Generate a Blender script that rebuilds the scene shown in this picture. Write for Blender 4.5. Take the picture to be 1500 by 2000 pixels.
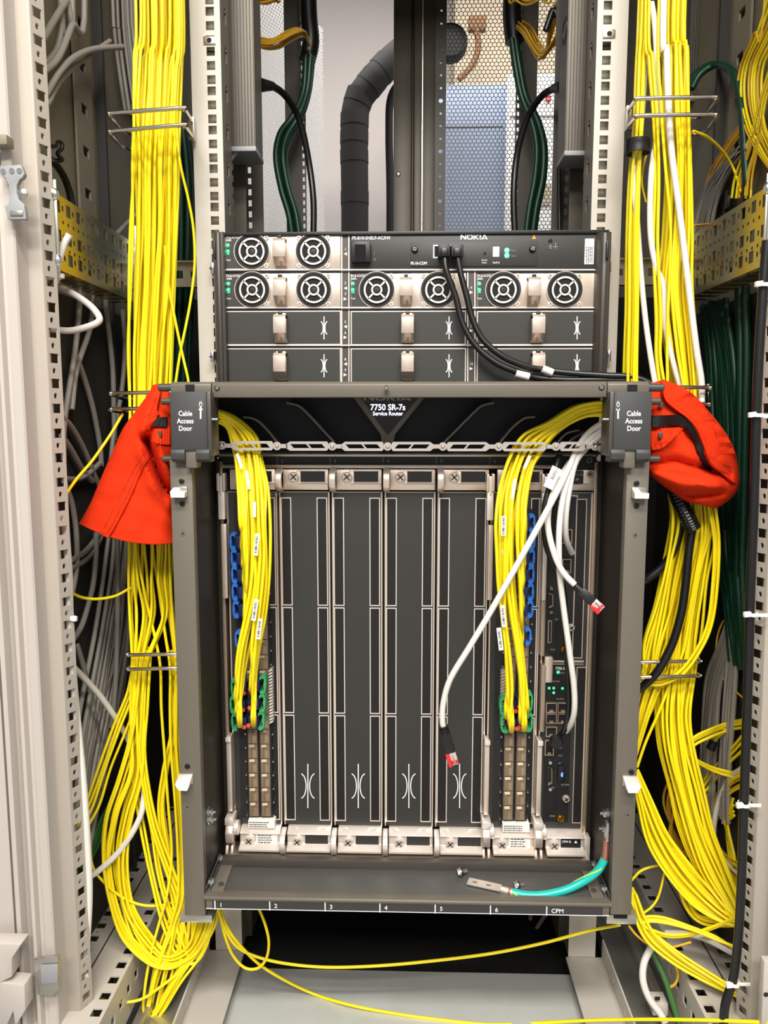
import bpy, bmesh, math, random
from mathutils import Vector, Matrix, Euler

for _o in list(bpy.data.objects):
    bpy.data.objects.remove(_o, do_unlink=True)
SC = bpy.context.scene
COL = SC.collection

# ------------------------------------------------------------------ camera
F_PX = 1500.0
PITCH = math.radians(6.85)
YAW = math.radians(1.63)
CAM_Z = 0.72                      # height above the cabinet base frame
cam_data = bpy.data.cameras.new('camera')
cam = bpy.data.objects.new('camera', cam_data)
COL.objects.link(cam)
cam.location = (0, 0, CAM_Z)
cam.rotation_euler = (math.pi / 2 - PITCH, 0, YAW)
cam_data.sensor_fit = 'VERTICAL'
cam_data.sensor_height = 32.0
cam_data.lens = 32.0 * F_PX / 2000.0
cam_data.clip_start = 0.01
SC.camera = cam
CAM_M = Matrix.Translation(cam.location) @ Euler(cam.rotation_euler).to_matrix().to_4x4()
CAM_R = CAM_M.to_3x3()
CAM_L = Vector(cam.location)

# ------------------------------------------------------------------ light
SC.view_settings.view_transform = 'Standard'
SC.view_settings.look = 'None'
SC.view_settings.gamma = 1.0
SC.view_settings.use_curve_mapping = False
SC.view_settings.exposure = 0.45
world = bpy.data.worlds.new('room_ambience')
SC.world = world
world.use_nodes = True
world.node_tree.nodes['Background'].inputs[0].default_value = (0.95, 0.96, 1.0, 1)
world.node_tree.nodes['Background'].inputs[1].default_value = 0.33

def area(name, loc, rot, sx, sy, power, col=(1, 0.96, 0.89)):
    l = bpy.data.lights.new(name, 'AREA')
    l.shape = 'RECTANGLE'; l.size = sx; l.size_y = sy; l.energy = power; l.color = col
    o = bpy.data.objects.new(name, l); COL.objects.link(o)
    o.location = loc; o.rotation_euler = rot
    return o
# ceiling luminaires of the aisle in front of the cabinet and of the aisle behind it
area('ceiling_luminaire', (0.05, -0.38, 2.15), (math.radians(8), 0, 0), 1.4, 0.30, 38)
area('ceiling_luminaire', (0.0, -1.40, 2.15), (math.radians(28), 0, 0), 1.4, 0.35, 42)
area('ceiling_luminaire', (0.1, 2.08, 2.25), (0, 0, 0), 1.6, 0.4, 15)

# ------------------------------------------------------------------ pixel <-> place
def P(px, py, Y):
    """the point of the depth plane Y that stands at this place of the photograph"""
    d = CAM_R @ Vector(((px - 750.0) / F_PX, (1000.0 - py) / F_PX, -1.0))
    return CAM_L + d * (Y / d.y)
def RX(px0, py0, px1, py1, Y):
    xm, ym = (px0 + px1) / 2, (py0 + py1) / 2
    return (P(px0, ym, Y).x, P(px1, ym, Y).x, P(xm, py1, Y).z, P(xm, py0, Y).z)
def MPP(Y, py=1000):
    return (P(800, py, Y) - P(799, py, Y)).length
V3 = Vector
XA, YA, ZA = V3((1, 0, 0)), V3((0, 1, 0)), V3((0, 0, 1))

# ------------------------------------------------------------------ materials
MATS = {}
def lin(c):
    return tuple((x / 12.92 if x <= 0.04045 else ((x + 0.055) / 1.055) ** 2.4) for x in c)
def mat(name, rgb, rough=0.5, metal=0.0, var=0.06, scale=40.0, bump=0.0, bscale=300.0, emit=0.0, ecol=None,
        coat=0.0, spec=0.5, alpha=None, sheen=0.0):
    """rgb in 0..255 sRGB; a procedural material with grain"""
    m = bpy.data.materials.new(name); m.use_nodes = True
    nt = m.node_tree; b = nt.nodes['Principled BSDF']
    c = lin([x / 255.0 for x in rgb])
    b.inputs['Roughness'].default_value = rough
    b.inputs['Metallic'].default_value = metal
    b.inputs['Specular IOR Level'].default_value = spec
    if coat: b.inputs['Coat Weight'].default_value = coat
    if sheen: b.inputs['Sheen Weight'].default_value = sheen
    tc = nt.nodes.new('ShaderNodeTexCoord')
    n = nt.nodes.new('ShaderNodeTexNoise'); n.inputs['Scale'].default_value = scale; n.inputs['Detail'].default_value = 4
    nt.links.new(tc.outputs['Object'], n.inputs['Vector'])
    mx = nt.nodes.new('ShaderNodeMix'); mx.data_type = 'RGBA'
    mx.inputs[6].default_value = (*[max(0, x * (1 - var)) for x in c], 1)
    mx.inputs[7].default_value = (*[min(1, x * (1 + var)) for x in c], 1)
    nt.links.new(n.outputs['Fac'], mx.inputs[0])
    nt.links.new(mx.outputs[2], b.inputs['Base Color'])
    if bump:
        n2 = nt.nodes.new('ShaderNodeTexNoise'); n2.inputs['Scale'].default_value = bscale; n2.inputs['Detail'].default_value = 2
        nt.links.new(tc.outputs['Object'], n2.inputs['Vector'])
        bp = nt.nodes.new('ShaderNodeBump'); bp.inputs['Strength'].default_value = bump; bp.inputs['Distance'].default_value = 0.001
        nt.links.new(n2.outputs['Fac'], bp.inputs['Height'])
        nt.links.new(bp.outputs['Normal'], b.inputs['Normal'])
    if emit:
        e = lin([x / 255.0 for x in (ecol or rgb)])
        b.inputs['Emission Color'].default_value = (*e, 1)
        b.inputs['Emission Strength'].default_value = emit
    MATS[name] = m
    return m

def ramp_metal(name, stops, scale, rough, metal=1.0):
    """metal whose plating colour drifts between the stops"""
    m = mat(name, (128, 128, 128), rough, metal)
    nt = m.node_tree; b = nt.nodes['Principled BSDF']
    tc = [n for n in nt.nodes if n.type == 'TEX_COORD'][0]
    n = nt.nodes.new('ShaderNodeTexNoise'); n.inputs['Scale'].default_value = scale; n.inputs['Detail'].default_value = 3
    nt.links.new(tc.outputs['Object'], n.inputs['Vector'])
    r = nt.nodes.new('ShaderNodeValToRGB')
    els = r.color_ramp.elements
    while len(els) < len(stops): els.new(0.5)
    for e, (p, c) in zip(els, stops):
        e.position = p; e.color = (*lin([x / 255.0 for x in c]), 1)
    nt.links.new(n.outputs['Fac'], r.inputs[0]); nt.links.new(r.outputs[0], b.inputs['Base Color'])
    return m

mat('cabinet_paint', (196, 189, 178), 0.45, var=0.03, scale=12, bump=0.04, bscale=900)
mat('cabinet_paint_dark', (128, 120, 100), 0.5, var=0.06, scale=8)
mat('door_white', (192, 183, 174), 0.4, var=0.02, scale=6)
mat('post_paint', (176, 166, 154), 0.45, var=0.03, scale=12)
mat('gasket', (52, 50, 48), 0.7)
mat('rail_grey', (112, 105, 94), 0.42, 0.25, var=0.03, scale=300, bump=0.05, bscale=1500)
mat('chassis_grey', (78, 73, 67), 0.4, 0.25, var=0.03, scale=200, bump=0.04, bscale=1500)
mat('chassis_inner', (46, 41, 35), 0.45, 0.2)
mat('slate_panel', (47, 46, 43), 0.5, 0.0, var=0.06, scale=900, bump=0.05, bscale=2500)
mat('door_slate', (60, 60, 59), 0.55, 0.0, var=0.10, scale=1500, bump=0.1, bscale=2500)
mat('cage_brown', (150, 130, 106), 0.5, 0.6, var=0.1, scale=120)
mat('shelf_grey', (86, 85, 82), 0.38, 0.2, var=0.05, scale=200)
mat('shade_liner', (44, 41, 38), 0.6)  # near-black colour that puts the shade onto the lower side walls
mat('black_plastic', (20, 20, 21), 0.45, var=0.1)
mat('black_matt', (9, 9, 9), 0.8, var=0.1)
mat('tray_black', (16, 16, 17), 0.6, var=0.1)
mat('nickel', (222, 205, 190), 0.34, 0.62, var=0.05, scale=150)
mat('nickel_bright', (240, 229, 219), 0.3, 0.5, var=0.04, scale=150)
mat('nickel_brown', (178, 158, 136), 0.34, 0.7, var=0.08, scale=120)
mat('steel', (205, 205, 205), 0.25, 1.0, var=0.05)
mat('chrome_wire', (200, 192, 182), 0.16, 1.0, var=0.05)
mat('black_wire', (30, 30, 30), 0.3, 0.5)
mat('white_print', (238, 238, 236), 0.6, var=0.0)
mat('grey_print', (150, 148, 140), 0.6, var=0.0)
mat('dark_print', (30, 30, 32), 0.6, var=0.0)
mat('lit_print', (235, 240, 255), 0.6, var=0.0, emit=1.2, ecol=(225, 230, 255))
mat('label_paper', (236, 232, 226), 0.6, var=0.02)
mat('yellow_cable', (255, 229, 24), 0.38, var=0.04, scale=6, spec=0.45)
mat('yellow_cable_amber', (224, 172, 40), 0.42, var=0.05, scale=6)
mat('grey_cable', (150, 144, 136), 0.45, var=0.05, scale=6)
mat('pale_cable', (226, 220, 212), 0.4, var=0.03, scale=6)
mat('white_cable', (224, 220, 213), 0.38, var=0.02, scale=6)
mat('black_cable', (20, 20, 20), 0.35, var=0.05)
mat('green_cable', (14, 58, 40), 0.4, var=0.08)
mat('teal_cable', (22, 184, 172), 0.33, var=0.03)
mat('earth_green', (60, 110, 50), 0.4, var=0.05)
mat('orange_fabric', (216, 48, 6), 0.85, var=0.05, scale=60, bump=0.25, bscale=1400, spec=0.2)
mat('orange_stitch', (196, 40, 16), 0.8)
mat('velcro', (9, 7, 7), 0.75, var=0.2, scale=800, bump=0.4, bscale=2500)
mat('copper', (206, 140, 118), 0.35, 0.8)
mat('copper_dull', (222, 210, 198), 0.4, 0.5)
mat('brass', (226, 160, 60), 0.3, 1.0)
mat('blue_tab', (60, 124, 220), 0.35)
mat('blue_dark', (22, 36, 84), 0.4)
mat('green_tab', (64, 176, 110), 0.35)
mat('red_clip', (214, 40, 46), 0.25, spec=0.6)
mat('red_cap', (224, 66, 26), 0.4)
mat('clear_plug', (206, 196, 186), 0.2, 0.2)
mat('led_green', (40, 255, 110), 0.4, emit=2.6, ecol=(90, 255, 150))
mat('led_green_soft', (40, 220, 120), 0.4, emit=1.1, ecol=(70, 255, 150))
mat('led_white', (235, 235, 245), 0.4, emit=1.3)
mat('led_blue', (90, 130, 255), 0.4, emit=2.5)
mat('wall_paint', (206, 197, 193), 0.8, var=0.02, scale=3)
mat('floor_vinyl', (150, 150, 148), 0.6)
mat('plate_grey', (204, 206, 200), 0.45, 0.1, var=0.10, scale=25)
mat('galvanised', (188, 186, 176), 0.32, 0.85, var=0.08, scale=30)
mat('pipe_foam', (44, 43, 43), 0.8, var=0.12, scale=60, bump=0.2, bscale=300)
mat('rear_door_paint', (78, 71, 59), 0.45, 0.1)
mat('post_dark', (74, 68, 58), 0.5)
mat('pdu_alu', (88, 83, 75), 0.4, 0.5)
mat('far_cabinet_blue', (150, 164, 190), 0.6)
mat('far_cabinet_white', (250, 250, 250), 0.6)
mat('far_wall_beige', (205, 190, 166), 0.7)
mat('rust_brown', (128, 92, 58), 0.6)
mat('red_print', (220, 40, 40), 0.6)
mat('grey_plastic', (150, 150, 152), 0.5)
mat('zip_tie', (240, 236, 230), 0.4)
ramp_metal('zinc_yellow', [(0.25, (212, 194, 116)), (0.45, (196, 180, 120)), (0.6, (192, 192, 180)), (0.8, (206, 182, 108))], 9, 0.3)

def mesh_screen(name, rgb_a, rgb_b, scale):
    """fine perforated sheet, too small to see hole by hole"""
    m = mat(name, rgb_a, 0.5, 0.2)
    nt = m.node_tree; b = nt.nodes['Principled BSDF']
    tc = [n for n in nt.nodes if n.type == 'TEX_COORD'][0]
    vo = nt.nodes.new('ShaderNodeTexVoronoi'); vo.inputs['Scale'].default_value = scale; vo.inputs['Randomness'].default_value = 0.15
    nt.links.new(tc.outputs['Object'], vo.inputs['Vector'])
    r = nt.nodes.new('ShaderNodeValToRGB')
    r.color_ramp.elements[0].position = 0.30; r.color_ramp.elements[0].color = (*lin([x / 255 for x in rgb_b]), 1)
    r.color_ramp.elements[1].position = 0.55; r.color_ramp.elements[1].color = (*lin([x / 255 for x in rgb_a]), 1)
    nt.links.new(vo.outputs['Distance'], r.inputs[0]); nt.links.new(r.outputs[0], b.inputs['Base Color'])
    return m
mesh_screen('air_mesh', (40, 36, 34), (3, 3, 3), 700)

# ------------------------------------------------------------------ mesh builder
def frame_of(t):
    t = t.normalized()
    a = ZA if abs(t.z) < 0.9 else XA
    n = t.cross(a).normalized(); b = t.cross(n).normalized()
    return n, b

def spline(pts, per=8):
    """Catmull-Rom through the points"""
    pts = [V3(p) for p in pts]
    if len(pts) < 3: 
        return [pts[0].lerp(pts[1], i / per) for i in range(per + 1)]
    out = []
    ext = [pts[0] * 2 - pts[1]] + pts + [pts[-1] * 2 - pts[-2]]
    for i in range(1, len(ext) - 2):
        p0, p1, p2, p3 = ext[i - 1:i + 3]
        for k in range(per):
            t = k / per; t2 = t * t; t3 = t2 * t
            out.append(0.5 * ((2 * p1) + (p2 - p0) * t + (2 * p0 - 5 * p1 + 4 * p2 - p3) * t2 + (3 * p1 - p0 - 3 * p2 + p3) * t3))
    out.append(pts[-1])
    return out

class MB:
    def __init__(s): s.v = []; s.f = []
    def face(s, pts):
        i = len(s.v); s.v += [V3(p) for p in pts]; s.f.append(tuple(range(i, i + len(pts))))
        return s
    def box(s, x0, x1, y0, y1, z0, z1):
        i = len(s.v)
        s.v += [V3((x, y, z)) for x in (x0, x1) for y in (y0, y1) for z in (z0, z1)]
        for q in ((0, 1, 3, 2), (4, 6, 7, 5), (0, 4, 5, 1), (2, 3, 7, 6), (0, 2, 6, 4), (1, 5, 7, 3)):
            s.f.append(tuple(i + k for k in q))
        return s
    def obox(s, c, ax, ay, az, sx, sy, sz):
        """box with its own axes, centred"""
        i = len(s.v); c = V3(c)
        s.v += [c + ax * (a * sx / 2) + ay * (b * sy / 2) + az * (d * sz / 2) for a in (-1, 1) for b in (-1, 1) for d in (-1, 1)]
        for q in ((0, 1, 3, 2), (4, 6, 7, 5), (0, 4, 5, 1), (2, 3, 7, 6), (0, 2, 6, 4), (1, 5, 7, 3)):
            s.f.append(tuple(i + k for k in q))
        return s
    def prism(s, pts, off):
        """polygon pushed along off"""
        n = len(pts); i = len(s.v); off = V3(off)
        s.v += [V3(p) for p in pts] + [V3(p) + off for p in pts]
        s.f.append(tuple(range(i, i + n))); s.f.append(tuple(range(i + 2 * n - 1, i + n - 1, -1)))
        for k in range(n):
            s.f.append((i + k, i + (k + 1) % n, i + n + (k + 1) % n, i + n + k))
        return s
    def strip(s, pts, off, nrm):
        """an open polyline given thickness nrm(list of Vectors) and pushed along off"""
        a = [V3(p) for p in pts]; b = [V3(p) + V3(q) for p, q in zip(pts, nrm)]
        return s.prism_strip(a, b, off)
    def prism_strip(s, a, b, off):
        n = len(a); i = len(s.v); off = V3(off)
        s.v += a + b + [p + off for p in a] + [p + off for p in b]
        A, B, C, D = i, i + n, i + 2 * n, i + 3 * n
        for k in range(n - 1):
            s.f += [(A + k, A + k + 1, B + k + 1, B + k), (C + k, D + k, D + k + 1, C + k + 1),
                    (A + k, C + k, C + k + 1, A + k + 1), (B + k, B + k + 1, D + k + 1, D + k)]
        s.f += [(A, B, D, C), (A + n - 1, C + n - 1, D + n - 1, B + n - 1)]
        return s
    def tube(s, pts, r, seg=8, caps=True, closed=False, flat=None):
        pts = [V3(p) for p in pts]; n = len(pts)
        rs = r if isinstance(r, (list, tuple)) else [r] * n
        i0 = len(s.v); prev = None
        for k in range(n):
            if closed: t = pts[(k + 1) % n] - pts[k - 1]
            else: t = pts[min(k + 1, n - 1)] - pts[max(k - 1, 0)]
            if t.length < 1e-9: t = ZA.copy()
            t.normalize()
            if prev is None: nn, bb = frame_of(t)
            else:
                nn = prev - t * prev.dot(t)
                if nn.length < 1e-6: nn, bb = frame_of(t)
                nn.normalize(); bb = t.cross(nn)
            prev = nn
            for j in range(seg):
                a = 2 * math.pi * j / seg
                s.v.append(pts[k] + nn * (math.cos(a) * rs[k]) + bb * (math.sin(a) * rs[k]))
        last = n if closed else n - 1
        for k in range(last):
            for j in range(seg):
                a = i0 + k * seg + j; b = i0 + k * seg + (j + 1) % seg
                c = i0 + ((k + 1) % n) * seg + (j + 1) % seg; d = i0 + ((k + 1) % n) * seg + j
                s.f.append((a, b, c, d))
        if caps and not closed:
            s.f.append(tuple(range(i0 + seg - 1, i0 - 1, -1)))
            s.f.append(tuple(range(i0 + (n - 1) * seg, i0 + n * seg)))
        return s
    def lathe(s, o, axis, prof, seg=20, caps=True):
        """profile [(radius, height along axis)] turned about axis"""
        o = V3(o); axis = V3(axis).normalized(); n, b = frame_of(axis); i0 = len(s.v); m = len(prof)
        for r, h in prof:
            for j in range(seg):
                a = 2 * math.pi * j / seg
                s.v.append(o + axis * h + n * (math.cos(a) * r) + b * (math.sin(a) * r))
        for k in range(m - 1):
            for j in range(seg):
                s.f.append((i0 + k * seg + j, i0 + k * seg + (j + 1) % seg, i0 + (k + 1) * seg + (j + 1) % seg, i0 + (k + 1) * seg + j))
        if caps:
            s.f.append(tuple(range(i0 + seg - 1, i0 - 1, -1)))
            s.f.append(tuple(range(i0 + (m - 1) * seg, i0 + m * seg)))
        return s
    def annulus(s, o, axis, r0, r1, t, seg=28):
        """flat ring of thickness t"""
        return s.lathe_closed(o, axis, [(r0, 0), (r1, 0), (r1, t), (r0, t)], seg)
    def lathe_closed(s, o, axis, prof, seg=28):
        o = V3(o); axis = V3(axis).normalized(); n, b = frame_of(axis); i0 = len(s.v); m = len(prof)
        for r, h in prof:
            for j in range(seg):
                a = 2 * math.pi * j / seg
                s.v.append(o + axis * h + n * (math.cos(a) * r) + b * (math.sin(a) * r))
        for k in range(m):
            k2 = (k + 1) % m
            for j in range(seg):
                s.f.append((i0 + k * seg + j, i0 + k * seg + (j + 1) % seg, i0 + k2 * seg + (j + 1) % seg, i0 + k2 * seg + j))
        return s
    def perf(s, O, U, V, N, lu, lv, holes, t):
        """sheet lu x lv from corner O with rectangular holes, thickness t along N"""
        r6 = lambda x: round(x, 6)
        us = sorted({0.0, r6(lu)} | {r6(min(max(h[k], 0), lu)) for h in holes for k in (0, 2)})
        vs = sorted({0.0, r6(lv)} | {r6(min(max(h[k], 0), lv)) for h in holes for k in (1, 3)})
        ui = {u: i for i, u in enumerate(us)}; vi = {v: i for i, v in enumerate(vs)}
        nu, nv = len(us) - 1, len(vs) - 1
        solid = [[True] * nv for _ in range(nu)]
        for h in holes:
            a, c = ui[r6(min(max(h[0], 0), lu))], ui[r6(min(max(h[2], 0), lu))]
            b, d = vi[r6(min(max(h[1], 0), lv))], vi[r6(min(max(h[3], 0), lv))]
            for i in range(a, c):
                for j in range(b, d): solid[i][j] = False
        base = len(s.v); idx = {}
        def vid(i, j, k):
            q = (i, j, k)
            if q not in idx:
                idx[q] = len(s.v); s.v.append(O + U * us[i] + V * vs[j] + N * (t * k))
            return idx[q]
        for i in range(nu):
            for j in range(nv):
                if not solid[i][j]: continue
                s.f.append((vid(i, j, 0), vid(i + 1, j, 0), vid(i + 1, j + 1, 0), vid(i, j + 1, 0)))
                s.f.append((vid(i, j, 1), vid(i, j + 1, 1), vid(i + 1, j + 1, 1), vid(i + 1, j, 1)))
                if i == 0 or not solid[i - 1][j]: s.f.append((vid(i, j, 0), vid(i, j + 1, 0), vid(i, j + 1, 1), vid(i, j, 1)))
                if i == nu - 1 or not solid[i + 1][j]: s.f.append((vid(i + 1, j, 0), vid(i + 1, j, 1), vid(i + 1, j + 1, 1), vid(i + 1, j + 1, 0)))
                if j == 0 or not solid[i][j - 1]: s.f.append((vid(i, j, 0), vid(i, j, 1), vid(i + 1, j, 1), vid(i + 1, j, 0)))
                if j == nv - 1 or not solid[i][j + 1]: s.f.append((vid(i, j + 1, 0), vid(i + 1, j + 1, 0), vid(i + 1, j + 1, 1), vid(i, j + 1, 1)))
        return s
    def build(s, name, m, parent=None, bevel=0.0, smooth=35, origin=None, recalc=True, seg=2):
        me = bpy.data.meshes.new(name)
        po = V3(parent.get('_o', (0, 0, 0))) if parent is not None else None
        if origin is None:
            if parent is not None: origin = po
            else:
                n = len(s.v)
                origin = V3((sum(p.x for p in s.v) / n, sum(p.y for p in s.v) / n, min(p.z for p in s.v)))
        origin = V3(origin)
        me.from_pydata([p - origin for p in s.v], [], s.f)
        if recalc or bevel:
            bm = bmesh.new(); bm.from_mesh(me)
            if bevel:
                bmesh.ops.remove_doubles(bm, verts=bm.verts, dist=1e-6)
                bmesh.ops.recalc_face_normals(bm, faces=bm.faces)
                es = [e for e in bm.edges if len(e.link_faces) == 2 and e.calc_face_angle(0) > 0.5]
                bmesh.ops.bevel(bm, geom=es, offset=bevel, segments=seg, profile=0.5, affect='EDGES', clamp_overlap=True)
            else:
                bmesh.ops.recalc_face_normals(bm, faces=bm.faces)
            bm.to_mesh(me); bm.free()
        if smooth:
            me.polygons.foreach_set('use_smooth', [True] * len(me.polygons))
            me.set_sharp_from_angle(angle=math.radians(smooth))
        me.materials.append(MATS[m] if isinstance(m, str) else m)
        o = bpy.data.objects.new(name, me); COL.objects.link(o)
        if parent is not None:
            o.parent = parent; o.location = origin - po
        else:
            o.location = origin
        o['_o'] = tuple(origin)
        return o

def tag(o, label, cat=None, group=None, kind=None):
    o['label'] = label
    if cat: o['category'] = cat
    if group: o['group'] = group
    if kind: o['kind'] = kind
    return o
def thing(name, label, cat, loc, group=None, kind=None):
    o = bpy.data.objects.new(name, None); COL.objects.link(o)
    o.empty_display_size = 0.02
    o.location = loc; o['_o'] = tuple(loc)
    return tag(o, label, cat, group, kind)

_tx = {}
def text(s, px, py, Y, h_px, m='white_print', parent=None, name='lettering', align='CENTER', bold=0.0, rot=0.0, sx=1.0, loc=None, size=None):
    """flat lettering facing the aisle; h_px is the cap height in the photograph"""
    key = (s, align, bold)
    if key not in _tx:
        cu = bpy.data.curves.new('t', 'FONT'); cu.body = s; cu.align_x = align; cu.align_y = 'CENTER'
        cu.offset = bold; cu.extrude = 0.004; cu.resolution_u = 3; cu.space_line = 1.0
        ob = bpy.data.objects.new('t', cu)
        COL.objects.link(ob)
        dg = bpy.context.evaluated_depsgraph_get()
        me = bpy.data.meshes.new_from_object(ob.evaluated_get(dg))
        bpy.data.objects.remove(ob); bpy.data.curves.remove(cu)
        _tx[key] = [(v.co.copy()) for v in me.vertices], [tuple(p.vertices) for p in me.polygons]
        bpy.data.meshes.remove(me)
    vs, fs = _tx[key]
    c = P(px, py, Y) if loc is None else V3(loc)
    k = (h_px * MPP(Y, py) if size is None else size) / 0.70
    ca, sa = math.cos(rot), math.sin(rot)
    mb = MB()
    for v in vs:
        x, z = v.x * sx * k, v.y * k
        mb.v.append(V3((c.x + x * ca - z * sa, c.y - v.z * 0.02, c.z + x * sa + z * ca)))
    mb.f = list(fs)
    return mb.build(name, m, parent, smooth=0, recalc=False)
# ================================================================== ROOM
def struct(name, mb, m, label=None, parent=None):
    o = mb.build(name, m, parent, smooth=0)
    if parent is None: o['kind'] = 'structure'
    if label: o['label'] = label
    return o
struct('floor', MB().box(-3, 3, -2.5, 3.2, -0.16, -0.12), 'floor_vinyl', 'grey vinyl floor under the cabinets')
struct('wall_back', MB().box(-3, 3, 3.0, 3.1, -0.12, 2.6), 'wall_paint', 'white painted wall behind the open rear of the cabinet')
struct('wall_side', MB().box(0.16, 3.0, 2.75, 2.999, 1.38, 2.6), 'far_wall_beige', 'beige wall piece above the far cabinets behind the mesh door')

# ================================================================== SERVER CABINET
CAB = thing('server_cabinet', 'tall beige network cabinet standing open around the router, with square-holed rails', 'cabinet', (0, 1.25, -0.12))
TOPZ = 1.72
def rows(z0, z1, phase, pitch):
    k = math.ceil((z0 - phase) / pitch); out = []
    while phase + k * pitch < z1: out.append(phase + k * pitch); k += 1
    return out
def lean(v): return V3((v.x + 0.0045 + (0.627 - v.z) * 0.018, v.y, v.z))   # the right post stands a little out of plumb
# --- corner posts with a punched flange
for s in (-1, 1):
    prof = [(-0.386, 0.768), (-0.3585, 0.768), (-0.357, 0.7695), (-0.357, 0.776), (-0.375, 0.80), (-0.386, 0.80)]
    mb = MB().prism([V3((-s * -x if s < 0 else -x, y, -0.1)) for x, y in prof], (0, 0, TOPZ + 0.1)) if False else \
         MB().prism([V3((x * -s if s > 0 else x, y, -0.1)) for x, y in prof], (0, 0, TOPZ + 0.1))
    if s > 0: mb.v = [lean(v) for v in mb.v]
    post = mb.build('corner_post', 'post_paint', CAB, bevel=0.0008)
    O = V3((s * 0.3575, 0.769, -0.1)); U = V3((-s * 0.42, 0.9, 0)).normalized()
    ph = P(77, 78, 0.775).z + 0.1
    hs = []
    for z in rows(0.02, 1.80, ph, 0.025):
        hs.append((0.0025, z - 0.0047, 0.0135, z + 0.0047))
        hs += [(0.0055, z + 0.0105, 0.0095, z + 0.0145), (0.0065, z + 0.0095, 0.0085, z + 0.0155)]
    fl = MB().perf(O, U, ZA, V3((s * 0.9, 0.42, 0)).normalized(), 0.0165, TOPZ + 0.1, hs, 0.0018)
    if s > 0: fl.v = [lean(v) for v in fl.v]
    fl.build('hole_flange', 'post_paint', post, smooth=20)
# --- side panels, frame uprights and slotted joints
for s in (-1, 1):
    x0, x1 = sorted((s * 0.412, s * 0.405))
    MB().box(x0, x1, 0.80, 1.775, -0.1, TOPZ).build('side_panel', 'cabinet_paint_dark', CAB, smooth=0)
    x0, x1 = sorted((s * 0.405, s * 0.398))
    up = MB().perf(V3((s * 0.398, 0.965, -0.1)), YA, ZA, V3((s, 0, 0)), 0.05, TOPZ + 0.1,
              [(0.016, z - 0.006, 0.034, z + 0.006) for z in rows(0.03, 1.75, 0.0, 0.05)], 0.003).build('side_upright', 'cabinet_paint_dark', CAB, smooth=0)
    MB().box(*sorted((s * 0.404, s * 0.392)), 1.04, 1.046, -0.1, TOPZ).build('joint_lip', 'gasket', CAB, smooth=0)
    MB().box(*sorted((s * 0.404, s * 0.36)), 1.62, 1.70, -0.1, TOPZ).build('rear_corner_post', 'post_dark', CAB, smooth=0)
MB().box(-0.412, 0.412, 0.80, 1.775, TOPZ, TOPZ + 0.02).build('roof', 'cabinet_paint_dark', CAB, smooth=0)
# --- front 19-inch mounting rails with square holes
zU = P(411, 254, 0.965).z
holes_z = []
for k in range(-40, 20):
    for d in (0, 0.0159, 0.0318):
        z = zU - k * 0.04445 - d
        if 0.0 < z < TOPZ - 0.02: holes_z.append(z)
for s in (-1, 1):
    xo = -0.2575 if s < 0 else 0.2215
    hs = []
    for z in holes_z:
        hx = s * 0.2335 - xo
        hs.append((hx - 0.005, z - 0.005, hx + 0.005, z + 0.005))
    rail = MB().perf(V3((xo, 0.965, 0)), XA, ZA, YA, 0.036, TOPZ, hs, 0.002).build('mounting_rail', 'cabinet_paint', CAB, smooth=0)
    xi = s * 0.2215
    MB().perf(V3((xi, 0.9672, 0)), YA, ZA, V3((s, 0, 0)), 0.045, TOPZ,
              [(0.018, z - 0.008, 0.030, z + 0.006) for z in rows(0.02, TOPZ - 0.02, zU + 0.006, 0.0445)] +
              [(0.021, z + 0.006, 0.027, z + 0.010) for z in rows(0.02, TOPZ - 0.02, zU + 0.006, 0.0445)], 0.002).build('rail_flange', 'rail_grey', rail, smooth=0)
    MB().box(*sorted((s * 0.2575, s * 0.2555)), 0.9671, 1.0, 0, TOPZ).build('rail_flange', 'cabinet_paint', rail, smooth=0)
    MB().box(*sorted((s * 0.2455, s * 0.2235)), 0.982, 0.984, 0, TOPZ).build('rail_backing', 'cabinet_paint_dark', rail, smooth=0)
    # cage nut in one of the square holes
    cn = P(409 if s < 0 else 1190, 79 if s < 0 else 66, 0.964)
    g = MB().box(cn.x - 0.0072, cn.x + 0.0072, 0.9632, 0.9652, cn.z - 0.0045, cn.z + 0.0045)
    g2 = g.build('cage_nut', 'steel', rail, bevel=0.0006)
    MB().lathe((cn.x, 0.9631, cn.z), YA, [(0.003, 0), (0.003, 0.004)], 14).build('thread_hole', 'black_matt', rail)
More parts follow.
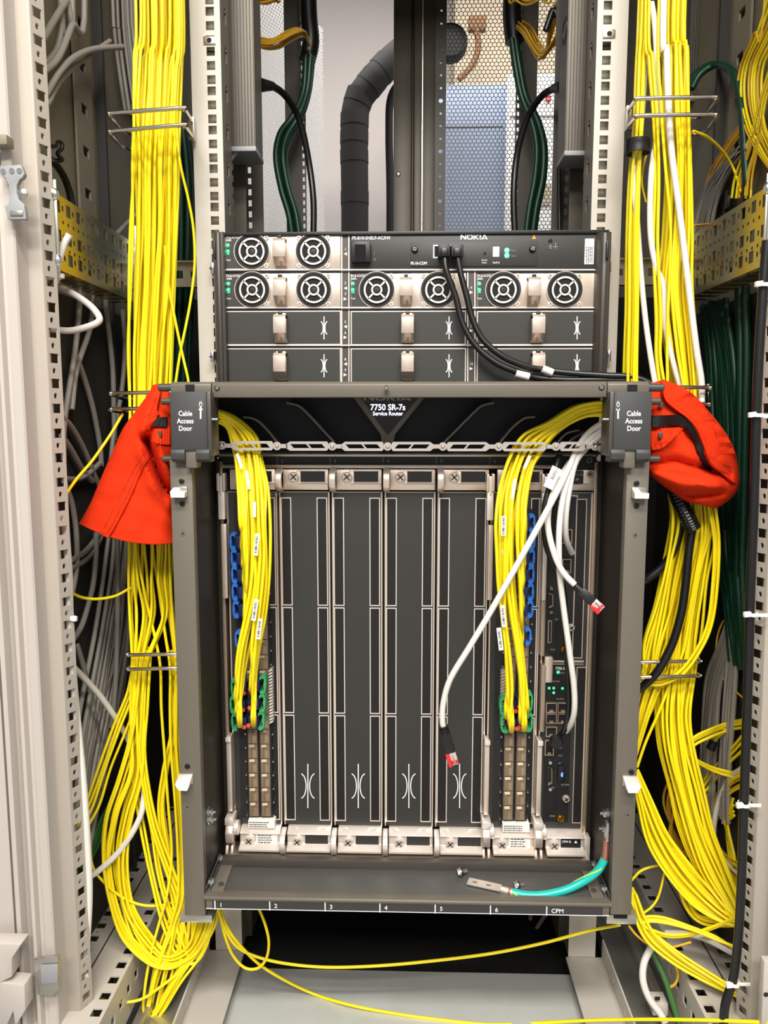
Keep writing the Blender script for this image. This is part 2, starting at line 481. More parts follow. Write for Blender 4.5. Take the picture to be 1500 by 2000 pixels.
# --- base frame: punched floor section on either side, skirts, channels, plate
for s in (-1, 1):
    def hx(a, b, c, d): return (a, b, c, d)
    hs = []
    for y in rows(0.02, 0.95, 0.012, 0.025):
        hs += [(0.056, y, 0.068, y + 0.012), (0.004, y + 0.004, 0.015, y + 0.016)]
        hs += [(0.0605, y + 0.0165, 0.0635, y + 0.0205)]
    O = V3((s * 0.33, 0.72, 0.07))
    MB().perf(O, V3((s, 0, 0)), YA, -ZA, 0.074, 1.0, hs, 0.002).build('base_section', 'cabinet_paint', CAB, smooth=0)
    MB().box(*sorted((s * 0.374, s * 0.3725)), 0.73, 1.7, 0.0695, 0.0708).build('base_joint', 'gasket', CAB, smooth=0)
    MB().perf(V3((s * 0.33, 0.72, 0.068)), YA, -ZA, V3((s, 0, 0)), 1.0, 0.06,
              [(y, 0.02, y + 0.012, 0.032) for y in rows(0.02, 0.95, 0.012, 0.025)], 0.002).build('base_skirt', 'cabinet_paint', CAB, smooth=0)
    MB().box(*sorted((s * 0.325, s * 0.275)), 0.60, 1.72, -0.02, 0.004).build('cable_trough', 'galvanised', CAB, bevel=0.001)
    MB().box(*sorted((s * 0.312, s * 0.306)), 0.60, 1.72, 0.004, 0.016).build('trough_rib', 'galvanised', CAB, bevel=0.001)
    MB().box(*sorted((s * 0.268, s * 0.218)), 0.55, 0.965, -0.004, 0.0).build('base_channel', 'cabinet_paint', CAB, bevel=0.0008)
    MB().perf(V3((s * 0.268, 0.55, 0.0)), YA, ZA, V3((-s, 0, 0)), 0.415, 0.026,
              [(y, 0.008, y + 0.008, 0.014) for y in rows(0.03, 0.40, 0.0, 0.05)], 0.002).build('channel_lip', 'cabinet_paint', CAB, smooth=0)
    MB().box(*sorted((s * 0.2575, s * 0.215)), 1.0, 1.70, -0.004, 0.09).build('side_runner', 'rear_door_paint', CAB, smooth=0)
MB().box(-0.2225, 0.2225, 0.50, 0.955, -0.024, -0.018).build('base_plate', 'plate_grey', CAB, bevel=0.001)
MB().box(-0.30, 0.30, 0.50, 1.72, -0.045, -0.04).build('bottom_tray', 'black_matt', CAB, smooth=0)
MB().box(-0.21, 0.21, 1.45, 1.46, -0.04, 0.62).build('rear_blanking_sheet', 'black_matt', CAB, smooth=0)
# --- zinc-plated punched sections between front post and rail, cross straps
def punched(parent, O, U, V, N, lu, lv):
    hs = []
    k = 0; u = 0.010
    while u < lu - 0.012:
        for row, off in ((lv - 0.012, 0), (lv * 0.5 - 0.003, 1), (0.014, 0)):
            hs.append((u, row - 0.006, u + 0.0105, row + 0.006))
            hs += [(u + 0.0145, row - 0.002, u + 0.0185, row + 0.002), (u + 0.0155, row - 0.003, u + 0.0175, row + 0.003)]
        for row in (lv * 0.66, lv * 0.30):
            for d in (0.004, 0.0165):
                hs += [(u + d - 0.0018, row - 0.0012, u + d + 0.0018, row + 0.0012), (u + d - 0.0012, row - 0.0018, u + d + 0.0012, row + 0.0018)]
        u += 0.025
    return MB().perf(O, U, V, N, lu, lv, hs, 0.0016).build('punched_section', 'zinc_yellow', parent, smooth=0)
for s in (-1, 1):
    zt = P(90, 362, 0.785).z - 0.002; zb = zt - 0.076
    sec = punched(CAB, V3((s * 0.356, 0.79, zb)), YA, ZA, V3((s, 0, 0)), 0.24, 0.076)
    for k in range(9):   # folded underside with slots
        MB().box(*sorted((s * 0.359, s * 0.385)), 0.792 + k * 0.0265, 0.810 + k * 0.0265, zb - 0.001, zb + 0.001).build('underside_strip', 'zinc_yellow', sec, smooth=0)
    # mounting plate with rivets on the front post
    MB().box(*sorted((s * 0.359, s * 0.348)), 0.7855, 0.788, zb + 0.002, zt + 0.008).build('end_plate', 'galvanised', sec, bevel=0.0008)
    for dz in (0.006, 0.07):
        MB().lathe((s * 0.351, 0.7856, zb + dz), -YA, [(0.006, 0), (0.006, 0.001), (0.0045, 0.003), (0.001, 0.0038)], 16).build('end_screw', 'steel', sec)
    # plate and cross strap to the 19-inch rail
    MB().box(*sorted((s * 0.357, s * 0.349)), 1.018, 1.0205, zb - 0.02, zt + 0.02).build('strap_plate', 'galvanised', sec, bevel=0.0006)
    xs0, xs1 = sorted((s * 0.35, s * 0.262))
    zc = P(300, 537, 1.02).z
    st = MB().perf(V3((xs0, 1.018, zc - 0.015)), XA, ZA, YA, xs1 - xs0, 0.030,
              [(u, 0.011, u + 0.006, 0.019) for u in (0.008, 0.028, 0.070)] + [(0.046, 0.010, 0.060, 0.020)], 0.002).build('cross_strap', 'galvanised', CAB, smooth=0)
    for e in (-0.016, 0.015):
        MB().box(xs0, xs1, 1.010, 1.020, zc + e - 0.001, zc + e + 0.001).build('strap_fold', 'galvanised', st, smooth=0)
    # second, dark section deeper in the cabinet
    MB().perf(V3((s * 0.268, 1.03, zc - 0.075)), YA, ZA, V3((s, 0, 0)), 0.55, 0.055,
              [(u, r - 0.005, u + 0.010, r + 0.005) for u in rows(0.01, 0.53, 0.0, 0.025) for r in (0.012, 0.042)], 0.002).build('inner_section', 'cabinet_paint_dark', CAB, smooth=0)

# --- inner rails and rear posts
for s in (-1, 1):
    for yy, off in ((1.10, 0.0), (1.165, 0.012)):
        x0 = s * (0.262 - off) if s < 0 else s * (0.222 - off)
        MB().perf(V3((x0, yy, 0.55)), XA, ZA, YA, 0.04, TOPZ - 0.55,
              [(0.018, z, 0.023, z + 0.009) for z in rows(0.02, TOPZ - 0.58, 0, 0.0155)], 0.002).build('inner_rail', 'post_dark', CAB, smooth=0)
    px0, px1 = (558, 586) if s < 0 else (1017, 1046)
    xa, xb = P(px0, 300, 1.65).x, P(px1, 300, 1.65).x
    rp = MB().box(xa, xb, 1.65, 1.69, 0, TOPZ).build('rear_post', 'post_dark', CAB, smooth=0)
    xe = xb if s < 0 else xa
    MB().perf(V3((xe if s < 0 else xe - 0.012, 1.652, 0)), XA, ZA, YA, 0.012, TOPZ,
              [(0.003, z, 0.009, z + 0.009) for z in rows(0.02, TOPZ - 0.02, 0, 0.0155)], 0.002).build('post_flange', 'post_dark', rp, smooth=0)

# --- rear door: right leaf closed, left leaf swung open, hexagon-punched sheet in each
def hexmesh(x0, x1, z0, z1, Y, pitch, web, t=0.0012):
    mb = MB(); R = pitch / math.sqrt(3); r = R * (1 - web)
    nx = int((x1 - x0) / pitch); nz = int((z1 - z0) / (1.5 * R))
    for j in range(nz):
        for i in range(nx):
            cx = x0 + (i + 0.5 + 0.5 * (j % 2)) * pitch; cz = z0 + R + j * 1.5 * R
            a = []; b = []
            for k in range(6):
                an = math.pi / 6 + k * math.pi / 3
                a.append(V3((cx + math.cos(an) * R * 1.02, Y, cz + math.sin(an) * R * 1.02)))
                b.append(V3((cx + math.cos(an) * r, Y, cz + math.sin(an) * r)))
            i0 = len(mb.v); mb.v += a + b
            for k in range(6):
                mb.f.append((i0 + k, i0 + (k + 1) % 6, i0 + 6 + (k + 1) % 6, i0 + 6 + k))
    return mb
DY = 1.785
xs0, xs1 = P(769, 300, DY).x, P(848, 300, DY).x
xh0, xh1 = P(869, 300, DY).x, P(1098, 300, DY).x
dr = MB()
xm1, xm2, xm3 = P(803, 300, DY).x, P(808, 300, DY).x, P(824, 300, DY).x
dr.box(xs0, xm1, DY - 0.03, DY + 0.02, 0, TOPZ); dr.box(xm2, xm3 - 0.001, DY - 0.036, DY + 0.02, 0, TOPZ); dr.box(xm3 + 0.001, xs1, DY - 0.03, DY + 0.02, 0, TOPZ)
dr.box(xm1, xm2, DY - 0.015, DY + 0.02, 0, TOPZ)
rd = dr.build('rear_door', 'rear_door_paint', CAB, bevel=0.002)
MB().box(xm3 - 0.001, xm3 + 0.001, DY - 0.034, DY - 0.02, 0, TOPZ).build('door_edge', 'nickel_bright', rd, smooth=0)
hs = []
for k, z in enumerate(rows(0.05, TOPZ, 0.0, 0.026)):
    q = 0.0045 if k % 4 == 0 else 0.0025
    hs += [(0.0125 - q, z - q * .6, 0.0125 + q, z + q * .6), (0.0125 - q * .6, z - q, 0.0125 + q * .6, z + q)]
MB().perf(V3((xs1, DY - 0.03, 0)), XA, ZA, YA, xh0 - xs1, TOPZ, hs, 0.002).build('hole_strip', 'post_dark', rd, smooth=0)
hm = hexmesh(xh0, xh1, 0.60, TOPZ, DY, 0.0092, 0.16).build('mesh_sheet', 'rear_door_paint', rd, smooth=0, recalc=False)
hm['kind'] = 'stuff'
MB().box(xh1, xh1 + 0.05, DY - 0.02, DY + 0.01, 0, TOPZ).build('door_stile', 'post_dark', rd, smooth=0)
MB().box(xh0, xh1, DY - 0.01, DY + 0.01, 0.55, 0.60).build('door_rail', 'post_dark', rd, smooth=0)
# fastening on the stile
c = P(778, 340, DY - 0.031)
MB().lathe(c, -YA, [(0.005, 0), (0.005, 0.001), (0.003, 0.002)], 14).build('stile_screw', 'steel', rd)
# left leaf: hinged at the left, standing open at an angle
lx0 = P(470, 300, DY + 0.02).x
lf = hexmesh(0, 0.34, 0.60, TOPZ, 0, 0.0092, 0.34)
R_ = Matrix.Rotation(math.radians(62), 3, 'Z')
for i, v in enumerate(lf.v): lf.v[i] = R_ @ v + V3((lx0, DY + 0.02, 0))
ld = lf.build('rear_door_leaf', 'far_cabinet_white', CAB, smooth=0, recalc=False)
ld['kind'] = 'stuff'

# ================================================================== NEIGHBOURING CABINET EDGES
NB = thing('cabinet_door_edge', 'white ribbed edge of the open cabinet door at the far left', 'door edge', (-0.42, 0.75, -0.12))
prof = [(-0.56, 0.745), (-0.4135, 0.745), (-0.4125, 0.78), (-0.4100, 0.78), (-0.4095, 0.742), (-0.4080, 0.740), (-0.4035, 0.740), (-0.4015, 0.750),
        (-0.3960, 0.758), (-0.3935, 0.743), (-0.3920, 0.741), (-0.3885, 0.741), (-0.3870, 0.748), (-0.3830, 0.750), (-0.3810, 0.745), (-0.3730, 0.744), (-0.3715, 0.746), (-0.3715, 0.80), (-0.56, 0.80)]
def edge_profile(s, root):
    pts = [V3((x * -s if s > 0 else x, y, -0.12)) for x, y in prof]
    e_ = MB().prism(pts, (0, 0, TOPZ + 0.12))
    if s > 0: e_.v = [lean(v) for v in e_.v]
    e_.build('ribbed_profile', 'door_white', root, smooth=20)
edge_profile(-1, NB)
# grey die-cast latch keep high on the edge
Lk = P(30, 378, 0.739)
m_ = MPP(0.739, 378)
def lp(x, y): return V3((Lk.x + (x - 30) * m_, 0.739, Lk.z - (y - 378) * m_))
body = [(9, 330), (50, 327), (56, 345), (52, 352), (46, 355), (40, 365), (38, 380), (42, 393), (52, 402), (55, 430), (18, 430), (13, 405), (22, 400), (24, 385), (24, 365), (18, 352), (11, 350)]
kp = MB().prism([lp(*q) for q in body], (0, -0.006, 0)).build('latch_keep', 'grey_plastic', NB, bevel=0.0006)
for q in ((15, 340), (32, 339), (47, 339)):
    MB().lathe(lp(*q) - YA * 0.006, -YA, [(0.0026, 0), (0.0026, 0.0006)], 12).build('rivet', 'steel', kp)
MB().lathe(lp(47, 380) - YA * 0.002, -YA, [(0.005, 0), (0.005, 0.002), (0.0025, 0.0035)], 14).build('latch_screw', 'steel', kp)
MB().box(lp(24, 0).x, lp(50, 0).x, 0.7315, 0.7332, lp(0, 424).z, lp(0, 414).z).build('latch_slot', 'galvanised', kp, bevel=0.0006)
MB().box(lp(-30, 0).x, lp(30, 0).x, 0.728, 0.742, lp(0, 293).z, lp(0, 274).z).build('edge_rail', 'cabinet_paint_dark', NB, bevel=0.0008)
# swing-handle housing and zinc hook low on the edge
def hp(x, y, Y=0.735): return P(x, y, Y)
hb = [(-30, 1820), (58, 1822), (40, 1850), (40, 1885), (20, 1895), (64, 1900), (66, 1948), (46, 1980), (42, 1952), (30, 1978), (-30, 1975)]
hh = MB().prism([hp(*q) for q in hb], (0, -0.018, 0)).build('handle_housing', 'door_white', NB, bevel=0.0015)
MB().prism([hp(*q) - YA * 0.018 for q in [(-30, 1862), (10, 1862), (16, 1868), (16, 1900), (0, 1912), (-30, 1916)]], (0, -0.008, 0)).build('swing_handle', 'door_white', hh, bevel=0.001)
hk = MB().prism([hp(*q, 0.738) for q in [(70, 1868), (118, 1862), (120, 1925), (106, 1938), (78, 1935)]], (0, -0.006, 0)).build('lock_hook', 'galvanised', NB, bevel=0.0008)
MB().prism([hp(*q, 0.731) for q in [(80, 1884), (114, 1882), (114, 1918), (82, 1920)]], (0, -0.0015, 0)).build('hook_recess', 'grey_plastic', hk, bevel=0.0004)
NR = thing('cabinet_door_edge', 'white ribbed cabinet edge at the far right behind the black cable', 'door edge', (0.42, 0.75, -0.12))
edge_profile(1, NR)
hr = [(1484, 1865), (1530, 1865), (1530, 1992), (1478, 1992)]
hq = MB().prism([hp(*q) for q in hr], (0, -0.010, 0)).build('handle_housing', 'door_white', NR, bevel=0.0015)
MB().lathe(hp(1487, 1928) - YA * 0.0101, -YA, [(0.0025, 0), (0.0025, 0.0004)], 12).build('housing_hole', 'dark_print', hq)
# ================================================================== small builders
def rect(px0, py0, px1, py1, Y, t, m, name, parent, bevel=0.0, back=True):
    """box whose front face stands at depth Y over the given place, t thick towards the back"""
    x0, x1, z0, z1 = RX(px0, py0, px1, py1, Y)
    return MB().box(x0, x1, Y, Y + t, z0, z1).build(name, m, parent, bevel=bevel, smooth=0 if not bevel else 35)
def frame_px(px0, py0, px1, py1, Y, w_px, t, m, name, parent, bevel=0.0):
    x0, x1, z0, z1 = RX(px0, py0, px1, py1, Y); w = w_px * MPP(Y, (py0 + py1) / 2)
    hs = [(w, w, x1 - x0 - w, z1 - z0 - w)]
    return MB().perf(V3((x0, Y, z0)), XA, ZA, YA, x1 - x0, z1 - z0, hs, t).build(name, m, parent, bevel=bevel, smooth=0)
def ribbon(pts, Y, w_px, m, name, parent, t=0.0004, closed=False):
    """flat painted line through pixel points at depth Y"""
    q = [P(a, b, Y) for a, b in pts]; w = w_px * MPP(Y, pts[0][1]) / 2
    a = []; b = []
    for i, p in enumerate(q):
        d = q[min(i + 1, len(q) - 1)] - q[max(i - 1, 0)]; d.normalize(); n = V3((-d.z, 0, d.x))
        a.append(p + n * w); b.append(p - n * w)
    return MB().prism_strip(a, b, (0, -t, 0)).build(name, m, parent, smooth=0)
def screw(px, py, Y, r_px, m, parent, name='screw', h=0.0015, cross=True, mc='dark_print'):
    c = P(px, py, Y); r = r_px * MPP(Y, py)
    o = MB().lathe(c, -YA, [(r, -0.0005), (r, h * 0.6), (r * 0.8, h), (0.0001, h)], 16).build(name, m, parent)
    if cross:
        mb = MB(); w = r * 0.16
        for a in (0.6, 0.6 + math.pi / 2):
            u = V3((math.cos(a), 0, math.sin(a))); v = V3((-math.sin(a), 0, math.cos(a)))
            mb.obox(c - YA * (h + 0.0001), u, YA, v, r * 1.3, 0.0003, w * 2)
        par = parent if (parent.parent is not None) else o
        mb.build('screw_slot', mc, par, smooth=0)
    return o
def airflow(cx, cy, Y, h, w, parent, lw):
    rt = 'airflow_symbol'
    o = ribbon([(cx, cy - h / 2), (cx, cy + h / 2)], Y, lw, 'white_print', rt, parent)
    for s in (-1, 1):
        pts = []
        for k in range(13):
            t = -1 + 2 * k / 12
            x = cx + s * (w * 0.12 + (w / 2 - w * 0.12) * (1 - math.sqrt(max(0, 1 - (t * 0.985) ** 2))))
            pts.append((x, cy + t * h * 0.28))
        ribbon(pts, Y - 0.00005, lw, 'white_print', rt, parent)
def triangle(cx, cy, Y, s, dx, dy, m, parent, name='arrow_mark'):
    pts = [(cx + dx * s, cy + dy * s), (cx - dx * s - dy * s, cy - dy * s - dx * s), (cx - dx * s + dy * s, cy - dy * s + dx * s)]
    return MB().prism([P(a, b, Y) for a, b in pts], (0, -0.0003, 0)).build(name, m, parent, smooth=0)
def scribble(px0, py0, px1, py1, Y, n, m, parent, vert=False, seed=1):
    """rows of tiny unreadable print on a sticker"""
    rnd = random.Random(seed); mb = MB()
    for k in range(n):
        if not vert:
            y = py0 + (py1 - py0) * (k + 0.5) / n; x = px0
            while x < px1 - 2:
                L = rnd.uniform(2, 7); e = min(px1, x + L)
                x0, x1, z0, z1 = RX(x, y - (py1 - py0) / n * 0.22, e, y + (py1 - py0) / n * 0.22, Y); mb.box(x0, x1, Y - 0.0002, Y, z0, z1); x = e + 1.5
        else:
            x = px0 + (px1 - px0) * (k + 0.5) / n; y = py0
            while y < py1 - 2:
                L = rnd.uniform(2, 7); e = min(py1, y + L)
                x0, x1, z0, z1 = RX(x - (px1 - px0) / n * 0.22, y, x + (px1 - px0) / n * 0.22, e, Y); mb.box(x0, x1, Y - 0.0002, Y, z0, z1); y = e + 1.5
    return mb.build('small_print', m, parent, smooth=0)
def child_empty_o(o):  # sub-part coordinates are world based, so nothing to do
    return o

# ================================================================== POWER SHELF
YS = 0.955
SH = thing('power_shelf', 'dark grey rack power shelf with three columns of bays above the router', 'power shelf', P(800, 775, YS))
x0, x1, z0, z1 = RX(432, 453, 1172, 778, YS)
hs = []
def hole(px0, py0, px1, py1):
    a0, a1, b0, b1 = RX(px0, py0, px1, py1, YS)
    hs.append((a0 - x0, b0 - z0, a1 - x0, b1 - z0))
MB().box(x0, x1, YS + 0.002, 1.42, z0, z1).build('case', 'black_plastic', SH, smooth=0)
rect(415, 451, 1190, 458, YS - 0.004, 0.02, 'black_plastic', 'top_lip', SH, bevel=0.0006)
for s, a, b in ((-1, 415, 440), (1, 1163, 1190)):
    xx0, xx1, zz0, zz1 = RX(a, 452, b, 776, YS - 0.012)
    prof = [(xx0, YS - 0.002), (xx0 + 0.0045, YS - 0.012), (xx0 + 0.007, YS - 0.008), (xx1 - 0.0055, YS - 0.008), (xx1 - 0.003, YS - 0.012), (xx1, YS - 0.010), (xx1, YS + 0.004), (xx0, YS + 0.004)]
    ear = MB().prism([V3((x, y, zz0)) for x, y in prof], (0, 0, zz1 - zz0)).build('mounting_ear', 'chassis_grey', SH, bevel=0.0005)
    for py in ((524, 697) if s < 0 else (522, 695)):
        xc = a - 1 if s < 0 else b + 1
        rect(xc - 3, py - 11, xc + 3, py + 10, YS - 0.004, 0.006, 'steel', 'cage_clip', ear, bevel=0.0005)
        rect(xc - 5, py - 2, xc - 1, py + 1, YS - 0.007, 0.006, 'blue_dark', 'clip_screw', ear)
    rect(a + (1 if s < 0 else 22), 470, a + (5 if s < 0 else 26), 505, YS - 0.014, 0.006, 'black_plastic', 'ear_catch', ear, bevel=0.0005)
# column dividers with bay numbers
for (a, b, y0_, marks) in ((665, 684, 458, [('1', 487, 496, -1), ('2', 553, 563, -1), ('3', 574, 584, 1), ('5', 629, 638, -1), ('6', 650, 659, 1), ('8', 702, 711, -1), ('9', 723, 732, 1)]),
                      (911, 930, 530, [('4', 562, 571, 1), ('7', 637, 646, 1), ('10', 711, 720, 1)])):
    d = rect(a, y0_, b, 776, YS, 0.012, 'chassis_grey', 'bay_divider', SH)
    for xx in (a + 2.5, b - 2.5):
        ribbon([(xx, y0_), (xx, 776)], YS - 0.0002, 2.2, 'nickel_bright', 'divider_edge', d)
    for t_, yy, ya, dx in marks:
        text(t_, (a + b) / 2, yy, YS - 0.0003, 5, 'white_print', d, 'bay_number')
        triangle((a + b) / 2, ya, YS - 0.0002, 3.4, dx, 0, 'white_print', d)
for yy, a in ((529.5, 437), (603.5, 437), (676.5, 437)):
    ribbon([(a, yy - 2), (1163, yy - 2)], YS - 0.0003, 2.6, 'nickel_bright', 'bay_rail', SH, t=0.002)
    ribbon([(a, yy + 2), (1163, yy + 2)], YS - 0.0001, 1.5, 'black_plastic', 'rail_shadow_gap', SH, t=0.001)

def strap_handle(cx, cy, Y, parent, w_px=24, h_px=58):
    """bent nickel pull strap, hinged at the top"""
    c = P(cx, cy, Y); w = w_px * MPP(Y, cy); h = h_px * MPP(Y, cy)
    pr = [(0.0, 0.40), (0.010, 0.42), (0.015, 0.38), (0.0178, 0.28), (0.0180, -0.02), (0.0172, -0.22), (0.0125, -0.30), (0.0085, -0.42), (0.0, -0.50)]
    a = [V3((c.x - w / 2, Y - f, c.z + k * h)) for f, k in pr]
    b = []
    for i, p in enumerate(a):
        d = (a[min(i + 1, len(a) - 1)] - a[max(i - 1, 0)]).normalized(); n = V3((0, -d.z, d.y)); b.append(p + n * (0.0014 if n.y > 0 else -0.0014))
    o = MB().prism_strip(a, b, (w, 0, 0)).build('pull_handle', 'nickel', parent, bevel=0.0003)
    # ring plate behind the strap and the hinge on top
    MB().box(c.x - w * 0.44, c.x + w * 0.44, Y - 0.0045, Y - 0.0005, c.z - h * 0.5, c.z + h * 0.30).build('handle_back', 'nickel_brown', o if parent.parent is None else parent, bevel=0.0006)
    hb = MB().box(c.x - w * 0.40, c.x + w * 0.40, Y - 0.006, Y, c.z + h * 0.36, c.z + h * 0.47)
    hb.build('handle_hinge', 'nickel', o if parent.parent is None else parent, bevel=0.0008)
    MB().box(c.x - w * 0.16, c.x + w * 0.16, Y - 0.0125, Y - 0.001, c.z + h * 0.38, c.z + h * 0.50).build('release_tab', 'black_plastic', o if parent.parent is None else parent, bevel=0.0006)
    return o

def fan(cx, cy, Y, parent):
    c = P(cx, cy, Y); k = MPP(Y, cy); f = YA
    o = MB().lathe_closed(c, -f, [(31 * k, 0.0), (34.5 * k, 0.0), (34.5 * k, 0.0009), (31 * k, 0.0009)], 36).build('fan_opening', 'black_plastic', parent)
    MB().lathe(c - f * 0.0002, -f, [(32 * k, 0), (32 * k, 0.0003)], 32).build('fan_well', 'black_matt', o)
    MB().lathe_closed(c - f * 0.0008, -f, [(34.2 * k, 0), (35.4 * k, 0), (35.4 * k, 0.0008), (34.2 * k, 0.0008)], 36).build('fan_rim', 'nickel', o)
    g = MB()
    g.lathe_closed(c - f * 0.001, -f, [(22.0 * k, 0), (25.6 * k, 0), (25.6 * k, 0.0012), (22.0 * k, 0.0012)], 32)
    g.lathe_closed(c - f * 0.001, -f, [(7.5 * k, 0), (11 * k, 0), (11 * k, 0.0012), (7.5 * k, 0.0012)], 24)
    for j in range(4):
        a = math.pi / 4 + j * math.pi / 2
        u = V3((math.cos(a), 0, math.sin(a))); v = V3((-math.sin(a), 0, math.cos(a)))
        g.obox(c - f * 0.0016 + u * (17 * k), u, f, v, 14 * k, 0.0012, 3.4 * k)
    g.build('finger_guard', 'nickel_bright', o)
    MB().lathe(c - f * 0.0006, -f, [(6 * k, 0), (5.5 * k, 0.0007), (0.0001, 0.0009)], 18).build('fan_hub', 'black_plastic', o)
    return o

def psu(px0, py0, px1, py1, label):
    r = thing('power_supply', label, 'power supply', P((px0 + px1) / 2, py1, YS), 'power supply modules in the shelf')
    Y = YS - 0.001
    rect(px0 + 1, py0 + 1, px1 - 1, py1 - 1, Y, 0.0028, 'nickel', 'face_plate', r, bevel=0.0004)
    cy = (py0 + py1) / 2 - 1
    cx = px0 + 52
    # dark marking field, its right edge following the fan
    pts = [(px0 + 2, py0 + 2), (px0 + 38, py0 + 2), (px0 + 38, py0 + 7)]
    for k in range(9):
        a = math.radians(118 + k * 15.5); pts.append((cx + 35 * math.cos(a), cy - 35 * math.sin(a)))
    pts += [(px0 + 40, py1 - 3), (px0 + 2, py1 - 3)]
    MB().prism([P(a, b, Y - 0.0002) for a, b in pts], (0, -0.0004, 0)).build('marking_field', 'slate_panel', r, smooth=0)
    text('PS-B-AC/HV', px0 + 15, py0 + 6, Y - 0.0008, 4.2, 'white_print', r, sx=0.85, bold=0.01)
    text('6000', px0 + 7, py0 + 11.5, Y - 0.0008, 4.0, 'white_print', r, sx=0.85, bold=0.01)
    text('Fault', px0 + 6, py0 + 50, Y - 0.0008, 3.6, 'white_print', r, sx=0.8)
    for yy in (21, 33):
        c = P(px0 + 5, py0 + yy, Y - 0.0008)
        MB().lathe(c, -YA, [(0.0022, 0), (0.0020, 0.0006), (0.0008, 0.0012)], 14).build('status_light', 'led_green_soft', r)
    rect(px0 + 3, py0 + 37, px0 + 8, py0 + 39, Y - 0.0009, 0.0004, 'led_green_soft', 'status_bar', r)
    fan(cx, cy, Y - 0.0006, r); fan(px0 + 172, cy, Y - 0.0006, r)
    for fx in (cx, px0 + 172):
        for sx_, sy_ in ((1, 1), (1, -1), (-1, 1), (-1, -1)):
            if fx == cx and sx_ < 0: continue
            screw(fx + sx_ * 28, cy + sy_ * 27.5, Y - 0.0006, 5.2, 'nickel_bright', r, h=0.0012, mc='nickel_brown')
    strap_handle(px0 + 109, cy + 2, Y, r)
    return r
psu(440, 458, 666, 527, 'silver two-fan power supply in the top left bay, left of the dark switch panel')
psu(441, 533, 666, 602, 'silver two-fan power supply in the second row, leftmost column')
psu(684, 533, 911, 602, 'silver two-fan power supply in the second row, middle column, crossed by black cables')
psu(931, 533, 1161, 602, 'silver two-fan power supply in the second row, rightmost column')

def filler(px0, py0, px1, py1, hx, label):
    r = thing('blank_power_bay', label, 'blank module', P((px0 + px1) / 2, py1, YS), 'blank covers of empty power bays')
    Y = YS - 0.001
    rect(px0, py0, px1, py1, Y, 0.0028, 'slate_panel', 'face_plate', r)
    frame_px(px0, py0, px1, py1, Y - 0.0004, 2.0, 0.001, 'nickel_bright', 'face_rim', r)
    strap_handle(hx, (py0 + min(py1, 749)) / 2, Y, r)
    airflow(px1 - 33, (py0 + min(py1, 749)) / 2, Y - 0.0003, 45, 14, r, 1.9)
    return r
ROW = {'third': (607, 674), 'bottom': (680, 758)}
for rn, (a, b) in ROW.items():
    filler(442, a, 666, b, 550, 'dark blank power cover with strap handle, %s row of the left column' % rn)
    filler(685, a, 910, b, 796, 'dark blank power cover with strap handle, %s row of the middle column' % rn)
    filler(931, a, 1160, b, 1048, 'dark blank power cover with strap handle, %s row of the right column' % rn)

# --- switch and communication panel of the shelf
Y = YS - 0.0015
pn = rect(685, 458, 1163, 526, Y, 0.02, 'slate_panel', 'switch_panel', SH, bevel=0.0004)
sub = rect(802, 472, 1050, 520, Y - 0.0012, 0.0014, 'slate_panel', 'port_plate', pn, bevel=0.0005)
def rock():
    a = P(705, 496, Y)
    x0, x1, z0, z1 = RX(687, 474, 724, 515, Y)
    MB().box(x0, x1, Y - 0.010, Y, z0, z1).build('switch_housing', 'black_plastic', pn, bevel=0.001)
    x0, x1, z0, z1 = RX(690, 477, 711, 511, Y - 0.010)
    MB().prism([V3((x0 + 0.002, Y - 0.0105, z1)), V3((x0 + 0.002, Y - 0.016, z1 - 0.002)), V3((x0 + 0.002, Y - 0.012, (z0 + z1) / 2)), V3((x0 + 0.002, Y - 0.0105, z0))], (x1 - x0, 0, 0)).build('switch_rocker', 'black_cable', pn, bevel=0.0005)
rock()
text('|', 731, 494, Y - 0.0003, 5, 'grey_print', pn); text('O', 732, 507, Y - 0.0003, 4.5, 'grey_print', pn)
text('PS-B10-SHELF-AC/HV', 725, 465, Y - 0.0003, 6.4, 'white_print', pn, bold=0.015, sx=0.90)
text('PS-10-COM', 818, 514.5, Y - 0.0016, 5.4, 'white_print', pn, bold=0.02, sx=0.85)
text('Comm', 946, 508, Y - 0.0016, 3.2, 'white_print', pn, sx=0.9); text('Reset', 946, 513, Y - 0.0016, 3.2, 'white_print', pn, sx=0.9)
text('Shelf #', 969, 513, Y - 0.0016, 3.8, 'white_print', pn, sx=0.9)
text('Comm', 866, 513, Y - 0.0016, 3.0, 'grey_print', pn, sx=0.9); text('Power', 1003, 489, Y - 0.0016, 3.0, 'grey_print', pn, sx=0.9); text('Status', 1003, 500, Y - 0.0016, 3.0, 'grey_print', pn, sx=0.9)
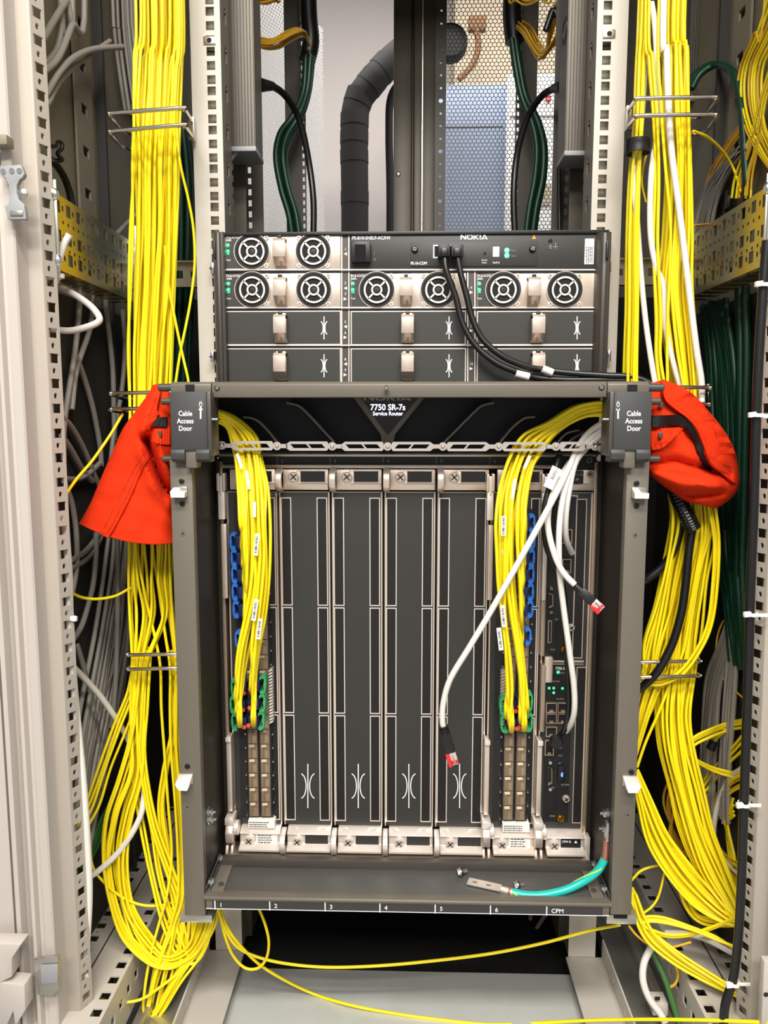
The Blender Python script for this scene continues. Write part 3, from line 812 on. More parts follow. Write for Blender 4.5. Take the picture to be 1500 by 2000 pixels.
def nokia(cx, cy, Y, w, h, m, parent):
    """five wide geometric capitals"""
    def q(x, y): return P(cx - w / 2 + x * w / 100.0, cy - h / 2 + y * h / 20.0, Y)
    polys = [[(0, 20), (0, 0), (6, 0), (17, 13), (17, 0), (21, 0), (21, 20), (16, 20), (4, 7), (4, 20)],
             [(48, 0), (52.5, 0), (52.5, 8), (61, 0), (67.5, 0), (56.5, 10), (68, 20), (61.5, 20), (52.5, 12), (52.5, 20), (48, 20)],
             [(70.5, 0), (75, 0), (75, 20), (70.5, 20)],
             [(77, 20), (86, 0), (91, 0), (100, 20), (95, 20), (93.3, 16), (83.8, 16), (82, 20)]]
    for p in polys[:3]:
        MB().prism([q(a, b) for a, b in p], (0, -0.0003, 0)).build('logo_letter', m, parent, smooth=0)
    # the A with its counter, the O as a rounded frame
    A = MB()
    for p in ([(77, 20), (86, 0), (88.5, 4.5), (82, 20)], [(86, 0), (91, 0), (88.5, 4.5)], [(91, 0), (100, 20), (95, 20), (88.5, 4.5)], [(84.6, 14.2), (92.4, 14.2), (93.6, 17.2), (83.4, 17.2)]):
        A.prism([q(a, b) for a, b in p], (0, -0.0003, 0))
    A.build('logo_letter', m, parent, smooth=0)
    Ob = MB(); out = []; inn = []
    for k in range(24):
        a = 2 * math.pi * k / 24; c, s_ = math.cos(a), math.sin(a)
        sq = lambda v: math.copysign(abs(v) ** 0.5, v)
        out.append(q(34.5 + 11 * sq(c), 10 + 10 * sq(s_))); inn.append(q(34.5 + 6.6 * sq(c), 10 + 6 * sq(s_)))
    Ob.prism_strip(out + out[:1], inn + inn[:1], (0, -0.0003, 0)); Ob.build('logo_letter', m, parent, smooth=0)
nokia(926, 463.2, Y - 0.0002, 53, 9.4, 'white_print', pn)
triangle(1043, 463, Y - 0.0002, 4.2, 0, -1, 'brass', pn, 'warning_mark')
for x_, y_ in ((810, 487), (1040, 486)): screw(x_, y_, Y - 0.0012, 6.5, 'black_plastic', pn, 'thumb_screw', h=0.004, mc='grey_print')
frame_px(846, 478, 900, 504, Y - 0.0016, 2.4, 0.0008, 'white_print', 'port_outline', pn)
rect(849, 481, 897, 502, Y - 0.0013, 0.0004, 'black_matt', 'port_recess', pn)
c = P(947, 495, Y - 0.0013); MB().lathe(c, -YA, [(0.0017, 0), (0.0017, 0.0003)], 12).build('reset_hole', 'black_matt', pn)
rect(963, 482, 975, 501, Y - 0.0018, 0.0008, 'led_white', 'segment_display', pn)
for yy in (489, 499):
    c = P(990, yy, Y - 0.0013); MB().lathe(c, -YA, [(0.003, 0), (0.0027, 0.0008), (0.001, 0.0016)], 16).build('status_light', 'led_green', pn)
c = P(1075, 471, Y); MB().lathe(c, -YA, [(0.0026, 0), (0.0026, 0.0003)], 14).build('earth_socket', 'black_matt', pn)
for pts in ([(1072, 482), (1078, 482)], [(1080, 482), (1090, 482)], [(1085, 486), (1085, 474)], [(1075, 476), (1075, 482)], [(1073, 485), (1077, 485)]): ribbon(pts, Y - 0.0001, 1.2, 'grey_print', 'earth_symbol', pn)
lb = rect(1142, 466, 1160, 516, Y - 0.0004, 0.0004, 'label_paper', 'serial_sticker', pn)
scribble(1144, 482, 1158, 514, Y - 0.0005, 4, 'dark_print', pn, vert=True, seed=3)
# ================================================================== ROUTER CHASSIS
YF, YC = 0.80, 0.905
RT = thing('router_chassis', 'large grey modular router chassis with side rails, cable tray and numbered front shelf', 'router', P(795, 1788, YF))
LX0, LX1, RX0, RX1 = -0.248, -0.2245, 0.2285, 0.2515
zbar1, zbar0 = P(800, 745, YF).z, P(800, 775.5, YF).z
zrail1, zrail0 = P(360, 905, YF).z, P(360, 1789, YF).z
# body behind the cards
MB().box(-0.219, 0.222, YC + 0.004, 1.40, zrail0 + 0.012, zbar1 - 0.004).build('card_cage', 'tray_black', RT, smooth=0)
for nm, a, b, zr0 in (('l', LX0, LX1, P(375, 1789, YF).z), ('r', RX0, RX1, P(1215, 1787, YF).z)):
    rl = MB().box(a, b, YF, YF + 0.014, zr0, zrail1 + 0.004).build('front_rail', 'rail_grey', RT, bevel=0.001)
    xi = b if a < 0 else a
    MB().box(*sorted((xi, xi + (-0.004 if a < 0 else 0.004))), YF + 0.012, YC + 0.004, zr0 + 0.006, zbar0).build('rail_web', 'chassis_inner', rl, smooth=0)
    s = -1 if a < 0 else 1
    # chassis flange beside the cards: silver strip between dark steps
    xs = -0.2165 if a < 0 else 0.2195
    MB().box(*sorted((xs - 0.002, xs + 0.002)), YC - 0.014, YC + 0.004, zr0 + 0.03, P(450, 900, YC).z).build('chassis_flange', 'nickel_brown', rl, bevel=0.0006)
    MB().box(*sorted((xi, xs)), YC - 0.004, YC + 0.004, zr0 + 0.02, P(450, 900, YC).z).build('chassis_step', 'chassis_inner', rl, smooth=0)
    sc_ = [(355, 940), (356, 984), (366, 1497)] if a < 0 else [(1243, 944), (1243, 988), (1233, 1508)]
    for q in sc_: screw(q[0], q[1], YF - 0.0002, 5.6, 'black_plastic', rl, 'rail_screw', h=0.0008, mc='black_matt')
    for q in ([(357, 1042), (366, 1576)] if a < 0 else [(1241, 1045), (1226, 1592)]):
        c = P(q[0], q[1], YF - 0.0001); k = MPP(YF, q[1])
        MB().lathe_closed(c, -YA, [(2 * k, 0), (5 * k, 0), (5 * k, 0.0004), (2 * k, 0.0004)], 18).build('rivet_ring', 'rail_grey', rl)
        MB().lathe(c, -YA, [(2 * k, 0), (2 * k, 0.0002)], 12).build('rivet_hole', 'black_matt', rl)
    # door catches
    for (cx, cy, up) in (((353, 960, 0), (364, 1520, 1)) if a < 0 else ((1247, 962, 0), (1229, 1524, 1))):
        k = MPP(YF, cy); c = P(cx, cy, YF)
        w, h = 14 * k, 10 * k
        MB().prism([c + V3((-w, 0, h)), c + V3((w, 0, h)), c + V3((w, 0, -h)), c + V3((-w, 0, -h))], (0, -0.002, 0)).build('catch_plate', 'galvanised', rl, bevel=0.0005)
        xo = -1 if a < 0 else 1
        if up:
            pts = [c + V3((-w * .95, -0.002, h)), c + V3((w, -0.002, h)), c + V3((w * (.9 if a > 0 else .6), -0.012, -h * .1)), c + V3((w * (.8 if a > 0 else .1), -0.014, -h * 1.3)), c + V3((-w * (.1 if a > 0 else .8), -0.014, -h * 1.3)), c + V3((-w * (.6 if a > 0 else .9), -0.012, -h * .1))]
            hookb = MB().prism([c + V3((-w, -0.002, h)), c + V3((w, -0.002, h)), c + V3((w + xo * 0.001, -0.014, -h * .2)), c + V3((w * .6, -0.014, -h * 1.4)), c + V3((-w * .6, -0.014, -h * 1.4)), c + V3((-w + xo * 0.001, -0.014, -h * .2))], (0, 0.0135, -0.0005))
        else:
            hookb = MB().prism([c + V3((-w, -0.002, h * .8)), c + V3((-w * .1, -0.003, h * .8)), c + V3((w * .1, -0.012, h * .1)), c + V3((w, -0.012, h * .1)), c + V3((w, -0.012, -h)), c + V3((-w, -0.012, -h)), c + V3((-w, -0.012, h * .1))], (0, 0.011, 0))
        hookb.build('door_catch', 'nickel_bright', rl, bevel=0.0006)
# earth studs and lug on the inner right wall
for nm, px, zs, xx in (('l', 402, (1585, 1600), LX1), ('r', 1186, (1588, 1618), RX0)):
    for py in zs:
        z = P(px, py, 0.82).z; s = 1 if nm == 'l' else -1
        MB().lathe((xx, 0.82, z), (s, 0, 0), [(0.006, 0), (0.006, 0.002), (0.0045, 0.002), (0.0045, 0.006), (0.002, 0.007), (0.002, 0.010)], 8).build('earth_stud', 'steel', RT)
# front beam above the tray
bx = lambda a: P(a, 760, YF).x
beam = MB().prism([V3((bx(414), y, z)) for y, z in ((YF + 0.003, zbar1), (YF, zbar1 - 0.003), (YF, zbar0), (YF + 0.03, zbar0), (YF + 0.03, zbar1))], (bx(1185) - bx(414), 0, 0)).build('front_beam', 'rail_grey', RT, bevel=0.0004)
for a, b in ((333, 412), (1187, 1268)):
    MB().prism([V3((bx(a), y, z)) for y, z in ((YF + 0.003, zbar1), (YF, zbar1 - 0.003), (YF, zbar0), (YF + 0.03, zbar0), (YF + 0.03, zbar1))], (bx(b) - bx(a), 0, 0)).build('beam_end', 'rail_grey', RT, bevel=0.0006)
    xa = min(a, b)
    nx = (362, 380) if a < 800 else (1225, 1245)
    rect(nx[0], 751, nx[1], 766, YF - 0.0002, 0.004, 'black_matt', 'beam_notch', RT)
for q in ((424, 758), (1175, 757)): screw(q[0], q[1], YF - 0.0002, 5.5, 'black_plastic', beam, 'beam_screw', h=0.0008, mc='grey_print')
c = P(755, 758, YF); MB().lathe(c, -YA, [(0.0018, 0), (0.0018, 0.004), (0.0026, 0.005), (0.0026, 0.009), (0.0015, 0.0105)], 16).build('beam_stud', 'steel', beam)
MB().box(bx(333), bx(1268), YF + 0.03, YC + 0.01, zbar1 - 0.004, zbar1 - 0.001).build('tray_roof', 'chassis_grey', RT, smooth=0)
# tray walls
zt0 = P(800, 892, YC).z
YT = 0.902
rect(425, 765, 1170, 890, YT, 0.003, 'tray_black', 'tray_back', RT)
zfl = P(800, 884, 0.87).z
MB().box(-0.2245, 0.2285, 0.868, 0.905, zfl - 0.002, zfl).build('tray_floor', 'tray_black', RT, smooth=0)
# curved fins of the tray
def fin(pts, nm='tray_fin'):
    q = [(P(a, b, YT)) for a, b in pts]
    sp = spline(q, 5); k = 0.0011
    a = []; b = []
    for i, p in enumerate(sp):
        d = (sp[min(i + 1, len(sp) - 1)] - sp[max(i - 1, 0)]).normalized(); n = V3((-d.z, 0, d.x)); a.append(p + n * k); b.append(p - n * k)
    MB().prism_strip(a, b, (0, -0.026, 0)).build(nm, 'rail_grey', RT, smooth=40)
for pts in ([(548, 862), (532, 842), (514, 824), (500, 817), (484, 815)], [(656, 862), (632, 836), (604, 806), (588, 793), (566, 788)],
            [(866, 862), (888, 840), (922, 806), (938, 793), (960, 788)], [(972, 862), (992, 838), (1010, 822), (1022, 816), (1038, 815)], [(1082, 862), (1090, 852), (1102, 844), (1122, 840)],
            [(432, 862), (432, 852), (420, 845), (412, 843)]):
    fin(pts)
yp = MB().prism([P(a, b, 0.885) for a, b in [(684, 768), (836, 768), (772, 848), (768, 866), (746, 866), (743, 848)]], (0, 0.017, 0)).build('emblem_plate', 'rail_grey', RT, bevel=0.0006)
MB().prism([P(a, b, 0.8845) for a, b in [(698, 768), (824, 768), (764, 843), (757, 850), (751, 843)]], (0, -0.0005, 0)).build('emblem_face', 'slate_panel', yp, smooth=0)
nokia(757, 775.5, 0.8838, 92, 14, 'grey_print', yp)
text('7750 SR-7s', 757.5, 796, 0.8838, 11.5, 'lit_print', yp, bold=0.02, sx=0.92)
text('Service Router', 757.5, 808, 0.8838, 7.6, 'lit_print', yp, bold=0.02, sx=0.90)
# header strip with slot numbers
hd = rect(427, 884, 1165, 892, YC - 0.010, 0.012, 'nickel', 'header_trim', RT, bevel=0.0008)
rect(427, 892, 1165, 908, YC - 0.006, 0.008, 'black_plastic', 'number_strip', RT)
rect(427, 908, 1150, 915, YC - 0.012, 0.014, 'nickel', 'header_trim', RT, bevel=0.0008)
XS = [-0.2127 + 0.0622 * i for i in range(8)]
def slot_px(x, Y, py):   # world x -> photo x for lettering
    lo, hi = 0.0, 1500.0
    for _ in range(40):
        m = (lo + hi) / 2
        if P(m, py, Y).x < x: lo = m
        else: hi = m
    return lo
for i, t_ in ((1, '2'), (2, '3'), (3, '4'), (4, '5'), (5, '6')):
    sx_ = slot_px(XS[i], YC - 0.006, 900)
    text(t_, sx_ + 9, 901, YC - 0.0063, 6.5, 'grey_print', RT, 'slot_number')
    ribbon([(sx_ - 1, 893), (sx_ - 1, 908)], YC - 0.0062, 1.0, 'grey_print', 'slot_tick', RT)
rect(1085, 893, 1160, 915, YC - 0.0125, 0.012, 'black_plastic', 'socket_plate', RT)
for (cx, cy, r_) in ((1151, 899, 5.0), (1153, 926, 6.0)):
    c = P(cx, cy, YC - 0.0128); k = MPP(YC, cy)
    MB().lathe_closed(c, -YA, [(r_ * .75 * k, 0), (r_ * k, 0), (r_ * k, 0.0008), (r_ * .75 * k, 0.0008)], 20).build('socket_ring', 'grey_print', RT)
# lower shelf with numbered edge
zsh = P(800, 1752, YF).z
zs_back = P(800, 1700, 0.846).z
shf = MB().prism([V3((LX1 + 0.001, YF - 0.006, zsh)), V3((LX1 + 0.001, YF - 0.006, zsh - 0.002)), V3((LX1 + 0.001, 0.87, zs_back - 0.004)), V3((LX1 + 0.001, 0.87, zs_back))], (RX0 - LX1 - 0.002, 0, 0)).build('front_shelf', 'shelf_grey', RT, bevel=0.0006)
MB().prism([V3((LX1 + 0.001, YF - 0.008, zsh + 0.0015)), V3((LX1 + 0.001, YF - 0.009, zsh - 0.001)), V3((LX1 + 0.001, YF - 0.006, zsh - 0.004)), V3((LX1 + 0.001, YF + 0.004, zsh - 0.0035)), V3((LX1 + 0.001, YF + 0.004, zsh + 0.0018))], (RX0 - LX1 - 0.002, 0, 0)).build('shelf_lip', 'rail_grey', shf, bevel=0.0006)
zl0, zl1 = zsh - 0.0145, zsh - 0.004
face = MB().box(LX1 + 0.003, RX0 - 0.003, YF - 0.006, YF - 0.003, zl0, zl1 + 0.001).build('shelf_face', 'rail_grey', shf, bevel=0.0004)
MB().box(LX1 + 0.010, RX0 - 0.010, YF - 0.0063, YF - 0.0058, zl0 + 0.0010, zl1 - 0.0006).build('number_strip', 'gasket', shf, smooth=0)
MB().box(LX1 + 0.003, RX0 - 0.003, YF - 0.0064, YF - 0.0058, zl0 + 0.0002, zl0 + 0.0010).build('strip_line', 'white_print', shf, smooth=0)
for px, t_ in ((420, '1'), (527, '2'), (635, '3'), (742, '4'), (850, '5'), (958, '6'), (1068, 'CPM')):
    X = P(px, 1762, YF - 0.006).x
    MB().box(X - 0.0006, X + 0.0006, YF - 0.0068, YF - 0.0062, zl0, zl1).build('slot_tick', 'white_print', shf, smooth=0)
    text(t_, 0, 0, 0.8, 0, 'white_print', shf, 'slot_number', align='LEFT', bold=0.01, loc=(X + 0.005, YF - 0.0067, (zl0 + zl1) / 2), size=0.0048)
MB().box(-0.2165, 0.2195, 0.848, 0.858, zs_back - 0.002, P(800, 1682, 0.85).z).build('rear_sill', 'chassis_grey', shf, bevel=0.0006)
MB().box(-0.2165, 0.2195, 0.858, 0.905, P(800, 1690, 0.862).z - 0.006, P(800, 1686, 0.862).z).build('sill_top', 'nickel_brown', shf, bevel=0.0006)
for s, xa in ((1, LX1), (-1, RX0)):
    br = MB().box(*sorted((xa + s * 0.001, xa + s * 0.0025)), YF + 0.0, 0.868, zsh, zsh + 0.008).build('shelf_bracket', 'chassis_grey', shf, bevel=0.0004)
    MB().box(*sorted((xa + s * 0.0045, xa + s * 0.0055)), YF + 0.0, 0.868, zsh, zsh + 0.004).build('bracket_edge', 'steel', shf, smooth=0)
    MB().obox((xa + s * 0.014, 0.832, (zsh + zs_back) / 2 + 0.0015), XA, V3((0, 0.07, zs_back - zsh)).normalized(), V3((0, -(zs_back - zsh), 0.07)).normalized(), 0.014, 0.062, 0.002).build('bracket_foot', 'rail_grey', shf, bevel=0.0005)
    for yy in (0.812, 0.856):
        zz = zsh + (zs_back - zsh) * (yy - YF + 0.006) / 0.076
        MB().lathe_closed((xa + s * 0.016, yy, zz + 0.0032), ZA, [(0.0014, 0), (0.0032, 0), (0.0030, 0.0008), (0.0014, 0.0008)], 16).build('foot_eyelet', 'chassis_grey', shf)
        MB().lathe((xa + s * 0.002, yy, zz + 0.006), (s, 0, 0), [(0.0045, 0), (0.0045, 0.003), (0.0035, 0.0032), (0.0032, 0.006), (0.0015, 0.0065)], 8).build('bracket_bolt', 'steel', shf)
# support tongue below the right rail
x0, x1, z0, z1 = RX(1184, 1785, 1243, 1803, YF + 0.01)
MB().box(x0, x1, YF + 0.008, 0.90, z0, z1).build('support_tongue', 'galvanised', RT, bevel=0.0006)
c = P(1212, 1789, YF + 0.007); MB().obox(c, XA, YA, ZA, 0.015, 0.002, 0.006).build('tongue_slot', 'black_matt', RT, bevel=0.0008)
x0, x1, z0, z1 = RX(352, 1785, 415, 1800, YF + 0.01)
MB().box(x0, x1, YF + 0.008, 0.90, z0, z1).build('support_tongue', 'galvanised', RT, bevel=0.0006)
# cable access doors at both ends of the beam
YD = 0.786
for s, (a, b), tx, lx in ((-1, (333, 404), 362, 392), (1, (1199, 1272), 1238, 1207)):
    dlab = 'cable_access_door'
    x0, x1, z0, z1 = RX(a, 765, b, 880, YD)
    d = MB().box(x0, x1, YD, YD + 0.004, z0, z1).build(dlab, 'door_slate', RT, bevel=0.0006)
    MB().box(x0 + 0.0015, x1 - 0.0015, YD - 0.0004, YD + 0.001, z0 + 0.0015, z1 - 0.0015).build('door_field', 'door_slate', d, bevel=0.0003)
    xi0, xi1 = (x1 - 0.002, x1 + 0.004) if s < 0 else (x0 - 0.004, x0 + 0.002)
    MB().box(xi0, xi1, YD + 0.002, YF + 0.02, z0 - 0.006, z1).build('door_cheek', 'chassis_grey', d, bevel=0.001)
    xh0, xh1, zh0, zh1 = RX(a + 1, 877, b + (6 if s < 0 else -2), 903, YD)
    if s > 0: xh0 -= 0.004
    for q0, q1 in ((xh0, xh0 + (xh1 - xh0) * .36), (xh0 + (xh1 - xh0) * .64, xh1)):
        MB().prism([V3((q0, y, z)) for y, z in ((YD, zh1), (YD - 0.002, zh1 - 0.004), (YD - 0.001, zh0 + 0.003), (YD + 0.004, zh0), (YD + 0.02, zh0), (YD + 0.02, zh1))], (q1 - q0, 0, 0)).build('door_hinge', 'door_slate', d, bevel=0.0008)
    qa, qb = xh0 + (xh1 - xh0) * .36, xh0 + (xh1 - xh0) * .64
    MB().box(qa, qb, YD + 0.002, YD + 0.02, zh0 - 0.006, zh1 + 0.001).build('hinge_knuckle', 'rail_grey', d, bevel=0.0008)
    for i, w in enumerate(('Cable', 'Access', 'Door')):
        text(w, tx, 808 + i * 14.6, YD - 0.0006, 9.6, 'white_print', d, bold=0.018, sx=0.86)
    ribbon([(lx, 795), (lx, 818)], YD - 0.0005, 3.0, 'white_print', 'door_arrow', d)
    triangle(lx, 797, YD - 0.0006, 4.2, 0, -1, 'white_print', d, 'door_arrow')
    ribbon([(lx - 2.6, 788), (lx + 2.6, 788), (lx + 2.6, 793), (lx - 2.6, 793), (lx - 2.6, 788)], YD - 0.0005, 1.1, 'white_print', 'lock_symbol', d)
    ribbon([(lx - 2, 788), (lx - 1.6, 784.5), (lx + 1.6, 784.5), (lx + 2, 788)], YD - 0.0005, 1.1, 'white_print', 'lock_symbol', d)
    # pivot pins on the outside, latch tongue inside
    for (px, py, r_, L) in ((a if s < 0 else b, 757, 0.0042, 24), (a if s < 0 else b, 784, 0.0036, 18), (a if s < 0 else b, 896, 0.0034, 16)):
        c = P(px, py, YF + 0.006)
        MB().lathe(c, (s, 0, 0), [(r_, -0.004), (r_, L * 0.00048), (r_ * .8, L * 0.00052)], 16).build('pivot_pin', 'chassis_grey', d)
    c = P(b - 2 if s < 0 else a + 2, 819, YF - 0.004)
    MB().obox(c + V3((-s * 0.006, 0, 0)), XA, YA, ZA, 0.016, 0.012, 0.002).build('latch_tongue', 'steel', d, bevel=0.0008)

# ================================================================== LINKED CABLE GUIDE BAR
YG = 0.853
GB = thing('cable_guide_bar', 'silver jointed guide bar of slotted links across the cable tray', 'guide bar', P(800, 880, YG))
J = [433, 541, 649, 757, 865, 974, 1086, 1163]
yj = [870, 871, 871.5, 872, 872, 872.5, 872, 872]
def gpt(a, b): return P(a, b, YG)
for i in range(7):
    a, b = J[i], J[i + 1]; yc = (yj[i] + yj[i + 1]) / 2; left = a < 757
    # solid arm near one joint, slotted paddle to the other
    if left: x_arm, x_p0, x_p1 = a + 7, a + 20, b - 8
    else:    x_arm, x_p0, x_p1 = b - 7, b - 20, a + 8
    mb = MB(); T = (0, 0.003, 0)
    def poly(pts): mb.prism([gpt(p, q) for p, q in pts], T)
    poly([(x_arm, yc - 4), (x_p0, yc - 4), (x_p0, yc + 4), (x_arm, yc + 4)])
    d = 1 if left else -1
    H = 9.0; wl = 5.0
    poly([(x_p0 - d * 2, yc - 4), (x_p0 + d * 5, yc - H), (x_p1 - d * 3, yc - H), (x_p1, yc - H + 3), (x_p1, yc - H + wl), (x_p0, yc - H + wl)])
    poly([(x_p0 - d * 2, yc + 4), (x_p0 + d * 5, yc + H), (x_p1 - d * 3, yc + H), (x_p1, yc + H - 3), (x_p1, yc + H - wl), (x_p0, yc + H - wl)])
    sh = 7
    poly([(x_p0 - d * 2, yc - H + wl), (x_p0 + d * (9 - sh / 2), yc - H + wl), (x_p0 + d * (9 + sh / 2), yc + H - wl), (x_p0 - d * 2, yc + H - wl)])
    xm = (x_p0 + x_p1) / 2 + d * 2
    poly([(xm - d * (sh / 2 + 2), yc - H + wl), (xm - d * (sh / 2 - 2), yc - H + wl), (xm + d * (sh / 2 + 2), yc + H - wl), (xm + d * (sh / 2 - 2), yc + H - wl)])
    poly([(x_p1 - d * (9 + sh / 2), yc - H + wl), (x_p1, yc - H + wl), (x_p1, yc + H - wl), (x_p1 - d * (9 - sh / 2), yc + H - wl)])
    mb.build('guide_link', 'nickel_bright', GB, smooth=0)
for a, b in zip(J, yj):
    c = gpt(a, b); k = MPP(YG, b)
    ring = MB().lathe_closed(c + YA * 0.0035, -YA, [(4 * k, 0), (8.2 * k, 0), (8.2 * k, 0.004), (4 * k, 0.004)], 24).build('link_joint', 'nickel_bright', GB)
    MB().lathe(c + YA * 0.003, -YA, [(4 * k, 0), (3.8 * k, 0.005), (2.4 * k, 0.0065), (0.0001, 0.007)], 18).build('joint_pin', 'nickel', ring)
for px in (1172, 424):
    MB().obox(gpt(px, 868), XA, YA, ZA, 0.016, 0.003, 0.0028).build('bar_end', 'chassis_grey', GB, bevel=0.0004)

# ================================================================== CARDS
YK = YC - 0.008      # face of the cards
def card_rows(): return ((974, 1182), (1189, 1393), (1400, 1603))
def ejector_top(X0, w, root, window=True):
    """nickel lever block at the head of a card: loop, screw, window"""
    z1, z0 = P(800, 917, YK - 0.006).z, P(800, 958, YK - 0.006).z
    xa, xb = X0 + 0.0075, X0 + w - 0.002
    h = z1 - z0
    o = MB().prism([V3((xa, y, z)) for y, z in ((YK, z1), (YK - 0.006, z1), (YK - 0.006, z0 + h * .36), (YK - 0.009, z0 + h * .30), (YK - 0.007, z0 + h * .02), (YK, z0))], (xb - xa, 0, 0)).build('ejector_top', 'nickel', root, bevel=0.0005)
    MB().box(xa, xa + 0.0165, YK - 0.0075, YK - 0.004, z0 + h * .30, z1 - 0.001).build('ejector_pad', 'nickel', o, bevel=0.0004)
    return o, xa, xb, z0, z1
def loop(X0, zt, zb, Y, root, out=0.022, w=0.0072, m='nickel', flip=False):
    """curved lever fin standing out of the front"""
    a = []; b = []; n = 12
    for k in range(n + 1):
        t = k / n; an = math.pi * t
        z = zb + (zt - zb) * (0.5 + 0.5 * math.cos(an)); y = Y - out * (math.sin(an) ** 0.6)
        a.append(V3((X0, y, z)))
        z2 = zb + (zt - zb) * (0.5 + 0.36 * math.cos(an)); b.append(V3((X0, Y - (out - 0.006) * (math.sin(an) ** 0.6), z2)))
    return MB().prism_strip(a, b, (w, 0, 0)).build('ejector_loop', m, root, bevel=0.0006)
def scr(X, z, Y, r, root, m='nickel_bright', name='captive_screw', h=0.0025):
    o = MB().lathe((X, Y, z), -YA, [(r, -0.001), (r, h * .7), (r * .85, h), (0.0001, h)], 18).build(name, m, root)
    mb = MB()
    for a in (0.7, 0.7 + math.pi / 2):
        u = V3((math.cos(a), 0, math.sin(a))); v = V3((-math.sin(a), 0, math.cos(a)))
        mb.obox((X, Y - h - 0.00005, z), u, YA, v, r * 1.5, 0.0002, r * .22)
    mb.build('screw_slot', 'dark_print', root if root.parent is not None else o, smooth=0)
    return o
def ejector_bottom(X0, w, root, win='slate_panel', lever=False):
    Yb = YK - 0.012
    z1, z0 = P(800, 1613, YK).z, P(800, 1681, 0.862).z
    h = z1 - z0
    xa, xb = X0 + 0.0068, X0 + w - 0.0018
    pr = ((YK, z1), (Yb + 0.006, z1), (Yb - 0.0035, z1 - h * .17), (Yb - 0.0035, z1 - h * .21), (Yb - 0.001, z1 - h * .25), (Yb - 0.001, z1 - h * .70), (Yb - 0.012, z0 + h * .16), (Yb - 0.012, z0 + h * .06), (Yb, z0 + 0.001), (YK, z0 + 0.001))
    o = MB().prism([V3((xa, y, z)) for y, z in pr], (xb - xa, 0, 0)).build('ejector_bottom', 'nickel_bright', root, bevel=0.0004)
    zc = z1 - h * .49 - 0.0006
    wx0, wx1 = X0 + w * (.46 if win != 'none' else .5), X0 + w - 0.0055
    MB().box(wx0 - 0.0008, wx1 + 0.0008, Yb - 0.0014, Yb - 0.0008, zc - 0.0082, zc + 0.0082).build('window_rim', 'nickel_bright', o, bevel=0.0002)
    MB().box(wx0, wx1, Yb - 0.0017, Yb - 0.0010, zc - 0.0074, zc + 0.0074).build('marking_window', win, o, smooth=0)
    scr(X0 + w * .31, zc - 0.001, Yb - 0.001, 0.0058, o, h=0.005)
    if not lever:
        loop(X0 - 0.0004, z1 + 0.001, z0 - 0.003, Yb + 0.004, o, out=0.024, w=0.0062, m='nickel_bright')
    return o, zc, Yb, wx0, wx1
def mesh_col(xa, xb, root, first=0):
    for (p0, p1) in card_rows():
        z1, z0 = P(800, p0, YK).z, P(800, p1, YK).z
        o = MB().box(xa, xb, YK - 0.0002, YK + 0.001, z0, z1).build('air_screen', 'air_mesh', root, smooth=0)
        MB().perf(V3((xa - 0.0011, YK - 0.0009, z0 - 0.0011)), XA, ZA, YA, xb - xa + 0.0022, z1 - z0 + 0.0022, [(0.0011, 0.0011, xb - xa + 0.0011, z1 - z0 + 0.0011)], 0.0008).build('screen_rim', 'nickel_bright', o, smooth=0)
def card_base(i, name, label, cat, group):
    w = 0.0622 if i < 6 else 0.0585
    X0 = XS[i]
    zt, zb = P(800, 960, YK).z, P(800, 1613, YK).z
    r = thing(name, label, cat, (X0 + w / 2, YK, zb), group)
    MB().box(X0 + 0.0022, X0 + w - 0.0022, YK, YK + 0.010, zb, zt).build('face_plate', 'slate_panel', r, smooth=0)
    for xx in (X0 + 0.0014, X0 + w - 0.0030):
        MB().box(xx, xx + 0.0016, YK - 0.0008, YK + 0.010, zb, zt).build('edge_strip', 'nickel', r, smooth=0)
    MB().box(X0 + 0.0022, X0 + w - 0.0022, YK - 0.0008, YK + 0.002, zt - 0.0016, zt).build('edge_strip', 'nickel_brown', r, smooth=0)
    return r, X0, w, zt, zb
pos = {1: 'second slot from the left', 2: 'third slot from the left', 3: 'fourth slot from the left', 4: 'fifth slot, beside the hanging white cable plug'}
for i in range(1, 5):
    r, X0, w, zt, zb = card_base(i, 'blank_slot_panel', 'dark blank slot panel with two air screens, %s' % pos[i], 'blank panel', 'blank slot panels of the router')
    mesh_col(X0 + 0.0042, X0 + 0.0145, r); mesh_col(X0 + w - 0.0155, X0 + w - 0.0052, r)
    o, xa, xb, z0, z1 = ejector_top(X0, w, r)
    loop(X0 + 0.0002, z1 + 0.0015, z0 - 0.001, YK - 0.003, o, out=0.020)
    scr(X0 + w * .32, z1 - (z1 - z0) * .36, YK - 0.0074, 0.0062, o, 'nickel')
    MB().box(X0 + w * .45, X0 + w - 0.006, YK - 0.0064, YK - 0.005, z0 + (z1 - z0) * .40, z1 - 0.0022).build('marking_window', 'black_plastic', o, smooth=0)
    MB().perf(V3((X0 + w * .45 - 0.0008, YK - 0.0067, z0 + (z1 - z0) * .40 - 0.0008)), XA, ZA, YA, w * .55 - 0.006 + 0.0016, (z1 - z0) * .6 - 0.0022 + 0.0016, [(0.0008, 0.0008, w * .55 - 0.006 + 0.0008, (z1 - z0) * .6 - 0.0022 + 0.0008)], 0.0006).build('window_rim', 'nickel', o, smooth=0)
    ejector_bottom(X0, w, r)
    cx = slot_px(X0 + w / 2, YK, 1535)
    airflow(cx, 1535, YK - 0.0003, 86, 29, r, 1.9)

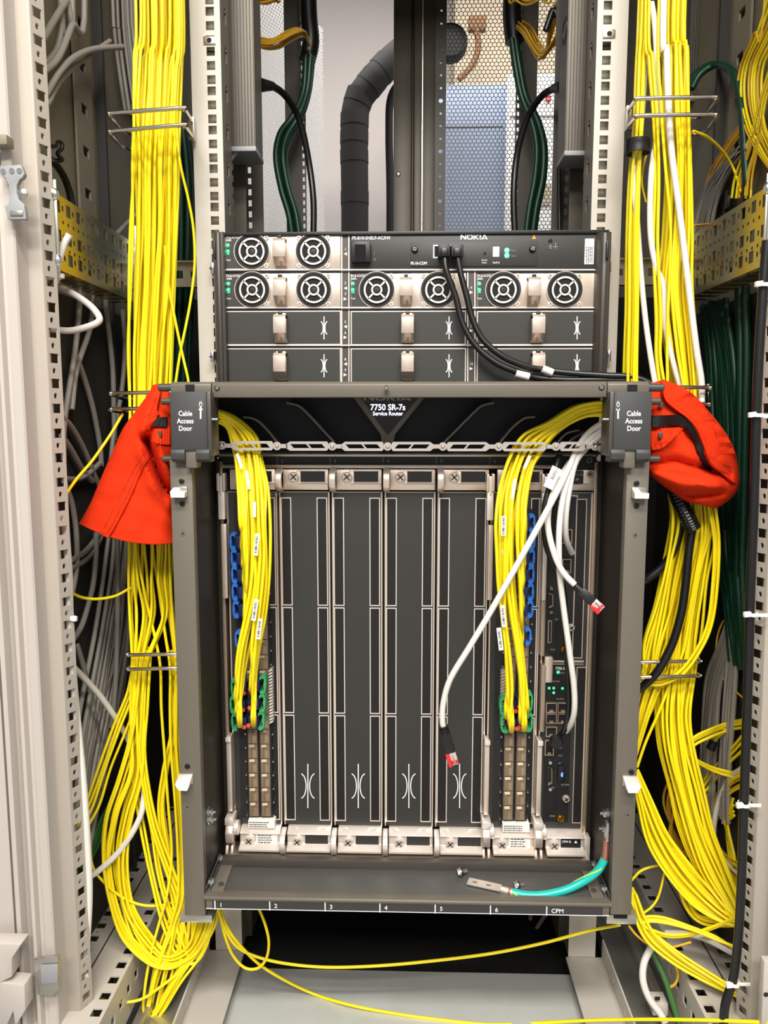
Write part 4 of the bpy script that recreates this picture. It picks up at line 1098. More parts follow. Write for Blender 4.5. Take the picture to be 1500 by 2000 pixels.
def lever(x0, x1, root, top=True):
    """closed card lever beside a live card"""
    Yl = YK - 0.016
    if top:
        zs = [P(800, q, Yl).z for q in (925, 960, 1016, 1026, 1172)]
        o = MB().box(x0 + 0.001, x1 - 0.001, Yl, Yl + 0.012, zs[2], zs[1]).build('lever_block', 'nickel_bright', root, bevel=0.0008)
        for a in (x0, x1 - 0.0032):
            MB().box(a, a + 0.0032, Yl - 0.002, Yl + 0.012, zs[1], zs[0]).build('lever_fork', 'nickel', o, bevel=0.0008)
        MB().box((x0 + x1) / 2 - 0.0015, (x0 + x1) / 2 + 0.0015, Yl - 0.001, Yl + 0.012, zs[1] - 0.004, zs[0] - 0.003).build('lever_pin', 'nickel_bright', o, bevel=0.0006)
        MB().box(x0 + 0.0035, x1 - 0.0005, Yl + 0.002, Yl + 0.012, zs[4], zs[3]).build('lever_bar', 'nickel', o, bevel=0.0006)
    else:
        zs = [P(800, q, Yl).z for q in (1443, 1590, 1598, 1612, 1648, 1650, 1684)]
        o = MB().box(x0 + 0.0015, x1 - 0.0015, Yl, Yl + 0.014, zs[1], zs[0]).build('lever_bar', 'nickel', root, bevel=0.0008)
        MB().box(x0 + 0.0012, x1 - 0.001, Yl - 0.003, Yl - 0.0002, zs[0] - 0.006, zs[0]).build('lever_tip', 'nickel_bright', o, bevel=0.0008)
        MB().box(x0 - 0.001, x1 + 0.001, Yl - 0.008, Yl + 0.014, zs[3], zs[2]).build('lever_head', 'nickel_bright', o, bevel=0.001)
        MB().prism([V3((x0, y, z)) for y, z in ((Yl - 0.007, zs[3]), (Yl - 0.012, zs[3] - 0.008), (Yl - 0.010, zs[4] + 0.003), (Yl - 0.005, zs[4]), (Yl + 0.014, zs[4]), (Yl + 0.014, zs[3]))], (x1 - x0, 0, 0)).build('lever_block', 'nickel', o, bevel=0.001)
        MB().lathe((x1 + 0.003, Yl + 0.004, zs[3] - 0.008), XA, [(0.009, -0.004), (0.009, 0.002), (0.004, 0.003)], 20).build('lever_cam', 'nickel_bright', o)
        for a in (x0 - 0.0002, x1 - 0.003):
            MB().prism([V3((a, y, z)) for y, z in ((Yl + 0.004, zs[5]), (Yl - 0.008, zs[5]), (Yl - 0.012, zs[5] - 0.008), (Yl - 0.010, zs[6] + 0.002), (Yl - 0.004, zs[6]), (Yl + 0.004, zs[6] + 0.004))], (0.0032, 0, 0)).build('lever_fork', 'nickel', o, bevel=0.0006)
    return o
cage_me = {}
def cages(xcols, root, wcol, skip=()):
    """two columns of transceiver cages"""
    for ci, xc in enumerate(xcols):
        zt = P(800, 1008, YK).z; zb = P(800, 1594, YK).z
        n = 20; ph = (zt - zb) / n
        for k in range(n):
            z1 = zt - k * ph; z0 = z1 - ph + 0.0008
            Yo = YK - 0.007
            mb = MB().box(xc - wcol / 2, xc + wcol / 2, Yo, YK + 0.002, z0, z1)
            mb.prism([V3((xc - wcol * .38, Yo, z1 - 0.0004)), V3((xc - wcol * .38, Yo - 0.0018, z1 - 0.003)), V3((xc - wcol * .38, Yo, z1 - 0.0045))], (wcol * .55, 0, 0))
            mb.box(xc - wcol * .38, xc - wcol * .16, Yo - 0.0016, Yo, z0 + 0.001, z1 - 0.003)
            if root not in cage_me: cage_me[root] = []
            o = mb.build('port_cage', 'cage_brown', root, bevel=0.0)
            MB().box(xc + wcol * .0, xc + wcol * .34, Yo - 0.0002, Yo + 0.001, z0 + 0.0015, z1 - 0.0075).build('cage_mouth', 'nickel_brown', o, smooth=0)
def live_card(i, label):
    r, X0, w, zt, zb = card_base(i, 'line_card', label, 'line card', 'live line cards of the router')
    xc = [X0 + w * .46 - 0.0012, X0 + w * .70 - 0.0012]
    MB().box(xc[0] - 0.008, xc[1] + 0.008, YK - 0.004, YK, zb + 0.006, zt - 0.02).build('cage_bed', 'tray_black', r, smooth=0)
    cages(xc, r, 0.0115)
    for j in range(19):   # light pipes along the cages
        z = zb + 0.012 + j * 0.0175
        for xx in (xc[0] - 0.0092, xc[1] + 0.0092):
            MB().box(xx - 0.0007, xx + 0.0007, YK - 0.005, YK, z, z + 0.002).build('light_pipe', 'steel', r, smooth=0)
    mesh_col(X0 + w - 0.0130, X0 + w - 0.0050, r)
    z1, z0 = P(800, 974, YK).z, P(800, 1600, YK).z
    MB().box(X0 + 0.0095, X0 + 0.0195, YK - 0.0006, YK, z0, z1).build('air_screen', 'air_mesh', r, smooth=0)
    o, xa, xb, q0, q1 = ejector_top(X0, w, r)
    MB().box(X0 + w * .45, X0 + w - 0.006, YK - 0.0064, YK - 0.005, q0 + (q1 - q0) * .40, q1 - 0.0022).build('marking_window', 'black_plastic', o, smooth=0)
    lever(X0 - 0.0058 if i else X0 - 0.0062, X0 + 0.0036, r, True); lever(X0 - 0.0045, X0 + 0.0045, r, False)
    o, zc, Yb, wx0, wx1 = ejector_bottom(X0 + (0.004 if i == 0 else 0.002), w - 0.004, r, 'label_paper', lever=True)
    mb = MB(); rnd = random.Random(i)
    for k in range(4):
        x = wx0 + 0.002
        while x < wx0 + (wx1 - wx0) * .66:
            L = rnd.uniform(0.001, 0.004); mb.box(x, x + L, Yb - 0.0019, Yb - 0.0016, zc + 0.0045 - k * 0.003, zc + 0.0055 - k * 0.003); x += L + 0.0008
    mb.build('small_print', 'dark_print', o, smooth=0)
    st = MB().box(xc[0] - 0.0065, xc[1] + 0.011, YK - 0.012, YK - 0.0, zb + 0.0005, zb + 0.0105).build('card_sticker', 'label_paper', r, smooth=0)
    mb = MB()
    for k in range(3):
        x = xc[0] - 0.0052
        while x < xc[1] + 0.001:
            L = rnd.uniform(0.001, 0.003); mb.box(x, x + L, YK - 0.0122, YK - 0.0120, zb + 0.0022 + k * 0.0027, zb + 0.0032 + k * 0.0027); x += L + 0.0007
    mb.build('small_print', 'dark_print', r, smooth=0)
    # ribbed heat sink beside the green pull tabs
    hsx = xc[1] + 0.0095 if i == 0 else xc[0] - 0.0095
    za, zb_ = P(800, 1302, YK).z, P(800, 1408, YK).z
    hk = MB()
    for k in range(18):
        z = zb_ + (za - zb_) * k / 18
        hk.prism([V3((hsx - 0.0022, YK - 0.014, z)), V3((hsx + 0.0022, YK - 0.014, z + 0.0022)), V3((hsx + 0.0022, YK - 0.014, z + 0.0042)), V3((hsx - 0.0022, YK - 0.014, z + 0.002))], (0, 0.012, 0))
    hk.build('ribbed_sink', 'nickel_bright', r, smooth=0)
    return r, xc
C1, xc1 = live_card(0, 'line card in the leftmost slot, full of yellow fibre plugs')
C6, xc6 = live_card(5, 'line card in the sixth slot, full of yellow fibre plugs, left of the control module')
text('XIO-12.8T', 534, 966, YK - 0.0003, 4.6, 'grey_print', C1, sx=0.8)

# --- control module
r, X0, w, zt, zb = card_base(6, 'control_module', 'narrow black control module with ports and green lights at the right end', 'control module', None)
CP = r
Yp = YK
o, xa, xb, q0, q1 = ejector_top(X0, w, r)
rect(1096, 920, 1148, 945, YK - 0.0075, 0.002, 'black_plastic', 'name_window', r)
text('CMA2-7s', 1124, 927, YK - 0.0079, 5.5, 'grey_print', r, sx=0.95); text('CPM A', 1118, 937, YK - 0.0079, 5, 'grey_print', r, sx=0.9)
triangle(1128, 937, YK - 0.0077, 2.6, 0, 1, 'grey_print', r)
rect(1139, 918, 1161, 945, YK - 0.0076, 0.008, 'nickel', 'edge_block', r, bevel=0.0006)
screw(1152, 926, YK - 0.0078, 6.5, 'nickel_brown', r)
text('s CPM2', 1118, 969, YK - 0.0003, 5, 'white_print', r, bold=0.01)
for p0, p1 in ((976, 1284), (1304, 1606)):
    x0, x1, z0, z1 = RX(1123, p0, 1140, p1, YK)
    a = MB().box(x0, x1, YK - 0.0002, YK + 0.001, z0, z1).build('air_screen', 'air_mesh', r, smooth=0)
    MB().perf(V3((x0 - 0.001, YK - 0.0009, z0 - 0.001)), XA, ZA, YA, x1 - x0 + 0.002, z1 - z0 + 0.002, [(0.001, 0.001, x1 - x0 + 0.001, z1 - z0 + 0.001)], 0.0008).build('screen_rim', 'nickel', a, smooth=0)
rect(1066, 1290, 1140, 1293.5, YK - 0.001, 0.002, 'nickel', 'module_rail', r)
rect(1066, 1296, 1140, 1298.5, YK - 0.001, 0.002, 'nickel_brown', 'module_rail', r)
rect(1062, 1300, 1120, 1372, YK - 0.0004, 0.001, 'black_plastic', 'status_panel', r)
rect(1062, 970, 1120, 1290, YK - 0.0004, 0.001, 'black_plastic', 'upper_panel', r)
rect(1062, 1430, 1112, 1605, YK - 0.0004, 0.001, 'black_plastic', 'lower_panel', r)
text('7750 SR-7s', 1100, 1306, YK - 0.0006, 5.5, 'white_print', r, bold=0.01, sx=0.85)
for q in ((1090, 1313, 3.2), (1072.5, 1344, 2.6), (1081.5, 1344, 2.6), (1081.5, 1353, 2.6), (1098.5, 1344.5, 2.6), (1094, 980, 2.6), (1094, 999, 2.6)):
    c = P(q[0], q[1], YK - 0.0004); k = q[2] * MPP(YK, q[1])
    MB().lathe(c, -YA, [(k, 0), (k * .9, 0.0006), (k * .4, 0.001)], 12).build('status_light', 'led_green_soft', r)
for t_, a, b in (('PWR FAN', 1084, 1331), ('Status', 1098, 1314), ('Act Mstr', 1094, 1365), ('CF3', 1087, 1210), ('SYNC', 1080, 1269), ('OES', 1094, 1461), ('OES2', 1094, 1476), ('BT', 1093, 1491), ('CF3', 1079, 1539), ('BT PWR', 1104, 1533), ('SYNC', 1079, 1594)):
    text(t_, a, b, YK - 0.0006, 3.4, 'grey_print', r, sx=0.85)
def rj45(px0, py0, px1, py1, nm='ethernet_port'):
    f = frame_px(px0, py0, px1, py1, YK - 0.003, 2.0, 0.003, 'nickel_brown', nm, r)
    rect(px0 + 2, py0 + 2, px1 - 2, py1 - 2, YK - 0.0012, 0.0006, 'black_matt', 'port_mouth', f)
    rect(px0 + (px1 - px0) * .32, py1 - 6, px1 - (px1 - px0) * .32, py1 - 2, YK - 0.0022, 0.001, 'nickel_brown', 'port_key', f)
for q in ((1066, 1373, 1088, 1393), (1066, 1394, 1088, 1414), (1089, 1373, 1110, 1393), (1089, 1394, 1110, 1414), (1066, 1420, 1088, 1440), (1064, 1446, 1082, 1476), (1095, 1034, 1118, 1062), (1098, 1092, 1116, 1120)):
    rj45(*q)
def dsub(cx, cy, h):
    pts = [(cx - 5, cy - h / 2), (cx + 4, cy - h / 2 + 4), (cx + 4, cy + h / 2 - 4), (cx - 5, cy + h / 2)]
    f = MB().prism([P(a, b, YK - 0.0008) for a, b in pts], (0, -0.004, 0)).build('serial_port', 'nickel_brown', r, bevel=0.0006)
    MB().prism([P(cx + (a - cx) * .7, cy + (b - cy) * .86, YK - 0.0049) for a, b in pts], (0, -0.0002, 0)).build('port_mouth', 'black_matt', f, smooth=0)
    for s in (-1, 1):
        screw(cx, cy + s * (h / 2 + 8), YK - 0.0008, 4.2, 'steel', r, 'port_nut', h=0.003, cross=False)
dsub(1076, 1172, 30); dsub(1074, 1514, 36)
f = rect(1070, 1212, 1078, 1256, YK - 0.001, 0.001, 'nickel_brown', 'card_slot', r, bevel=0.0003); rect(1072, 1214, 1076, 1254, YK - 0.0013, 0.0004, 'black_matt', 'slot_mouth', f)
rect(1085, 1213, 1112, 1290, YK - 0.0012, 0.001, 'black_matt', 'card_bay', r); rect(1085, 1542, 1110, 1604, YK - 0.0012, 0.001, 'black_matt', 'card_bay', r)
for q in ((1100, 1267), (1093, 1595)):
    c = P(q[0], q[1], YK - 0.001)
    MB().lathe(c, (0.25, -1, -0.2), [(0.0042, 0), (0.0042, 0.003), (0.003, 0.003), (0.003, 0.007), (0.0014, 0.007)], 12).build('coax_socket', 'brass', r)
for q in ((1115, 1225), (1105, 1559), (1074, 1291)):
    screw(q[0], q[1], YK - 0.001, 7.2, 'nickel', r, 'captive_screw', h=0.004)
rect(1090, 1497, 1104, 1527, YK - 0.0035, 0.003, 'black_plastic', 'wireless_dongle', r, bevel=0.0008)
ribbon([(1095.5, 1511), (1099.5, 1515.5), (1097.5, 1517.5), (1097.5, 1508.5), (1099.5, 1510.5), (1095.5, 1515.5)], YK - 0.0037, 1.0, 'led_blue', 'wireless_symbol', r)
lever(X0 - 0.0050, X0 + 0.0040, r, True); lever(X0 - 0.0040, X0 + 0.0050, r, False)
rect(1057, 1100, 1066, 1282, YK - 0.012, 0.012, 'nickel_brown', 'side_lever', r, bevel=0.0008)
rect(1056, 1300, 1065, 1430, YK - 0.012, 0.012, 'nickel_brown', 'side_lever', r, bevel=0.0008)
lk_ = rect(1064, 1284, 1080, 1334, YK - 0.010, 0.008, 'nickel', 'lever_lock', r, bevel=0.0015)
o, zc, Yb, wx0, wx1 = ejector_bottom(X0 + 0.004, w - 0.004, r, 'black_plastic', lever=True)
text('CPM B', 0, 0, 0.8, 0, 'white_print', o, align='LEFT', bold=0.01, loc=(wx0 + 0.0012, Yb - 0.0022, zc + 0.003), size=0.0027)
cxp = slot_px(wx1 - 0.006, Yb, 1650)
MB().prism([V3((wx1 - 0.008, Yb - 0.0018, zc + 0.0015)), V3((wx1 - 0.004, Yb - 0.0018, zc + 0.0015)), V3((wx1 - 0.006, Yb - 0.0018, zc + 0.0048))], (0, -0.0003, 0)).build('arrow_mark', 'white_print', o, smooth=0)
xe = X0 + w
MB().box(xe - 0.001, xe + 0.006, YK - 0.014, YK, P(800, 1676, .88).z, P(800, 1634, .88).z).build('end_block', 'nickel_bright', r, bevel=0.0008)
# ================================================================== CABLES
RN = random.Random(11)
def PZ(px, py, z):
    d = CAM_R @ Vector(((px - 750.0) / F_PX, (1000.0 - py) / F_PX, -1.0))
    return CAM_L + d * ((z - CAM_L.z) / d.z)
def inside(p):
    # keep a run clear of the cabinet's side walls
    if abs(p.x) > 0.388 and p.y < 1.5:
        k = 0.388 / abs(p.x); return CAM_L + (p - CAM_L) * k
    return p
CORE = MB()
def to_roof(q, py0, py1):
    # runs that leave the picture at the top go on up to the cabinet roof
    up = lambda p: V3((p.x, p.y, min(TOPZ - 0.01, p.z + 0.6)))
    if py0 <= -15 and q[0].z < TOPZ - 0.05: q = [up(q[0])] + q
    if py1 <= -15 and q[-1].z < TOPZ - 0.05: q = q + [up(q[-1])]
    return q
def cable(pts, r, m, label, group=None, name='fibre_cable', cat='cable', per=6, seg=7, world=False):
    q = [V3(p) for p in pts] if world else [inside(P(*p)) for p in pts]
    jit = V3((0, RN.uniform(-1, 1) * 0.006, 0)) if group else V3()
    q = [p + jit for p in q]
    if not world: q = to_roof(q, pts[0][1], pts[-1][1])
    o = MB().tube(spline(q, per), r, seg).build(name, m, None, smooth=60, recalc=False)
    return tag(o, label, cat, group)
def bundle(secs, n, r, m, label, group, seed=0, thick=0.02, wander=0.22, name='fibre_cable', per=6, ends=None, keep=None, layers=3, lab_ends=None, core=False):
    """n cables along a run of sections (px, py, Y, half width px)"""
    rnd = random.Random(seed)
    C = [P(a, b, y) for a, b, y, _ in secs]
    L = []
    for i in range(len(C)):
        d = C[min(i + 1, len(C) - 1)] - C[max(i - 1, 0)]; d.y = 0; d.normalize()
        L.append(V3((d.z, 0, -d.x)) * -1)     # sideways in the plane of the front; -1: right when falling
    out = []
    keep_n = n if (ends or not m.startswith('yellow') or n < 5) else max(3, round(n * 0.6))
    order = list(range(n)); rnd.shuffle(order); kept = set(order[:keep_n])
    for k in range(n):
        s0 = -1 + 2 * (k + 0.5) / n + rnd.uniform(-0.6, 0.6) / n
        lay = k % layers
        d0 = ((lay + 0.5) / layers - 0.5) * 2
        if k not in kept: d0 = 1.1 + 0.3 * rnd.random()
        pts = []; ws = 0
        for i, c in enumerate(C):
            ws = ws * 0.75 + rnd.uniform(-1, 1) * wander * 0.55
            sI = max(-1.08, min(1.08, s0 + ws))
            hw = secs[i][3] * MPP(secs[i][2], secs[i][1])
            pts.append(inside(c + L[i] * (sI * hw) + YA * (d0 * thick / 2 + rnd.uniform(-1, 1) * thick * 0.08)))
        if ends:
            e = ends[k % len(ends)]
            ey = e[1]
            new = []
            for p, s_ in zip(pts, secs):
                if s_[1] >= ey - 40: continue
                w = min(1, max(0, (s_[1] - (ey - 300)) / 260)); w = w * w * (3 - 2 * w) * 0.92
                q_ = p.copy(); q_.x = p.x + (P(e[0], s_[1], s_[2]).x - p.x) * w; new.append(q_)
            pts = new
            tgt = P(e[0], e[1], e[2])
            dx = -2.6 if k % 2 else 2.6
            pts += [P(e[0] + dx, e[1] - 22, e[2] - 0.014), P(e[0] + dx, e[1] - 4, e[2] - 0.009), P(e[0] + dx * .6, e[1] + 3, e[2] + 0.004)]
        pts = to_roof(pts, secs[0][1], 0 if ends else secs[-1][1])
        if k not in kept and not core: continue
        if k not in kept:
            CORE.tube(spline(pts, per), r, 6); continue
        o = MB().tube(spline(pts, per), r, 7).build(name, m, None, smooth=60, recalc=False)
        tag(o, label if not lab_ends else lab_ends[k % len(lab_ends)], 'cable', group); out.append((o, pts))
    return out
YL = 'yellow_cable'
RF = 0.00175
# --- left riser
G = 'yellow fibres in the left riser'
bundle([(313, -30, .915, 44), (308, 120, .915, 44), (305, 230, .905, 43), (303, 320, .91, 44), (300, 450, .915, 43), (296, 560, .915, 42), (290, 680, .915, 38), (287, 790, .91, 34), (285, 900, .89, 30), (290, 1000, .885, 34)],
       44, RF, YL, 'yellow fibre cable falling in the thick riser left of the power shelf', G, 1, thick=0.030, wander=0.16, core=True)
bundle([(350, -30, .90, 7), (345, 150, .90, 6), (342, 240, .90, 5), (345, 350, .91, 6), (338, 500, .92, 9), (334, 620, .92, 9), (330, 745, .92, 10), (325, 850, .92, 8)],
       6, RF, YL, 'yellow fibre strand at the right edge of the left riser', 'edge strands of the left riser', 2, thick=0.012)
cable([(345, 250, .90), (352, 320, .90), (368, 390, .915), (378, 450, .925), (380, 520, .925), (370, 600, .92), (352, 690, .915), (341, 760, .91)], 0.0016, YL, 'single yellow fibre with black print bowing out beside the left rail')
cable([(322, 480, .90), (330, 560, .905), (345, 640, .91), (358, 700, .91), (368, 745, .91), (372, 790, .92)], 0.0016, YL, 'single yellow fibre slanting right above the left cable access door')
cable([(240, 808, .87), (215, 850, .86), (180, 900, .84), (150, 935, .82), (124, 972, .80)], 0.0017, YL, 'yellow fibre slanting down left from the orange sleeve to the holed post')
cable([(255, 1148, .88), (225, 1164, .87), (190, 1170, .85), (160, 1167, .83), (138, 1157, .80)], 0.0017, YL, 'yellow fibre sagging below the left orange sleeve towards the holed post')
# --- below the left sleeve
G = 'yellow fibres below the left orange sleeve'
LB = 'yellow fibre cable falling from the left orange sleeve through the lower wire ring'
bundle([(288, 960, .885, 40), (292, 1060, .885, 44), (292, 1130, .885, 40), (297, 1200, .885, 40), (278, 1290, .88, 18), (272, 1360, .885, 17), (272, 1440, .885, 18), (270, 1510, .885, 16), (246, 1590, .88, 26), (232, 1680, .875, 26), (248, 1770, .87, 26), (288, 1836, .865, 22), (330, 1868, .86, 14), (375, 1850, .86, 14), (400, 1800, .87, 20), (405, 1760, .88, 20)],
       20, RF, YL, LB, G, 3, thick=0.020, wander=0.28)
bundle([(300, 960, .89, 40), (305, 1060, .89, 40), (312, 1150, .89, 34), (325, 1240, .89, 24), (333, 1300, .885, 18), (333, 1380, .885, 16), (335, 1460, .885, 14), (343, 1560, .885, 14), (350, 1660, .885, 12), (346, 1740, .87, 16), (330, 1800, .865, 16), (310, 1860, .86, 14), (296, 1920, .855, 10), (290, 1968, .85, 6), (300, 1982, .848, 5), (318, 1960, .85, 7), (350, 1905, .855, 8), (388, 1848, .865, 10), (405, 1780, .88, 12)],
       14, RF, YL, 'yellow fibre cable running down behind the left router rail to the cabinet base', 'yellow fibres behind the left router rail', 4, thick=0.022, wander=0.25)
bundle([(274, 1280, .89, 14), (262, 1350, .89, 12), (235, 1420, .885, 14), (205, 1500, .88, 12), (182, 1570, .87, 14), (160, 1610, .86, 14), (140, 1650, .85, 14)],
       6, RF, YL, 'yellow fibre slanting left below the lower wire ring towards the holed post', 'yellow fibres slanting to the left post', 5, thick=0.015)
bundle([(276, 1270, .885, 9), (270, 1350, .88, 9), (258, 1440, .88, 9), (235, 1520, .875, 10), (210, 1600, .87, 10), (205, 1680, .865, 10), (218, 1760, .86, 10), (245, 1830, .855, 10), (300, 1880, .85, 8), (350, 1880, .855, 8), (395, 1830, .86, 12), (412, 1770, .87, 10)],
       7, RF, YL, 'yellow fibre in the wide outer loop at the lower left', 'outer loops at the lower left', 6, thick=0.014)
bundle([(285, 1260, .90, 12), (272, 1360, .90, 10), (266, 1440, .90, 10), (275, 1520, .895, 12), (290, 1610, .89, 12), (305, 1700, .88, 10), (325, 1780, .87, 10), (345, 1830, .865, 14), (362, 1862, .86, 12), (380, 1868, .86, 8), (396, 1840, .865, 10), (408, 1780, .88, 12)],
       9, RF, YL, 'yellow fibre running straight to the knot of loops below the left rail', 'inner strands at the lower left', 7, thick=0.016, wander=0.35)
bundle([(338, 1270, .89, 8), (343, 1360, .89, 6), (340, 1430, .89, 5), (325, 1500, .89, 5), (316, 1580, .89, 5), (330, 1680, .885, 6), (352, 1790, .87, 8), (362, 1850, .86, 8), (360, 1888, .855, 8)],
       4, RF, YL, 'yellow fibre bowing left beside the left router rail', 'bowed strands beside the left rail', 8, thick=0.010)
bundle([(290, 1270, .88, 8), (285, 1380, .88, 7), (280, 1480, .88, 6), (300, 1600, .88, 8), (330, 1690, .875, 8), (352, 1760, .87, 8), (345, 1830, .86, 8), (330, 1900, .855, 8), (312, 1965, .85, 6), (303, 1978, .85, 5), (318, 1962, .85, 5), (350, 1900, .855, 7), (390, 1840, .86, 8), (412, 1775, .87, 8)],
       5, RF, YL, 'yellow fibre in the narrow loop hanging over the base frame, lower left', 'narrow loops at the lower left', 9, thick=0.010, wander=0.3)
cable([(168, 1925, .83), (190, 1948, .83), (230, 1958, .83), (275, 1952, .835), (310, 1930, .84), (350, 1900, .85)], 0.0018, YL, 'lone yellow fibre sagging over the base frame at the lower left corner')
cable([(175, 1640, .85), (180, 1690, .855), (200, 1720, .86), (235, 1750, .865), (280, 1768, .87), (330, 1765, .875), (355, 1745, .88)], 0.0017, YL, 'yellow fibre curving under the loops beside the left post')
bundle([(372, 1760, .87, 12), (370, 1800, .865, 12), (362, 1850, .86, 14), (340, 1880, .857, 14), (305, 1876, .858, 12), (268, 1830, .862, 10), (248, 1770, .87, 10), (236, 1690, .88, 10), (246, 1600, .89, 10), (268, 1500, .90, 10), (276, 1400, .90, 8)], 8, RF, YL, 'yellow fibre dropping from under the left rail end into the loops', 'fibres dropping under the left rail end', 10, thick=0.014, wander=0.4)
# --- right riser
bundle([(1325, -30, .90, 20), (1329, 100, .90, 22), (1331, 215, .895, 21), (1334, 320, .90, 21), (1333, 450, .905, 26), (1328, 560, .905, 30), (1338, 680, .90, 26), (1346, 770, .895, 20), (1345, 850, .885, 22), (1345, 950, .87, 30)],
       30, RF, YL, 'yellow fibre cable falling in the thick riser right of the power shelf', 'yellow fibres in the right riser', 12, thick=0.030, wander=0.18, core=True)
bundle([(1258, -30, .91, 5), (1252, 120, .91, 6), (1247, 250, .91, 7), (1240, 350, .915, 9), (1236, 470, .915, 10), (1235, 600, .915, 10), (1232, 740, .915, 10), (1236, 830, .92, 9)],
       11, RF, YL, 'yellow fibre in the slim strand close beside the right rail', 'slim strand beside the right rail', 13, thick=0.018, core=True)
bundle([(1266, -30, .895, 5), (1272, 120, .895, 5), (1280, 230, .89, 5), (1284, 350, .90, 6), (1281, 480, .90, 8), (1286, 620, .90, 7), (1286, 700, .90, 6), (1300, 780, .895, 10), (1320, 860, .88, 12)],
       6, RF, YL, 'yellow fibre between the white cables of the right riser', 'yellow strands between white cables', 14, thick=0.012)
cable([(1288, -20, .89), (1291, 200, .885), (1300, 330, .89), (1310, 450, .89), (1305, 600, .89), (1303, 700, .89), (1306, 790, .885)], 0.0017, YL, 'single yellow fibre beside the leftmost white cable of the right riser')
cable([(1354, 256, .90), (1385, 270, .92), (1415, 300, .95), (1435, 335, .98), (1447, 375, 1.0)], 0.0016, YL, 'yellow fibre arching right from the right riser to the black clamp')
cable([(1263, 300, .93), (1256, 330, .93), (1254, 360, .93), (1262, 395, .93)], 0.0012, YL, 'thin yellow fibre curl behind the white cable of the right riser')
cable([(1356, 440, .95), (1380, 438, .98), (1400, 436, 1.0)], 0.0013, 'yellow_cable_amber', 'thin yellow fibre crossing to the right punched section')
for k, (pts, lb) in enumerate(([[(1297, -20, .885), (1302, 100, .885), (1306, 215, .88), (1312, 300, .885), (1328, 420, .885), (1345, 560, .885), (1360, 680, .88), (1370, 745, .875), (1370, 790, .87), (1366, 830, .86)], 'white cable crossing diagonally in front of the right yellow riser'],
                  [[(1272, 5, .895), (1280, 60, .895), (1286, 200, .895), (1283, 260, .90), (1272, 340, .90), (1270, 450, .90), (1281, 520, .90), (1296, 560, .90), (1300, 640, .90), (1318, 720, .895), (1335, 775, .89), (1345, 820, .88)], 'white cable winding between the yellow strands of the right riser'],
                  [[(1264, 50, .915), (1256, 200, .915), (1247, 280, .915), (1238, 350, .915), (1245, 440, .915), (1254, 560, .915), (1264, 650, .91), (1278, 740, .90), (1290, 790, .89)], 'white cable nearest the right rail, through the black strap'])):
    cable(pts, 0.0032 if k else 0.0036, 'pale_cable', lb, name='data_cable', seg=10)
c = P(1245, 287, .905)
tag(MB().lathe_closed(c, ZA, [(0.011, -0.007), (0.0135, -0.007), (0.0135, 0.007), (0.011, 0.007)], 18).build('hook_strap', 'black_plastic', None), 'black strap round the cables beside the right rail', 'strap')
# --- below the right sleeve
LB = 'yellow fibre cable falling from the right orange sleeve through the lower wire ring'
bundle([(1352, 960, .875, 45), (1352, 1020, .875, 42), (1335, 1100, .88, 40), (1315, 1190, .885, 38), (1296, 1260, .885, 38), (1285, 1310, .885, 32), (1262, 1380, .885, 24), (1245, 1440, .89, 16), (1232, 1490, .89, 10)],
       24, RF, YL, LB, 'yellow fibres below the right orange sleeve', 21, thick=0.026, wander=0.2, core=True)
bundle([(1360, 960, .88, 34), (1362, 1040, .88, 30), (1345, 1130, .885, 30), (1332, 1220, .89, 30), (1322, 1310, .89, 28), (1315, 1390, .885, 28), (1322, 1460, .88, 28), (1340, 1540, .875, 28), (1362, 1620, .865, 28), (1390, 1690, .855, 26), (1420, 1750, .84, 18), (1440, 1790, .82, 12)],
       28, RF, YL, 'yellow fibre running from the lower right wire ring to the right post', 'yellow fibres running to the right post', 22, thick=0.028, wander=0.22, core=True)
bundle([(1388, 985, .86, 8), (1398, 1060, .86, 6), (1394, 1150, .86, 6), (1384, 1220, .86, 6), (1362, 1270, .86, 5), (1330, 1312, .865, 5), (1290, 1332, .87, 5), (1258, 1330, .875, 5), (1245, 1325, .88, 4)],
       4, RF, YL, 'yellow fibre bowing widest right below the right orange sleeve', 'bowed fibres below the right sleeve', 23, thick=0.008)
bundle([(1236, 1500, .885, 6), (1256, 1560, .88, 14), (1282, 1630, .87, 22), (1318, 1690, .86, 24), (1365, 1745, .85, 22), (1410, 1780, .835, 14), (1445, 1795, .82, 10)],
       22, RF, YL, 'yellow fibre cable sweeping right from behind the right router rail', 'fibres sweeping from the right rail', 24, thick=0.024, wander=0.2, core=True)
bundle([(1250, 1560, .88, 5), (1285, 1640, .875, 8), (1320, 1700, .865, 10), (1345, 1770, .86, 10), (1375, 1800, .85, 8), (1440, 1805, .82, 6)],
       6, RF, YL, 'yellow fibre in the lowest sweep from the right router rail', 'lowest sweep from the right rail', 25, thick=0.012, wander=0.3)
bundle([(1236, 1740, .86, 6), (1252, 1790, .855, 14), (1275, 1830, .845, 16), (1320, 1870, .83, 16), (1375, 1905, .815, 14), (1420, 1930, .80, 10), (1450, 1945, .79, 9)],
       12, RF, YL, 'yellow fibre cable slanting over the base frame at the lower right', 'fibres over the lower right base frame', 26, thick=0.016, wander=0.2)
for k, d in enumerate((0, 5, 10)):
    cable([(1442, 1788 + d, .815), (1400, 1806 + d, .83), (1350, 1822 + d, .84), (1305, 1825 + d, .845), (1272, 1815 + d * .6, .848), (1256, 1806, .85), (1266, 1799 - d * .3, .85), (1300, 1802 - d * .4, .845), (1350, 1815, .835), (1400, 1835, .82), (1440, 1850 + d, .81)],
          RF, YL, 'yellow fibre in the flat loop pointing left at the lower right', 'flat loops at the lower right')
